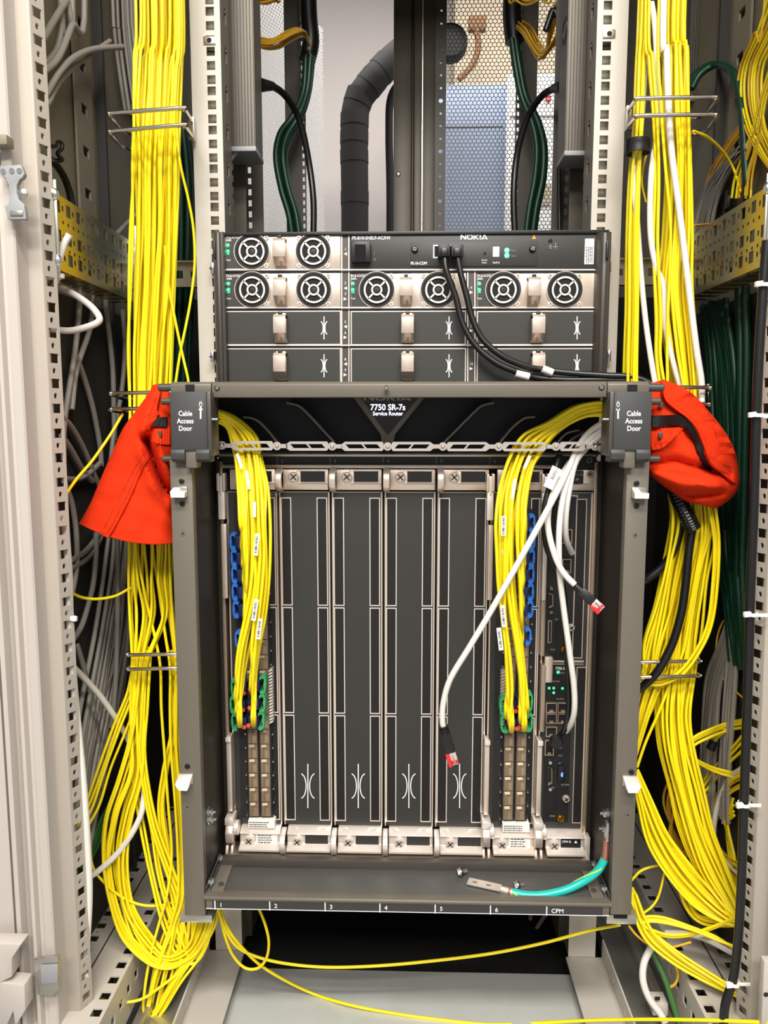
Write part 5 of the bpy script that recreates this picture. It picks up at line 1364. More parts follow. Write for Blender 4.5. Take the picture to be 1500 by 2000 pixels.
# loops beside the right post
for k in range(4):
    d = k * 4
    cable([(1455, 1405 + d, .90), (1420, 1412 + d, .90), (1385, 1425 + d, .89), (1355, 1440 + d, .885), (1344, 1460 + d * .6, .88), (1355, 1480 + d * .3, .88), (1390, 1498 + d * .4, .89), (1430, 1508 + d * .6, .90), (1458, 1510 + d, .90)],
          RF, YL, 'yellow fibre in the sideways loop left of the black cable', 'sideways loops at the right post')
for k in range(4):
    d = RN.uniform(-8, 8); e = RN.uniform(-10, 10)
    cable([(1452, 1440 + d + k * 6, .93), (1420, 1475 + e + k * 4, .94), (1385, 1515 + d + k * 5, .94), (1365, 1545 + e, .94)], RF, YL, 'yellow fibre slanting behind the sideways loop at the right', 'slanting fibres at the right post')
for k in range(6):
    d = k * 6
    cable([(1450, 1500 + d, .93), (1420, 1520 + d, .93), (1400, 1560 + d, .93), (1392, 1610 + d, .925), (1405, 1655 + d * .7, .92), (1430, 1680 + d * .6, .91), (1455, 1690 + d * .5, .90)],
          RF, 'yellow_cable' if k % 2 else 'yellow_cable_amber', 'yellow fibre hanging in a half loop behind the black cable', 'half loops behind the black cable')
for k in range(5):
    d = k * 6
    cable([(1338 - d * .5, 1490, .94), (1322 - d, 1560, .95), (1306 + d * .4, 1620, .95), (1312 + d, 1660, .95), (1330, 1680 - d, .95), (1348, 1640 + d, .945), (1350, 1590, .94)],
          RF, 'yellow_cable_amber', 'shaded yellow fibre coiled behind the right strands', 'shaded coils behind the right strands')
for k in range(7):
    d = k * 6
    cable([(1432, 1560 + d, .90), (1420, 1610, .895), (1425 + d * .3, 1680, .885), (1432, 1740, .86), (1420 - d * .6, 1775 - d, .845), (1405 - d * .5, 1740 - d, .855), (1410, 1690, .87)],
          RF, YL, 'yellow fibre in the knot of loops at the lower right post', 'knot of loops at the right post')
cable([(1425, 1420, .92), (1400, 1442, .91), (1390, 1462, .91)], 0.0022, YL, 'short yellow fibre ending in a black clip at the right')
c = P(1391, 1456, .91); tag(MB().lathe(c, (0.3, 0, 1), [(0.004, -0.006), (0.0055, -0.005), (0.0055, 0.005), (0.004, 0.006)], 14).build('cable_clip', 'black_plastic', None), 'small black clip on yellow fibres at the right', 'clip')
cable([(1450, 1500, .91), (1425, 1520, .91), (1405, 1560, .905), (1395, 1610, .905), (1400, 1660, .90), (1440, 1705, .89), (1458, 1710, .88)], 0.0030, 'white_cable', 'white cable curving among the yellow loops at the right', name='data_cable', seg=10)
# --- amber fibres seen high in the right corner
for k in range(9):
    d = k * 5.6
    cable([(1500 + d, -20 + d, 1.0), (1478 + d * .8, 60 + d * .5, 1.0), (1450 + d * .9, 130, 1.0), (1446 + d * .9, 190, 1.0), (1462 + d * .7, 250, 1.0), (1490 + d * .5, 300, 1.0), (1520, 340, 1.0)],
          0.0016, 'yellow_cable' if k % 3 else 'yellow_cable_amber', 'yellow fibre arching in the upper right corner', 'arched fibres in the upper right corner')
for k in range(9):
    d = k * 6
    cable([(1530, 60 + d, 1.04), (1495, 170 + d * .6, 1.03), (1470 + d * .4, 260, 1.02), (1440 + d * .7, 340, 1.0), (1432 + d * .8, 385, 1.0)],
          0.0016, 'yellow_cable_amber' if k % 2 else 'yellow_cable', 'yellow fibre running down into the black round clamp at the right', 'fibres entering the black clamp')
for k in range(5):
    d = k * 5
    cable([(1455, 230 + d, 1.08), (1420, 280 + d, 1.08), (1385, 340 + d, 1.08), (1362, 420 + d, 1.08)], 0.0013, 'yellow_cable_amber', 'thin amber fibre slanting behind the right riser', 'amber fibres behind the right riser')
c = P(1453, 388, .99)
cl = thing('cable_clamp', 'black round cable clamp above the right punched section', 'clamp', c)
MB().lathe_closed(c, ZA, [(0.017, -0.012), (0.022, -0.012), (0.022, 0.010), (0.017, 0.010)], 24).build('clamp_ring', 'black_plastic', cl)
for s in (-1, 1): MB().obox(c + V3((s * 0.02, -0.008, -0.006)), XA, YA, ZA, 0.007, 0.007, 0.014).build('clamp_lug', 'black_plastic', cl, bevel=0.0008)

# --- fibres into the line cards
bl_l = [(455, 1058), (457, 1090), (458, 1123), (459, 1157), (461, 1191), (465, 1250)]
gr_l = [(457, 1345), (455, 1378), (458, 1411)]; gr_r = [(512, 1338), (511, 1374), (509, 1408)]
ends = [(474, 1075, .868), (476, 1108, .868), (478, 1142, .868), (480, 1178, .868), (482, 1214, .868), (476, 1260, .868), (462, 1372, .862), (464, 1396, .862), (468, 1416, .862), (492, 1350, .862), (496, 1384, .862), (495, 1414, .862)]
secs = [(380, 812, .835, 12), (420, 812, .85, 11), (452, 826, .866, 13), (476, 862, .872, 26), (484, 900, .868, 28), (490, 960, .85, 32), (490, 1020, .838, 34), (494, 1080, .834, 30), (497, 1140, .836, 26), (495, 1200, .838, 26), (491, 1260, .842, 26), (486, 1310, .846, 24), (484, 1350, .85, 22)]
GL = 'yellow fibres of the left line card'
bl = bundle(secs, 24, 0.0019, YL, 'yellow fibre cable plugged into the leftmost line card', GL, 31, thick=0.022, wander=0.16, ends=[e for e in ends for _ in (0, 1)],
     lab_ends=[l for l in ['yellow fibre ending at the %s blue tab of the leftmost line card' % w for w in ('first', 'second', 'third', 'fourth', 'fifth', 'lowest')] + ['yellow fibre ending at the %s green tab of the leftmost line card' % w for w in ('upper left', 'middle left', 'lowest left', 'upper right', 'middle right', 'lowest right')] for _ in (0, 1)])
ends = [(1024, 1040, .868), (1022, 1075, .868), (1022, 1108, .868), (1020, 1142, .868), (1019, 1190, .868), (1018, 1255, .868), (1028, 1390, .862), (1024, 1424, .862), (1018, 1410, .862), (996, 1412, .862), (999, 1426, .862), (990, 1400, .862)]
ends = ends[::-1]
secs = [(1215, 800, .835, 13), (1180, 798, .85, 13), (1130, 806, .866, 15), (1080, 838, .872, 17), (1046, 870, .872, 32), (1026, 905, .868, 33), (1012, 960, .85, 36), (1006, 1020, .838, 36), (1003, 1080, .834, 34), (1002, 1140, .836, 32), (1002, 1200, .838, 30), (1004, 1260, .842, 26), (1006, 1310, .846, 22), (1008, 1350, .85, 20)]
br = bundle(secs, 24, 0.0019, YL, 'yellow fibre cable plugged into the sixth-slot line card', 'yellow fibres of the right line card', 32, thick=0.022, wander=0.16, ends=[e for e in ends for _ in (0, 1)],
     lab_ends=[l for l in (['yellow fibre ending at the %s blue tab of the sixth slot card' % w for w in ('first', 'second', 'third', 'fourth', 'sixth', 'lowest')] + ['yellow fibre ending at the %s green plug of the sixth slot card' % w for w in ('upper right', 'lower right', 'middle', 'lower left', 'lowest', 'upper left')])[::-1] for _ in (0, 1)])
def cable_flag(x0, y0, x1, y1, Y, label, txt, w=9):
    a, b = P(x0, y0, Y), P(x1, y1, Y); d = b - a; n = V3((-d.z, 0, d.x)).normalized() * (w * MPP(Y, y0) / 2)
    r = thing('cable_tag', label, 'cable tag', (a + b) / 2, 'paper tags on the yellow fibres')
    MB().prism([a + n, b + n, b - n, a - n], (0, -0.0005, 0)).build('tag_paper', 'label_paper', r, smooth=0)
    if txt:
        c = (a + b) / 2
        text(txt, 0, 0, 0, 0, 'dark_print', r, loc=(c.x, c.y - 0.0008, c.z), size=w * MPP(Y, y0) * 0.52, rot=math.atan2(d.z, d.x) + math.pi if d.z > 0 else math.atan2(d.z, d.x) + math.pi, sx=0.8)
    return r
cable_flag(503, 1042, 499, 1085, .820, 'white paper tag on the left card fibres, upper one of three', 'K-000-118-953')
cable_flag(501, 1170, 495, 1212, .823, 'white paper tag on the left card fibres, middle of three', 'K-000-118-951')
cable_flag(509, 1208, 504, 1248, .823, 'white paper tag on the left card fibres, lowest of three', 'K-000-118-942')
cable_flag(984, 1008, 983, 1046, .820, 'white paper tag on the right card fibres, topmost', 'K-000-118-959')
cable_flag(981, 1182, 985, 1224, .822, 'white paper tag on the right card fibres, middle', 'K-000-118-953')
cable_flag(974, 1226, 979, 1270, .824, 'white paper tag on the right card fibres, lowest', 'K-000-118-942')
for k, (x0, y0, x1, y1) in enumerate(((463, 886, 473, 915), (481, 920, 487, 955), (497, 980, 497, 1010))):
    cable_flag(x0, y0, x1, y1, .845 - k * .008, 'blank white sleeve on left card fibre, %s below the bar' % ('first', 'second', 'third')[k], '', w=6)
for k, (x0, y0, x1, y1) in enumerate(((1035, 890, 1024, 915), (1006, 935, 1000, 975), (983, 1075, 990, 1110))):
    cable_flag(x0, y0, x1, y1, .845 - k * .008, 'blank white sleeve on right card fibre, %s below the bar' % ('first', 'second', 'third')[k], '', w=6)

# --- transceivers with pull tabs
def transceiver(cx, cy, m, side, label, group, w=15, h=33):
    r = thing('transceiver', label, 'transceiver', P(cx, cy, .885), group)
    Y = 0.872; k = MPP(Y, cy); c = P(cx, cy, Y)
    pts = []
    for j in range(17):
        a = math.radians(38 + 284 * j / 16) if side > 0 else math.radians(142 - 284 * j / 16); sq = lambda v: math.copysign(abs(v) ** 0.55, v)
        pts.append(c + V3((sq(math.cos(a)) * (w / 2 - 2) * k, sq(math.cos(a)) * -side * 0.002, sq(math.sin(a)) * (h / 2 - 2) * k)))
    outer = pts; n = len(pts)
    a = [p + (p - c).normalized() * 0.0017 for p in pts]; b = [p - (p - c).normalized() * 0.0019 for p in pts]
    MB().prism_strip(a, b, (0, 0.012, 0)).build('pull_tab', m, r, smooth=40)
    x = c.x + side * 0.009
    MB().box(x - 0.006, x + 0.006, Y - 0.002, YK - 0.004, c.z - 0.0075, c.z + 0.0065).build('module_body', 'blue_dark', r, bevel=0.0008)
    MB().lathe((x + side * 0.004, Y - 0.004, c.z - 0.004), (0, -1, 0.4), [(0.0024, -0.003), (0.0024, 0.004)], 10).build('fibre_boot', 'red_cap' , r)
    return r
for k, (a, b) in enumerate(bl_l): transceiver(a, b, 'blue_tab', 1, 'blue pull tab transceiver in the left card, number %s from the top' % ('one', 'two', 'three', 'four', 'five', 'six')[k], 'blue transceivers of the left card')
for k, (a, b) in enumerate(gr_l): transceiver(a, b, 'green_tab', 1, 'green pull tab transceiver, %s of the outer column of the left card' % ('top', 'middle', 'bottom')[k], 'green transceivers of the left card', h=34)
for k, (a, b) in enumerate(gr_r): transceiver(a, b, 'green_tab', -1, 'green pull tab transceiver, %s of the inner column of the left card' % ('top', 'middle', 'bottom')[k], 'green transceivers of the left card', w=13, h=36)
for k, (a, b) in enumerate(((1039, 1022), (1039, 1056), (1038, 1090), (1037, 1123), (1036, 1157), (1035, 1190), (1031, 1244))): transceiver(a, b, 'blue_tab', -1, 'blue pull tab transceiver in the right card, number %s from the top' % ('one', 'two', 'three', 'four', 'five', 'six', 'seven')[k], 'blue transceivers of the right card')
for k, (a, b) in enumerate(((1034, 1372), (1034, 1412))): transceiver(a, b, 'green_tab', -1, 'green pull tab transceiver, %s of the outer column of the right card' % ('upper', 'lower')[k], 'green transceivers of the right card', h=36)
for k, (a, b) in enumerate(((984, 1380), (986, 1414))): transceiver(a, b, 'green_tab', 1, 'green pull tab transceiver, %s of the inner column of the right card' % ('upper', 'lower')[k], 'green transceivers of the right card', h=36)

# --- white network leads and plugs
def plug(a, b, roll, root, w=0.0105):
    """moulded plug from cable end a towards b, clip side painted red"""
    a, b = V3(a), V3(b); d = (b - a).normalized(); n = V3((d.z, 0, -d.x)).normalized(); u = d.cross(n)
    MB().tube([a - d * 0.006, a - d * 0.003, a, a + d * 0.004], [0.0036, 0.0042, 0.0048, 0.0050], 12).build('strain_relief', 'black_plastic', root)
    for k in range(3):
        MB().tube([a - d * (0.006 - k * 0.003) , a - d * (0.0048 - k * 0.003)], 0.0054, 12).build('relief_rib', 'black_plastic', root)
    L = (b - a).length
    MB().obox(a + d * (L * .36), d, n, u, L * .58, w, 0.0085).build('plug_boot', 'black_plastic', root, bevel=0.001)
    MB().obox(a + d * (L * .82), d, n, u, L * .40, w * .95, 0.0066).build('plug_body', 'clear_plug', root, bevel=0.0005)
    MB().obox(a + d * (L * .84) + n * (w * .42) - u * 0.004, d, n, u, L * .38, w * .45, 0.004).build('plug_clip', 'red_clip', root, bevel=0.001)
    MB().obox(a + d * (L * .93) - n * (w * .12), d, n, u, L * .12, w * .8, 0.0075).build('plug_nose', 'red_clip', root, bevel=0.001)
    MB().obox(a + d * (L * .84) - n * (w * .12) - u * 0.0036, d, n, u, L * .30, w * .12, 0.0012).build('plug_contact', 'steel', root, smooth=0)
def lead(pts, label, end=None, m='white_cable', r=0.0034):
    root = thing('network_lead', label, 'network cable', P(*pts[0]))
    q = spline([P(*p) for p in pts], 7)
    MB().tube(q, r, 11).build('cable_sheath', m, root, smooth=60, recalc=False)
    if end: plug(q[-1], P(*end), 0, root)
    return root
Yw = .83
lead([(1230, 818, .84), (1192, 822, .845), (1158, 838, .862), (1132, 868, .868), (1108, 920, .85), (1075, 985, .826), (1020, 1085, .818), (962, 1188, .818), (918, 1262, .82), (880, 1325, .825), (866, 1372, .828), (864, 1408, .830), (868, 1426, .832)],
     'white network lead crossing diagonally, its loose red-clipped plug hanging before the fifth slot', (887, 1490, .838))
lead([(1230, 824, .84), (1195, 830, .85), (1165, 846, .864), (1136, 880, .866), (1108, 940, .85), (1094, 1010, .838), (1092, 1100, .836), (1100, 1180, .838), (1112, 1270, .84), (1121, 1340, .845), (1122, 1385, .85), (1116, 1412, .86), (1106, 1428, .875)],
     'white network lead running down the control module to its lower port')
lead([(1230, 830, .84), (1196, 836, .85), (1160, 862, .866), (1126, 900, .86), (1112, 955, .85), (1105, 1010, .85), (1106, 1052, .86), (1117, 1080, .88)],
     'white network lead plugged into the upper port of the control module')
lead([(1230, 836, .845), (1198, 842, .855), (1150, 866, .872), (1112, 905, .872), (1082, 960, .85), (1070, 1010, .84), (1076, 1060, .832), (1096, 1112, .826), (1130, 1150, .822)],
     'white network lead with a loose red-clipped plug pointing right over the control module', (1174, 1190, .815))
bk = lead([(1180, 838, .86), (1130, 850, .874), (1098, 880, .874), (1086, 912, .866), (1072, 955, .856), (1063, 1000, .852), (1066, 1060, .85), (1082, 1105, .85), (1100, 1150, .852), (1104, 1220, .855), (1108, 1300, .858), (1111, 1370, .86), (1104, 1420, .868), (1086, 1446, .88)],
     'black cable with a white tag, running down the control module', m='black_cable')
a, b = P(1088, 913, .850), P(1070, 953, .842); d = b - a; n = V3((-d.z, 0, d.x)).normalized() * 0.0055
MB().prism([a + n, b + n, b - n, a - n], (0, -0.0005, 0)).build('cable_tag', 'label_paper', bk, smooth=0)
text('N01NSOP3/2', 0, 0, 0, 0, 'dark_print', bk, loc=((a + b) / 2 - YA * 0.0012), size=0.0036, rot=math.atan2(-d.z, -d.x), sx=0.8)
MB().lathe(P(1085, 1446, .872), -YA, [(0.008, 0), (0.008, 0.006), (0.006, 0.009)], 16).build('cable_plug', 'black_plastic', bk)

# --- two black leads of the power shelf
for k, (pts, lb, tg) in enumerate((([(868, 497, .938), (872, 530, .935), (890, 580, .935), (903, 630, .934), (928, 674, .932), (968, 708, .930), (1012, 727, .930), (1050, 738, .9325), (1110, 742, .932), (1200, 742, .925), (1258, 748, .91), (1290, 770, .90)], 'black lead from the left shelf port curving down right over the covers', (1008, 729, 1034, 736)),
                         ([(893, 497, .938), (900, 535, .936), (912, 580, .935), (922, 620, .934), (942, 662, .932), (982, 696, .930), (1030, 716, .931), (1062, 722, .9325), (1110, 728, .930), (1180, 733, .925), (1240, 737, .915), (1285, 755, .90)], 'black lead from the right shelf port curving down right over the covers', (1060, 720, 1080, 728)))):
    root = thing('shelf_lead', lb, 'cable', P(*pts[-1]))
    MB().tube(spline([P(*p) for p in pts], 7), 0.0038, 11).build('cable_sheath', 'black_cable', root, smooth=60, recalc=False)
    c = P(pts[0][0] - 1, 490, .945)
    MB().box(c.x - 0.0072, c.x + 0.0072, .936, .9525, c.z - 0.008, c.z + 0.006).build('plug_boot', 'black_plastic', root, bevel=0.0012)
    MB().box(c.x - 0.004, c.x + 0.004, .931, .937, c.z - 0.009, c.z + 0.001).build('plug_clip', 'black_cable', root, bevel=0.001)
    a, b = P(tg[0], tg[1], .927), P(tg[2], tg[3], .927); d = (b - a).normalized()
    MB().tube([a + YA * .002, b + YA * .002], 0.0046, 12).build('cable_tag', 'label_paper', root)

# --- earth lead on the shelf
r = thing('earth_lead', 'teal earth lead with yellow stripe and bare lug lying on the router shelf', 'earth cable', P(1090, 1745, .83))
pts = [P(1181, 1678, .812), P(1168, 1700, .812), P(1142, 1720, .812), P(1105, 1738, .81), P(1060, 1748, .808), P(1025, 1748, .808), P(1000, 1743, .810)]
sp = spline(pts, 8)
ec = MB().tube(sp, 0.0045, 14).build('cable_sheath', 'teal_cable', r, smooth=60, recalc=False)
st = [];
for i, p in enumerate(sp):
    t = (sp[min(i + 1, len(sp) - 1)] - sp[max(i - 1, 0)]).normalized(); n, b = frame_of(t); an = i * 0.16 + 2.4
    st.append(p + (n * math.cos(an) + b * math.sin(an)) * 0.0041)
MB().tube(st, 0.0008, 6).build('yellow_stripe', 'yellow_cable', r, smooth=60, recalc=False)
MB().tube([P(1003, 1744, .81), P(996, 1742, .811), P(978, 1736, .814)], [0.0042, 0.0040, 0.0034], 12).build('crimp', 'copper_dull', r)
MB().tube([P(998, 1742.5, .81), P(994, 1741.5, .811)], 0.0046, 12).build('crimp_band', 'copper', r)
a, b = P(978, 1736, .814), P(914, 1722, .826); d = (b - a); u = d.normalized(); v = u.cross(ZA).normalized(); wv = v.cross(u)
L = d.length
lug = MB().perf(a + v * -0.006, u, v, ZA, L, 0.012, [(L * .30, 0.0042, L * .44, 0.0078), (L * .72, 0.0042, L * .86, 0.0078)], 0.0016).build('lug_tongue', 'copper_dull', r, smooth=0)
MB().tube([P(1184, 1640, .812), P(1183, 1660, .812), P(1181, 1680, .812)], [0.003, 0.0034, 0.0036], 12).build('crimp', 'copper', r)
MB().obox(P(1185, 1622, .812), XA, YA, ZA, 0.003, 0.010, 0.022).build('lug_tongue', 'steel', r, bevel=0.0006)
for k, (px, py, lb) in enumerate(((905, 1702, 'left of the two loose hex screws lying on the router shelf'), (1016, 1728, 'right loose hex screw on the router shelf, behind the earth lug'))):
    Y = .838 if k == 0 else .822
    c = P(px, py, Y); ax = V3((0.97, 0.15, 0.18)).normalized()
    s = thing('loose_screw', lb, 'screw', c, 'loose screws on the shelf')
    MB().lathe(c - ax * 0.004, ax, [(0.0030, -0.0035), (0.0042, -0.003), (0.0042, 0)], 6).build('screw_head', 'steel', s)
    MB().lathe(c - ax * 0.004, ax, [(0.0055, 0), (0.0055, 0.0012)], 18).build('washer', 'steel', s)
    MB().lathe(c - ax * 0.004, ax, [(0.0046, 0.002), (0.0046, 0.003)], 18).build('washer', 'black_plastic', s)
    MB().lathe(c - ax * 0.004, ax, [(0.0022, 0)] + [(0.0022 if i % 2 else 0.0025, 0.001 + i * 0.0007) for i in range(12)], 12).build('screw_shank', 'steel', s)

# --- loose fibres crossing the base
cable([(424, 1772, .87), (440, 1815, .87), (462, 1848, .87), (500, 1868, .87), (560, 1882, .87), (640, 1889, .87), (740, 1886, .87), (850, 1876, .87), (960, 1862, .87), (1060, 1842, .87), (1150, 1818, .865), (1212, 1806, .86)], 0.0019, YL, 'yellow fibre sagging from side to side under the router')
cable([P(428, 1772, .875), P(446, 1815, .872), P(478, 1856, .87), P(520, 1893, .88), PZ(600, 1936, -.012), PZ(680, 1962, -.014), PZ(780, 1981, -.016), PZ(880, 1994, -.017), PZ(960, 2001, -.018), PZ(1050, 1998, -.018), P(1150, 1993, .84), P(1260, 1991, .80), P(1400, 1993, .755), P(1520, 1998, .72)], 0.0019, YL, 'yellow fibre lying across the grey base plate', world=True)
cable([(504, 1770, .875), (518, 1806, .872), (525, 1840, .87), (520, 1872, .868), (503, 1891, .868), (478, 1890, .868), (455, 1866, .868), (440, 1830, .87), (430, 1790, .872), (424, 1765, .875)], 0.0018, YL, 'yellow fibre hanging in a small loop under shelf number one')
cable([(1228, 1808, .86), (1245, 1828, .855), (1270, 1845, .85), (1310, 1850, .845), (1350, 1840, .84)], 0.0014, 'yellow_cable_amber', 'thin amber fibre hooked under the right rail end')
cable([(1225, 1730, .88), (1240, 1712, .88), (1255, 1699, .88), (1285, 1690, .88), (1310, 1690, .875)], 0.0016, YL, 'short yellow fibre beside the lower right rail')
cable([(1300, 1690, .875), (1292, 1730, .87), (1284, 1755, .87), (1272, 1772, .868), (1255, 1785, .86), (1240, 1800, .855)], 0.0014, YL, 'short yellow fibre tail hanging beside the right rail')
# ================================================================== ORANGE FIRE SLEEVES
def lerp(a, b, t): return a + (b - a) * t
def cat1(vals, t):
    n = len(vals) - 1; x = min(max(t, 0), 0.99999) * n; i = int(x); f = x - i
    p = [vals[max(i - 1, 0)], vals[i], vals[i + 1], vals[min(i + 2, n)]]
    return 0.5 * (2 * p[1] + (p[2] - p[0]) * f + (2 * p[0] - 5 * p[1] + 4 * p[2] - p[3]) * f * f + (3 * p[1] - p[0] - 3 * p[2] + p[3]) * f ** 3)
def seg_dist(x, y, poly):
    best = 1e9
    for (ax, ay), (bx, by) in zip(poly, poly[1:]):
        dx, dy = bx - ax, by - ay; L = dx * dx + dy * dy
        t = max(0, min(1, ((x - ax) * dx + (y - ay) * dy) / L)) if L else 0
        best = min(best, math.hypot(x - ax - dx * t, y - ay - dy * t))
    return best
class Sleeve:
    def __init__(s, rows, Yc, folds, sag=0, M=46, N=72):
        s.grid = []; s.mb = MB()
        cols = list(zip(*rows))
        for j in range(M + 1):
            t = j / M
            lx, ly, rx, ry, dep = [cat1(c, t) for c in cols]
            for k in range(N):
                th = 2 * math.pi * k / N
                u = (1 - math.cos(th)) / 2; sn = math.sin(th)
                px, py = lerp(lx, rx, u), lerp(ly, ry, u) + sag * t * t * 4 * u * (1 - u)
                Y = Yc - dep * math.copysign(abs(sn) ** 0.7, sn)
                if sn > 0:
                    for poly, amp, wd in folds:
                        d = seg_dist(px, py, poly); Y -= amp * math.exp(-(d / wd) ** 2)
                    Y += 0.0008 * math.sin(px * .11 + py * .05) + 0.0006 * math.sin(px * .05 - py * .13 + 1)
                    s.grid.append((px, py, Y))
                s.mb.v.append(P(px, py, Y))
        for j in range(M):
            for k in range(N):
                s.mb.f.append((j * N + k, j * N + (k + 1) % N, (j + 1) * N + (k + 1) % N, (j + 1) * N + k))
    def Y(s, x, y):
        return min(s.grid, key=lambda g: (g[0] - x) ** 2 + (g[1] - y) ** 2)[2]
    def strip(s, left, right, name, m, parent, off=0.002, t=0.0015, n=24):
        """a band of cloth lying on the sleeve between two edges"""
        a = []; b = []
        for i in range(n + 1):
            u = i / n
            for lst, src in ((a, left), (b, right)):
                x, y = cat1([q[0] for q in src], u), cat1([q[1] for q in src], u)
                lst.append(P(x, y, s.Y(x, y) - off))
        mid = [P_.lerp(Q_, 0.5) for P_, Q_ in zip(a, b)]
        mb = MB(); i0 = 0
        for col in (a, mid, b): mb.v += col
        for col in (a, mid, b): mb.v += [p + YA * t for p in col]
        k = n + 1
        for i in range(n):
            mb.f += [(i, i + 1, k + i + 1, k + i), (k + i, k + i + 1, 2 * k + i + 1, 2 * k + i),
                     (3 * k + i, 4 * k + i, 4 * k + i + 1, 3 * k + i + 1), (4 * k + i, 5 * k + i, 5 * k + i + 1, 4 * k + i + 1),
                     (i, 3 * k + i, 3 * k + i + 1, i + 1), (2 * k + i, 2 * k + i + 1, 5 * k + i + 1, 5 * k + i)]
        mb.f += [(0, k, 4 * k, 3 * k), (k, 2 * k, 5 * k, 4 * k), (n, 3 * k + n, 4 * k + n, k + n), (k + n, 4 * k + n, 5 * k + n, 2 * k + n)]
        return mb.build(name, m, parent, smooth=50)
    def stitch(s, pts, parent, off=0.0004, dash=5):
        """row of short threads"""
        mb = MB(); q = []
        for (ax, ay), (bx, by) in zip(pts, pts[1:]):
            L = math.hypot(bx - ax, by - ay); n = max(1, int(L / dash))
            for i in range(n):
                t0, t1 = i / n, (i + 0.6) / n
                A = (lerp(ax, bx, t0), lerp(ay, by, t0)); B = (lerp(ax, bx, t1), lerp(ay, by, t1))
                mb.tube([P(*A, s.Y(*A) - off), P(*B, s.Y(*B) - off)], 0.00035, 4)
        o = mb.build('stitching', 'orange_stitch', parent, smooth=0); o['kind'] = 'stuff'
        return o
def solid(o, t=0.0014):
    m = o.modifiers.new('cloth', 'SOLIDIFY'); m.thickness = t; m.offset = 0
OL = thing('cable_sleeve', 'orange fabric cable sleeve hanging at the left cable access door', 'cable sleeve', P(250, 1060, .845), 'orange fabric sleeves')
sl = Sleeve([(300, 752, 318, 750, .006), (289, 772, 330, 768, .014), (264, 806, 337, 800, .024), (241, 838, 341, 836, .032), (222, 880, 343, 880, .036), (200, 930, 345, 936, .038), (178, 982, 346, 1000, .040), (158, 1018, 347, 1042, .040), (154, 1022, 348, 1060, .040)],
            .848, [([(300, 775), (285, 812), (280, 840)], .008, 9), ([(286, 858), (296, 890), (310, 930), (324, 958), (345, 966)], -.036, 9), ([(304, 865), (318, 900), (330, 940)], .012, 9), ([(278, 880), (300, 945), (330, 985)], .010, 12), ([(255, 830), (225, 900), (190, 980)], .004, 18), ([(210, 920), (260, 935)], -.003, 8), ([(185, 970), (230, 985)], -.003, 8)], sag=17)
o = sl.mb.build('sleeve_body', 'orange_fabric', OL, smooth=70); solid(o)
sl.strip([(283, 868), (262, 900), (236, 955), (206, 1010), (192, 1040)], [(293, 888), (276, 920), (252, 975), (226, 1025), (210, 1051)], 'closing_flap', 'orange_fabric', OL, off=0.004, t=0.003)
for q in ([(286, 875), (262, 915), (238, 962), (210, 1015), (197, 1042)], [(290, 884), (270, 920), (247, 970), (222, 1018), (208, 1044)], [(196, 1036), (206, 1042)]): sl.stitch(q, OL, off=0.0046)
sl.stitch([(160, 1016), (205, 1042), (250, 1052), (300, 1057), (336, 1056)], OL)
sl.strip([(308, 757), (292, 790), (284, 822), (286, 838)], [(314, 762), (306, 800), (308, 812), (290, 840)], 'folded_collar', 'orange_fabric', OL, off=0.007, t=0.004)
sl.stitch([(303, 775), (294, 805), (290, 826)], OL, off=0.0075, dash=4)
sl.strip([(302, 818), (312, 815), (326, 814)], [(286, 832), (306, 832), (325, 835)], 'hook_tape', 'velcro', OL, off=0.006, t=0.003)
sl.strip([(282, 848), (295, 862), (318, 868), (332, 868)], [(290, 838), (300, 838), (318, 836), (332, 836)], 'lower_cuff', 'orange_fabric', OL, off=0.004, t=0.003)
c = P(312, 848, sl.Y(312, 848) - 0.006); MB().obox(c, XA, YA, ZA, 0.004, 0.003, 0.007).build('eyelet', 'chassis_grey', OL, bevel=0.0005)
OR = thing('cable_sleeve', 'orange fabric cable sleeve folded at the right cable access door', 'cable sleeve', P(1350, 990, .845), 'orange fabric sleeves')
sr = Sleeve([(1262, 752, 1296, 742, .010), (1260, 775, 1344, 764, .020), (1258, 800, 1378, 798, .028), (1256, 835, 1408, 834, .036), (1255, 868, 1430, 870, .040), (1257, 900, 1440, 908, .042), (1266, 922, 1443, 946, .040), (1296, 948, 1432, 968, .034), (1330, 972, 1412, 984, .024), (1345, 980, 1398, 992, .018)],
            .848, [([(1300, 830), (1330, 832), (1362, 870), (1378, 908)], -.012, 9), ([(1270, 905), (1320, 900), (1360, 912), (1420, 922)], -.012, 8), ([(1275, 925), (1330, 945), (1400, 950)], .010, 10), ([(1300, 955), (1350, 968), (1410, 962)], -.010, 6), ([(1370, 912), (1420, 935)], -.010, 6), ([(1280, 868), (1310, 858), (1330, 838)], .006, 9)], sag=0)
o = sr.mb.build('sleeve_body', 'orange_fabric', OR, smooth=70); solid(o)
sr.strip([(1294, 746), (1298, 778), (1318, 798), (1345, 818), (1364, 842), (1378, 878), (1392, 908), (1430, 940)], [(1298, 743), (1342, 762), (1374, 790), (1390, 814), (1412, 842), (1432, 876), (1442, 915), (1444, 948)], 'folded_flap', 'orange_fabric', OR, off=0.012, t=0.008)
for q in ([(1306, 778), (1326, 794), (1352, 814), (1372, 842), (1388, 880), (1402, 905)], [(1340, 770), (1368, 796), (1384, 822), (1406, 850), (1424, 882)], [(1396, 904), (1415, 908), (1438, 910)]): sr.stitch(q, OR, off=0.0127)
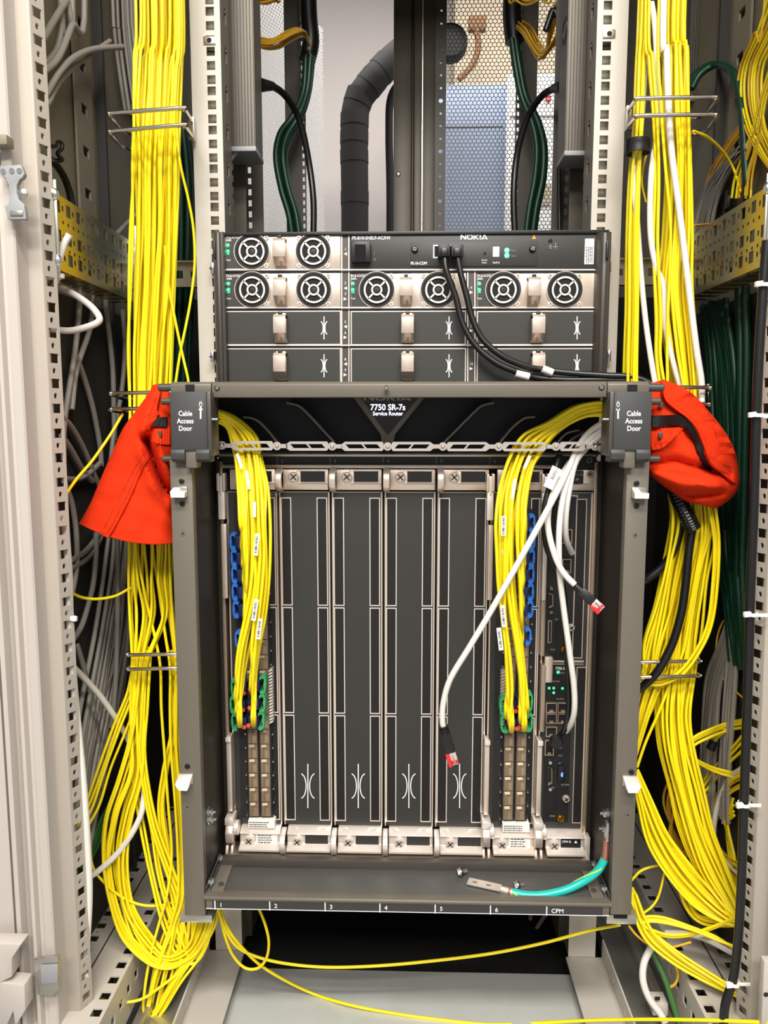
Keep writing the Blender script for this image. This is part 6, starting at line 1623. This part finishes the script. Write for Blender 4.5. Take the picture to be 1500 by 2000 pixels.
sr.strip([(1274, 812), (1300, 811), (1330, 812), (1356, 832), (1372, 866), (1384, 900), (1396, 918)], [(1274, 834), (1300, 833), (1326, 831), (1345, 842), (1360, 872), (1372, 905), (1386, 918)], 'hook_tape', 'velcro', OR, off=0.008, t=0.004)
sr.strip([(1262, 842), (1290, 842), (1315, 836), (1330, 832)], [(1262, 880), (1290, 876), (1312, 860), (1336, 836)], 'lower_cuff', 'orange_fabric', OR, off=0.005, t=0.004)
sr.stitch([(1272, 874), (1290, 870), (1308, 858)], OR, off=0.0056)
sr.stitch([(1345, 974), (1380, 985), (1398, 984)], OR)
sr.stitch([(1291, 800), (1291, 870)], OR, off=0.0056)
for q in ((1291, 791), (1290, 850)):
    c = P(q[0], q[1], sr.Y(*q) - 0.006); MB().obox(c, XA, YA, ZA, 0.0045, 0.003, 0.006).build('eyelet', 'chassis_grey', OR, bevel=0.0008)
# black corrugated sleeve and cable under the right orange sleeve
cs = thing('corrugated_conduit', 'black corrugated conduit end under the right orange sleeve', 'conduit', P(1335, 1040, .86))
pp = [P(1318, 955, .862), P(1330, 985, .858), P(1345, 1015, .856), P(1354, 1034, .856)]
sp = spline(pp, 10)
MB().tube(sp, [0.0085 + (0.0007 if i % 2 else 0) for i in range(len(sp))], 14).build('ribbed_tube', 'black_cable', cs, smooth=0)
cable([(1352, 1030, .86), (1345, 1080, .86), (1338, 1150, .86), (1330, 1200, .86), (1312, 1260, .86), (1285, 1310, .86), (1262, 1335, .865), (1240, 1352, .87)], 0.0048, 'black_cable', 'black cable hanging before the yellow fibres below the right sleeve', name='power_cable', seg=10)
cable([(1332, 1020, .875), (1318, 1070, .875), (1295, 1105, .878), (1265, 1130, .88), (1245, 1140, .885)], 0.0045, 'black_cable', 'black cable curving left behind the right router rail', name='power_cable', seg=10)

# ================================================================== WIRE CABLE RINGS
def wire_ring(paths, label, m='chrome_wire', r=0.0023):
    g = thing('cable_ring', label, 'cable ring', P(*paths[0][0]), 'wire cable rings on the rails')
    for p in paths:
        q = [P(*a) for a in p]
        MB().tube(spline(q, 5), r, 9).build('wire_loop', m, g, smooth=60, recalc=False)
    a, b = P(*paths[0][0]), P(*paths[1][0])
    MB().box(min(a.x, b.x) - 0.003, max(a.x, b.x) + 0.003, .952, .960, min(a.z, b.z) - 0.004, max(a.z, b.z) + 0.004).build('ring_plate', 'galvanised', g, bevel=0.0006)
    return g
wire_ring([[(374, 236, .955), (368, 226, .91), (360, 214, .868), (350, 211.5, .862), (225, 221, .862), (215, 223, .862), (213, 226, .866), (222, 236, .90), (245, 259, .985), (290, 262, .995)],
           [(376, 268, .955), (369, 258, .91), (361, 247, .868), (352, 244.5, .862), (226, 256, .862), (216, 258, .862), (214, 261, .866), (222, 270, .90), (243, 289, .985), (290, 292, .995)]], 'upper left wire ring holding the yellow riser')
wire_ring([[(1228, 214, .955), (1234, 206, .91), (1243, 195, .868), (1253, 192.5, .862), (1385, 190, .862), (1397, 191, .862), (1400, 194, .866), (1394, 204, .90), (1374, 226, .985), (1330, 232, .995)],
           [(1228, 247, .955), (1234, 239, .91), (1243, 229, .868), (1253, 226, .862), (1385, 224, .862), (1397, 225, .862), (1400, 228, .866), (1394, 238, .90), (1374, 259, .985), (1330, 264, .995)]], 'upper right wire ring holding the yellow riser')
wire_ring([[(378, 770, .955), (362, 769, .89), (340, 766, .862), (230, 768, .862), (219, 768.5, .862), (217, 770, .866), (228, 775, .92), (240, 778, .99), (290, 778, .995)],
           [(378, 800, .955), (362, 800, .89), (340, 797, .862), (230, 799, .862), (219, 799.5, .862), (217, 801, .866), (228, 803, .92), (240, 805, .99), (290, 805, .995)]], 'middle left wire ring beside the left orange sleeve')
wire_ring([[(1222, 762, .955), (1240, 760, .89), (1262, 756, .862), (1374, 757, .862), (1384, 757.5, .862), (1387, 759, .866), (1378, 763, .92), (1366, 767, .99), (1320, 770, .995)],
           [(1222, 794, .955), (1240, 792, .89), (1262, 789, .862), (1372, 789, .862), (1382, 789.5, .862), (1385, 791, .866), (1376, 793, .92), (1364, 796, .99), (1320, 798, .995)]], 'middle right wire ring behind the right orange sleeve')
wire_ring([[(385, 1262, .955), (372, 1270, .89), (352, 1277, .862), (262, 1279, .862), (252, 1279.5, .862), (249, 1277, .866), (258, 1268, .92), (270, 1252, .99), (310, 1248, .995)],
           [(385, 1288, .955), (372, 1298, .89), (352, 1304, .862), (262, 1307, .862), (252, 1307.5, .862), (250, 1305, .866), (258, 1295, .92), (270, 1278, .99), (310, 1272, .995)]], 'lower left wire ring gathering fibres beside the router rail')
wire_ring([[(1212, 1272, .955), (1226, 1284, .89), (1246, 1293, .862), (1350, 1291, .862), (1364, 1292, .862), (1368, 1290, .866), (1358, 1280, .92), (1346, 1266, .99), (1300, 1262, .995)],
           [(1212, 1300, .955), (1226, 1312, .89), (1246, 1322, .862), (1352, 1320, .862), (1364, 1320.5, .862), (1367, 1318, .866), (1358, 1308, .92), (1346, 1292, .99), (1300, 1288, .995)]], 'lower right wire ring gathering fibres beside the router rail')
hkb = MB().tube(spline([P(*a) for a in ((92, 286, .83), (110, 285, .85), (113, 278, .86), (120, 279, .865), (121, 290, .865), (112, 300, .86), (122, 312, .865), (110, 313, .86), (94, 312, .83))], 4), 0.0022, 8).build('cable_hook', 'black_wire', None, smooth=60, recalc=False)
tag(hkb, 'small black wire hook behind the left holed post', 'hook')
cable([(94, 308, .86), (112, 325, .88), (128, 352, .90), (138, 385, .92), (142, 420, .95)], 0.0042, 'black_cable', 'black cable curving down behind the left holed post', name='power_cable', seg=9)

# ================================================================== INTERIOR, LEFT SIDE
GC = 'grey_cable'
def grey(pts, label, r=0.0031, m=GC, g=None): return cable(pts, r, m, label, g, name='data_cable', seg=9)
grey([(84, 75, .84), (105, 40, .88), (130, 0, .92), (140, -20, .93)], 'grey cable rising at the top left corner', .0036)
grey([(86, 140, .85), (115, 110, .88), (140, 50, .92), (165, -20, .96)], 'pale grey cable slanting up behind the left post top', .0036)
grey([(88, 125, .86), (112, 95, .9), (120, 40, .95), (118, -20, 1.0)], 'grey cable bowing behind the left post top', .0036)
grey([(90, 185, .86), (115, 142, .88), (145, 112, .92), (185, 96, .97), (240, 92, 1.02)], 'grey cable arching right from the left post', .0036)
grey([(92, 205, .86), (120, 155, .90), (165, 115, .96), (215, 80, 1.02)], 'upper of the grey cables arching right from the left post', .0030)
grey([(225, 460, 1.1), (260, 425, 1.1), (300, 390, 1.12)], 'thin grey cable behind the left riser above the punched section', .0030)
for k in range(7):
    xk = 222 + k * 7
    cable([(xk, -20, 1.10), (xk + 4, 60, 1.10), (xk + 12, 130, 1.10), (xk + 25, 220, 1.10)], 0.0026, GC, 'grey cable in the flat strand behind the left riser', 'flat grey strand behind the left riser', name='data_cable')
def fin_strip(px0, px1, pyb, Y, n, label, pyt=-40, dep=0.05):
    x0, x1, z0, z1 = RX(px0, 100, px1, 101, Y); zb = P(px0, pyb, Y).z; zt = TOPZ - 0.03
    r = thing('power_strip', label, 'power strip', ((x0 + x1) / 2, Y, zb))
    MB().box(x0, x1, Y, Y + dep, zb, zt).build('strip_body', 'pdu_alu', r, smooth=0)
    w = (x1 - x0) / n
    for k in range(n):
        MB().box(x0 + k * w + w * .2, x0 + k * w + w * .8, Y - 0.003, Y, zb, zt).build('cooling_rib', 'pdu_alu', r, smooth=0)
    MB().box(x0 - 0.001, x1 + 0.001, Y - 0.004, Y + dep, zb - 0.006, zb).build('end_cap', 'grey_plastic', r, bevel=0.0006)
    return r, x0, x1
fin_strip(242, 264, 206, 1.16, 5, 'ribbed aluminium power strip in the left rear corner, behind the yellow riser')
fin_strip(1346, 1376, 190, 1.16, 6, 'ribbed aluminium power strip in the right rear corner, behind the yellow riser')
pl, a0, a1 = fin_strip(436, 496, 288, 1.04, 10, 'ribbed aluminium power strip inside the left mounting rail')
pr_, b0, b1 = fin_strip(1108, 1168, 296, 1.04, 10, 'ribbed aluminium power strip inside the right mounting rail')
for zz in (60, 110, 160): MB().lathe(P(1108, zz, 1.06), (-1, 0, 0), [(0.016, 0), (0.016, 0.004), (0.012, 0.004), (0.012, 0.001)], 18).build('outlet', 'black_plastic', pr_)
for s, yy in ((-1, 300), (1, 310)):
    x = P(470 if s < 0 else 1140, yy, 1.05)
    MB().tube(spline([x + V3((-0.02 * s, 0, 0.012)), x + V3((0.0, -0.006, 0.004)), x + V3((0.02 * s, 0, -0.016))], 5), 0.003, 8).build('bracket_arm', 'grey_plastic', pl if s < 0 else pr_)
# white front cables at the left post
grey([(136, 458, .80), (124, 480, .80), (112, 520, .80), (110, 545, .81), (100, 560, .84)], 'white cable end tied to the left holed post by the punched section', .0036, 'white_cable')
grey([(104, 556, .86), (140, 572, .85), (175, 596, .85), (193, 618, .85), (190, 630, .85), (165, 640, .85), (135, 646, .85), (100, 643, .86)], 'white cable looping out below the left punched section', .0037, 'pale_cable')
grey([(124, 1000, .795), (130, 1060, .79), (135, 1130, .788), (136, 1205, .787), (140, 1290, .787), (152, 1420, .787), (162, 1520, .787), (170, 1640, .787), (174, 1740, .787), (170, 1830, .787), (163, 1902, .79)], 'white cable tied along the lower left holed post', .0040, 'white_cable')
grey([(140, 1300, .84), (165, 1325, .86), (200, 1365, .88), (240, 1425, .90), (262, 1470, .90), (280, 1530, .89), (278, 1580, .88), (262, 1620, .875), (235, 1660, .87), (205, 1690, .86), (175, 1712, .85), (150, 1716, .84)], 'white cable winding through the lower left yellow loops', .0037, 'pale_cable')
# drifting grey cables
L_ = [([(158, 545, 1.0), (155, 600, 1.0), (146, 690, 1.0), (135, 760, .98), (125, 830, .95), (124, 900, .93)], 'upper left grey cable behind the white loop'),
      ([(185, 560, 1.02), (176, 640, 1.02), (150, 720, 1.0), (140, 800, .98)], 'grey cable crossing behind the white loop tail'),
      ([(205, 575, 1.05), (212, 640, 1.05), (220, 720, 1.05), (222, 790, 1.05), (224, 860, 1.03)], 'grey cable straight down left of the riser'),
      ([(240, 605, 1.08), (244, 680, 1.08), (238, 760, 1.06), (222, 850, 1.04), (214, 930, 1.03)], 'grey cable nearest the riser at mid height'),
      ([(148, 695, 1.0), (165, 740, 1.02), (182, 800, 1.04), (195, 870, 1.02), (198, 910, 1.0)], 'grey cable bowing right behind the holed post'),
      ([(118, 812, .90), (140, 835, .95), (165, 880, .98), (185, 930, 1.0), (200, 960, 1.0)], 'grey cable slanting down right above the orange sleeve foot'),
      ([(120, 850, .90), (140, 880, .94), (160, 915, .97), (180, 940, 1.0)], 'lower grey cable slanting down right behind the post'),
      ([(125, 940, .90), (142, 990, .94), (150, 1060, .96), (148, 1120, .96), (140, 1160, .94)], 'grey cable hanging close behind the left holed post'),
      ([(126, 935, 1.0), (150, 936, 1.02), (172, 926, 1.03), (195, 905, 1.04)], 'short grey cable crossing left of the orange sleeve'),
      ([(138, 1095, .92), (165, 1078, .95), (185, 1055, .97), (200, 1030, .98)], 'grey cable rising to the orange sleeve hem, upper one'),
      ([(138, 1110, .93), (168, 1092, .96), (190, 1062, .98), (205, 1030, .99)], 'grey cable rising to the orange sleeve hem, lower one'),
      ([(188, 1040, .93), (187, 1090, .93), (182, 1140, .92), (170, 1190, .91), (158, 1225, .90), (142, 1250, .88)], 'pale grey cable bending left below the orange sleeve'),
      ([(229, 1050, .95), (230, 1130, .95), (229, 1230, .95), (226, 1330, .95), (218, 1420, .95)], 'pale grey cable straight down below the orange sleeve'),
      ([(150, 1260, .94), (165, 1310, .95), (182, 1380, .96), (192, 1460, .96), (194, 1540, .96)], 'grey cable curving down behind the white cable'),
      ([(150, 1530, .97), (160, 1480, .97), (185, 1400, .98), (222, 1300, .99)], 'grey cable slanting behind the lower left strands')]
for pts, lb in L_: grey(pts, lb, .0034)
bundle([(245, 1020, 1.02, 22), (235, 1120, 1.02, 26), (222, 1240, 1.02, 34), (198, 1380, 1.01, 36), (175, 1500, 1.0, 30), (162, 1600, .98, 22), (152, 1680, .96, 16)], 13, 0.0032, GC, 'grey cable in the slanting strand behind the lower left fibres', 'slanting grey strand on the left', 41, thick=0.04, wander=0.12, name='data_cable')
bundle([(352, 250, 1.08, 14), (360, 350, 1.08, 16), (362, 450, 1.08, 16), (360, 560, 1.08, 16), (355, 680, 1.08, 16), (352, 800, 1.08, 14)], 8, 0.0042, 'green_cable', 'dark green cable in the shadow left of the mounting rail', 'dark green cables on the left', 42, thick=0.03, wander=0.1, name='power_cable')
bundle([(165, 1690, .99, 8), (185, 1650, 1.0, 10), (205, 1600, 1.05, 10), (240, 1540, 1.1, 10)], 4, 0.0028, 'earth_green', 'green and yellow earth wire in the lower left shadow', 'earth wires on the left', 43, thick=0.02, wander=0.2, name='earth_wire')
# added black sheets and dark wall liners, standing in for shade behind the cables
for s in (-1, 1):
    b = MB().box(*sorted((s * 0.398, s * 0.27)), 1.22, 1.224, 0.0, P(300, 585, 1.22).z).build('shade_sheet', 'black_matt', CAB, smooth=0)
    MB().box(*sorted((s * 0.3975, s * 0.3955)), 0.806, 1.22, 0.075, P(300, 600, 1.0).z).build('shade_liner', 'shade_liner', CAB, smooth=0)

# ================================================================== INTERIOR, RIGHT SIDE
bundle([(1345, 175, 1.05, 5), (1362, 145, 1.05, 6), (1395, 126, 1.05, 7), (1432, 140, 1.05, 8), (1448, 200, 1.05, 8), (1454, 280, 1.05, 7), (1458, 360, 1.05, 6)], 3, 0.0042, 'green_cable', 'dark green cable arching behind the upper right riser', 'arched green cables on the right', 51, thick=0.02, wander=0.1, name='power_cable')
bundle([(1395, 590, 1.04, 18), (1408, 700, 1.04, 24), (1415, 800, 1.04, 26), (1420, 920, 1.03, 24), (1425, 1050, 1.02, 20), (1436, 1180, 1.0, 14), (1448, 1300, .98, 10)], 12, 0.0044, 'green_cable', 'dark green cable falling in the shadow beside the right post', 'dark green cables on the right', 52, thick=0.05, wander=0.12, name='power_cable')
bundle([(1448, 560, .98, 10), (1450, 700, .98, 10), (1448, 850, .98, 10), (1445, 1000, .97, 9), (1442, 1120, .96, 8)], 5, 0.0044, 'green_cable', 'dark green cable close behind the right post', 'green cables close to the right post', 53, thick=0.02, wander=0.1, name='power_cable')
cable([(1398, 1060, .97), (1412, 1110, .96), (1432, 1180, .95), (1450, 1260, .94)], 0.0048, 'green_cable', 'dark green cable slanting right below the right orange sleeve', name='power_cable')
for (x_, y0_, y1_) in ((1449, 798, 838), (1458, 770, 808)):
    a, b = P(x_, y0_, .965), P(x_ + 6, y1_, .965)
    tag(MB().tube([a, b], 0.0022, 8).build('cable_tag', 'pale_cable', None), 'white tag sleeve on a dark green cable, %s one' % ('nearer' if x_ < 1455 else 'farther'), 'cable tag')
bundle([(1452, 290, 1.06, 6), (1420, 325, 1.06, 10), (1388, 380, 1.07, 16), (1370, 450, 1.08, 20), (1360, 520, 1.08, 18)], 12, 0.0032, GC, 'grey cable arching behind the upper right punched section', 'arched grey cables on the right', 54, thick=0.03, wander=0.15, name='data_cable')
bundle([(1418, 1040, .99, 8), (1428, 1120, .99, 10), (1435, 1200, .985, 10), (1420, 1260, .98, 12), (1396, 1330, .97, 14), (1386, 1420, .97, 14), (1382, 1520, .97, 12), (1384, 1600, .97, 10)], 9, 0.0032, GC, 'grey cable hanging straight in the lower right side', 'hanging grey cables on the right', 55, thick=0.03, wander=0.15, name='data_cable')
bundle([(1430, 1190, 1.0, 8), (1432, 1280, 1.0, 10), (1425, 1380, 1.0, 12), (1418, 1500, 1.0, 12), (1416, 1600, 1.0, 12)], 6, 0.0032, GC, 'grey cable behind the hanging grey strand, lower right', 'rear grey cables on the right', 56, thick=0.03, wander=0.15, name='data_cable')
cable([(1432, 1200, .94), (1412, 1215, .94), (1400, 1250, .94), (1400, 1300, .94), (1420, 1335, .94), (1450, 1362, .94)], 0.0012, 'yellow_cable_amber', 'thin yellow fibre curling round the grey cables at the right')
cable([(1384, 750, 1.0), (1390, 800, 1.0), (1392, 900, 1.0), (1394, 960, 1.0)], 0.003, 'pale_cable', 'pale cable in the shadow right of the middle ring', name='data_cable')
# earth wire and white cable over the right base
cable([(1245, 1800, .88), (1262, 1830, .87), (1285, 1880, .855), (1300, 1915, .845), (1322, 1985, .83), (1330, 2010, .825)], 0.0032, 'earth_green', 'green earth wire running to the front over the right base', name='earth_wire')
cable([(1272, 1850, .86), (1258, 1880, .855), (1256, 1915, .85), (1268, 1950, .845), (1290, 1980, .84), (1305, 2010, .835)], 0.0042, 'white_cable', 'white cable bending forward over the right base trough', name='data_cable', seg=10)
cable([(1300, 1822, .87), (1340, 1824, .86), (1380, 1835, .85), (1432, 1862, .83)], 0.0034, 'pale_cable', 'pale cable under the flat yellow loop at the lower right', name='data_cable', seg=10)
cable([(1318, 1880, .86), (1324, 1905, .855), (1318, 1922, .85), (1305, 1930, .85)], 0.0018, 'yellow_cable_amber', 'short amber fibre curl beside the right base wire')
fb = thing('foot_block', 'pale terminal block on the right base trough', 'terminal block', P(1288, 1970, .85))
MB().obox(P(1285, 1960, .855), XA, YA, ZA, 0.018, 0.02, 0.016).build('block_body', 'cabinet_paint', fb, bevel=0.001)
MB().obox(P(1284, 1950, .845) , XA, YA, ZA, 0.006, 0.001, 0.004).build('block_slot', 'black_matt', fb)

# ================================================================== BLACK FRONT CABLE AND TIES
bc = cable([(1498, 470, .762), (1490, 570, .762), (1482, 700, .762), (1476, 850, .762), (1472, 1000, .762), (1466, 1150, .762), (1462, 1300, .762), (1457, 1450, .762), (1452, 1600, .762), (1448, 1720, .762), (1442, 1830, .762), (1432, 1910, .760), (1416, 1965, .756), (1412, 2030, .75)], 0.0046, 'black_cable', 'thick black cable tied along the right holed post', name='power_cable', seg=12)
def zip_tie(px, py, Y, s, label, r=0.0052):
    c = P(px, py, Y); z = thing('zip_tie', label, 'cable tie', c, 'white cable ties on the posts')
    MB().lathe_closed(c, ZA, [(r, -0.0017), (r + 0.0011, -0.0017), (r + 0.0011, 0.0017), (r, 0.0017)], 18).build('tie_band', 'zip_tie', z)
    MB().obox(c + V3((-s * (r + 0.001), -0.004, 0.0005)), V3((1, 0, 0.12 * s)).normalized(), YA, ZA, 0.007, 0.005, 0.005).build('tie_head', 'zip_tie', z, bevel=0.0008)
    MB().obox(c + V3((s * (r + 0.004), -0.001, -0.001)), XA, YA, ZA, 0.016, 0.0012, 0.0036).build('tie_tail', 'zip_tie', z, bevel=0.0003)
for k, (a, b, t_) in enumerate(((1491, 557, 'topmost'), (1478, 811, 'second'), (1468, 1199, 'third'), (1453, 1570, 'fourth'), (1433, 1919, 'lowest'))):
    zip_tie(a, b, .760, 1, 'white cable tie on the black right cable, %s of five' % t_)
zip_tie(137, 1207, .786, -1, 'white cable tie on the white left cable, upper one', .0046)
zip_tie(164, 1901, .789, -1, 'white cable tie on the white left cable, lower one', .0046)
zip_tie(112, 541, .803, -1, 'white cable tie by the left punched section', .0042)

# ================================================================== BEHIND THE CABINET
def tube_thing(pts, r_px, m, name, label, cat, seg=18):
    q = spline(to_roof([P(*p) for p in pts], pts[0][1], pts[-1][1]), 6); r = r_px * MPP(pts[0][2], pts[0][1])
    return tag(MB().tube(q, r, seg).build(name, m, None, smooth=60, recalc=False), label, cat), q, r
r = thing('insulated_pipe', 'thick black foam insulated pipe bending up before the white wall', 'pipe', P(693, 600, 2.25))
q = spline([P(*p) for p in ((693, 1372, 2.25), (693, 700, 2.25), (693, 400, 2.25), (692, 270, 2.25), (697, 205, 2.25), (722, 165, 2.25), (765, 118, 2.26), (815, 80, 2.27), (850, 60, 2.28))], 8)
rr = 27 * MPP(2.25, 300)
MB().tube(q, rr, 22).build('foam_tube', 'pipe_foam', r, smooth=60, recalc=False)
for i in (16, 20, 23, 26, 32, 39, 44):
    t = (q[i + 1] - q[i]).normalized()
    MB().tube([q[i], q[i] + t * 0.035], rr * 1.03, 22).build('tape_wrap', 'pipe_foam', r, smooth=60)
tube_thing([(760, 1360, 2.3), (760, 700, 2.3), (762, 400, 2.3), (760, 260, 2.3), (764, 190, 2.3), (790, 150, 2.3)], 7, 'pipe_foam', 'thin_pipe', 'thin black pipe beside the grey rear door stile', 'pipe')
c = P(878, 90, 2.32); k = MPP(2.32, 90)
rv = thing('round_outlet', 'black round outlet seen through the mesh door', 'outlet', c)
MB().lathe(c, -YA, [(34 * k, 0), (34 * k, 0.03), (30 * k, 0.04), (30 * k, 0.03)], 28).build('outlet_ring', 'pipe_foam', rv)
MB().lathe(c - YA * 0.025, -YA, [(30 * k, 0), (30 * k, 0.002)], 28).build('outlet_face', 'black_matt', rv)
rb = thing('wall_bracket', 'brown blurred bracket with bent arm behind the mesh door', 'bracket', P(930, 50, 2.6))
MB().obox(P(932, 48, 2.6), XA, YA, ZA, 34 * MPP(2.6, 50), 0.03, 26 * MPP(2.6, 50)).build('bracket_plate', 'rust_brown', rb, bevel=0.004)
MB().tube(spline([P(930, 55, 2.59), P(934, 90, 2.59), P(924, 125, 2.59), P(896, 156, 2.59)], 6), 6 * MPP(2.6, 90), 12).build('bracket_arm', 'rust_brown', rb)
def far_cab(px0, px1, py, Y, m, label, nm):
    x0, x1 = P(px0, 300, Y).x, P(px1, 300, Y).x; zt = P((px0 + px1) / 2, py, Y).z
    r = thing(nm, label, 'cabinet', ((x0 + x1) / 2, Y, -0.12))
    MB().box(x0, x1, Y, Y + 0.35, -0.12, zt).build('cabinet_body', m, r, bevel=0.004)
    for zz in (zt - 0.12, zt - 0.45): MB().box(x0 + 0.01, x1 - 0.01, Y - 0.002, Y, zz - 0.003, zz).build('panel_joint', 'grey_plastic', r, smooth=0)
    return r
far_cab(850, 988, 164, 2.45, 'far_cabinet_blue', 'pale blue far cabinet behind the mesh door', 'far_cabinet')
fw = far_cab(989, 1110, 143, 2.42, 'far_cabinet_white', 'bright white far cabinet with red writing behind the mesh door', 'far_cabinet')
for (x_, y_, w_, h_) in ((1070, 180, 16, 3), (1070, 187, 14, 3), (1071, 194, 10, 4), (1009, 412, 7, 5)):
    rect(x_ - w_ / 2, y_, x_ + w_ / 2, y_ + h_, 2.415, 0.003, 'red_print', 'red_writing', fw)
rect(1058, 360, 1076, 400, 2.416, 0.003, 'far_wall_beige', 'grille_panel', fw)
# conduits, green strands and power leads between the rear posts
tube_thing([(601, -40, 1.58), (603, 30, 1.58), (607, 80, 1.58), (600, 118, 1.58)], 17, 'black_cable', 'conduit', 'black conduit at the upper left rear post', 'conduit')
tube_thing([(1002, -40, 1.58), (1000, 30, 1.58), (1005, 82, 1.58)], 18, 'black_cable', 'conduit', 'black conduit at the upper right rear post', 'conduit')
bundle([(604, 110, 1.57, 8), (598, 180, 1.57, 6), (580, 230, 1.56, 8), (556, 268, 1.56, 11), (548, 310, 1.56, 11), (558, 370, 1.56, 11), (573, 420, 1.56, 11), (582, 480, 1.56, 11)], 5, 0.0065, 'green_cable', 'dark green cable bowing left of the left rear post', 'green strand at the left rear post', 61, thick=0.02, wander=0.1, name='power_cable')
bundle([(1003, 78, 1.57, 6), (1010, 130, 1.57, 6), (1022, 190, 1.57, 6), (1044, 240, 1.56, 8), (1055, 290, 1.56, 10), (1052, 350, 1.56, 10), (1040, 410, 1.56, 10), (1031, 480, 1.56, 10)], 5, 0.0065, 'green_cable', 'dark green cable bowing right of the right rear post', 'green strand at the right rear post', 62, thick=0.02, wander=0.1, name='power_cable')
bundle([(452, -30, 1.25, 26), (462, 20, 1.25, 22), (482, 62, 1.27, 14), (510, 82, 1.3, 11), (538, 84, 1.35, 9), (565, 70, 1.42, 9), (588, 62, 1.5, 9), (604, 82, 1.54, 6)], 14, 0.0019, 'yellow_cable_amber', 'amber fibre sagging into the upper left conduit', 'amber fibres at the upper left', 63, thick=0.03, wander=0.2)
bundle([(480, -30, 1.3, 14), (500, -4, 1.32, 12), (520, 2, 1.35, 10), (535, -5, 1.4, 8), (545, -30, 1.4, 8)], 6, 0.0019, 'yellow_cable_amber', 'amber fibre of the short sag at the upper frame edge', 'short amber sag', 64, thick=0.02, wander=0.2)
bundle([(1108, -30, 1.28, 14), (1096, 20, 1.3, 15), (1080, 70, 1.33, 12), (1062, 108, 1.38, 6), (1045, 88, 1.45, 8), (1030, 62, 1.5, 8), (1014, 48, 1.54, 6)], 14, 0.0019, 'yellow_cable_amber', 'amber fibre sagging into the upper right conduit', 'amber fibres at the upper right', 65, thick=0.03, wander=0.2)
bundle([(995, -20, 1.5, 8), (1010, 0, 1.48, 8), (1030, 8, 1.45, 6), (1055, -4, 1.4, 6), (1080, -30, 1.38, 6)], 5, 0.0019, 'yellow_cable_amber', 'amber fibre looping at the upper right frame edge', 'amber loops at the upper right edge', 66, thick=0.02, wander=0.2)
for s, pts, tail, lb in ((-1, [(497, 165, 1.09), (530, 168, 1.12), (560, 190, 1.15), (585, 235, 1.18), (602, 310, 1.2), (612, 390, 1.2), (612, 470, 1.2)], (497, 165), 'black power lead arching from the left power strip'),
                     (1, [(1108, 168, 1.09), (1085, 172, 1.12), (1058, 188, 1.15), (1030, 230, 1.18), (1010, 300, 1.2), (1003, 380, 1.2), (1006, 470, 1.2)], (1108, 168), 'black power lead arching from the right power strip')):
    r = thing('power_lead', lb, 'power cable', P(*pts[-1]))
    MB().tube(spline([P(*p) for p in pts], 7), 0.0048, 11).build('cable_sheath', 'black_cable', r, smooth=60, recalc=False)
    a, b = P(*pts[0]), P(*pts[1]); d = (b - a).normalized()
    MB().obox(a + d * 0.002, d, YA, d.cross(YA), 0.022, 0.026, 0.024).build('plug_body', 'black_plastic', r, bevel=0.003)
    MB().tube([a + d * 0.012, a + d * 0.04], [0.009, 0.0055], 12).build('plug_neck', 'black_plastic', r)
cable([(1096, 180, 1.12), (1096, 250, 1.13), (1092, 330, 1.14), (1093, 470, 1.14)], 0.0035, 'black_cable', 'thin black cable straight down beside the right power strip', name='power_cable')
cable([(1066, 60, 1.2), (1080, 20, 1.2), (1095, -20, 1.2)], 0.005, 'black_cable', 'short black cable crossing at the upper right', name='power_cable')
# faint cables in the dark under the router
for k, (pts, m, lb) in enumerate((([(1040, 1770, 1.1), (1030, 1830, 1.1), (1012, 1910, 1.1)], 'grey_cable', 'dim grey cable standing in the dark under the router, left one'),
                        ([(1075, 1772, 1.08), (1045, 1820, 1.08), (1025, 1870, 1.08), (1018, 1910, 1.08)], 'grey_cable', 'dim grey cable bending in the dark under the router'),
                        ([(1050, 1800, 1.12), (1040, 1850, 1.12), (1030, 1910, 1.12)], 'grey_cable', 'dim grey cable standing in the dark under the router, right one'),
                        ([(632, 1770, 1.2), (630, 1830, 1.2), (634, 1900, 1.2)], 'yellow_cable_amber', 'dim amber fibre hanging in the dark under the router'),
                        ([(1092, 1780, 1.15), (1096, 1850, 1.15), (1100, 1910, 1.15)], 'green_cable', 'dim green cable under the right end of the router'))):
    cable(pts, 0.0034, m, lb, name='data_cable')

co = CORE.build('fibre_cables', 'yellow_cable', None, smooth=60, recalc=False)
tag(co, 'yellow fibre cables packed behind the front strands of both risers', 'cables', None, 'stuff')
for o in bpy.data.objects:
    if '_o' in o: del o['_o']
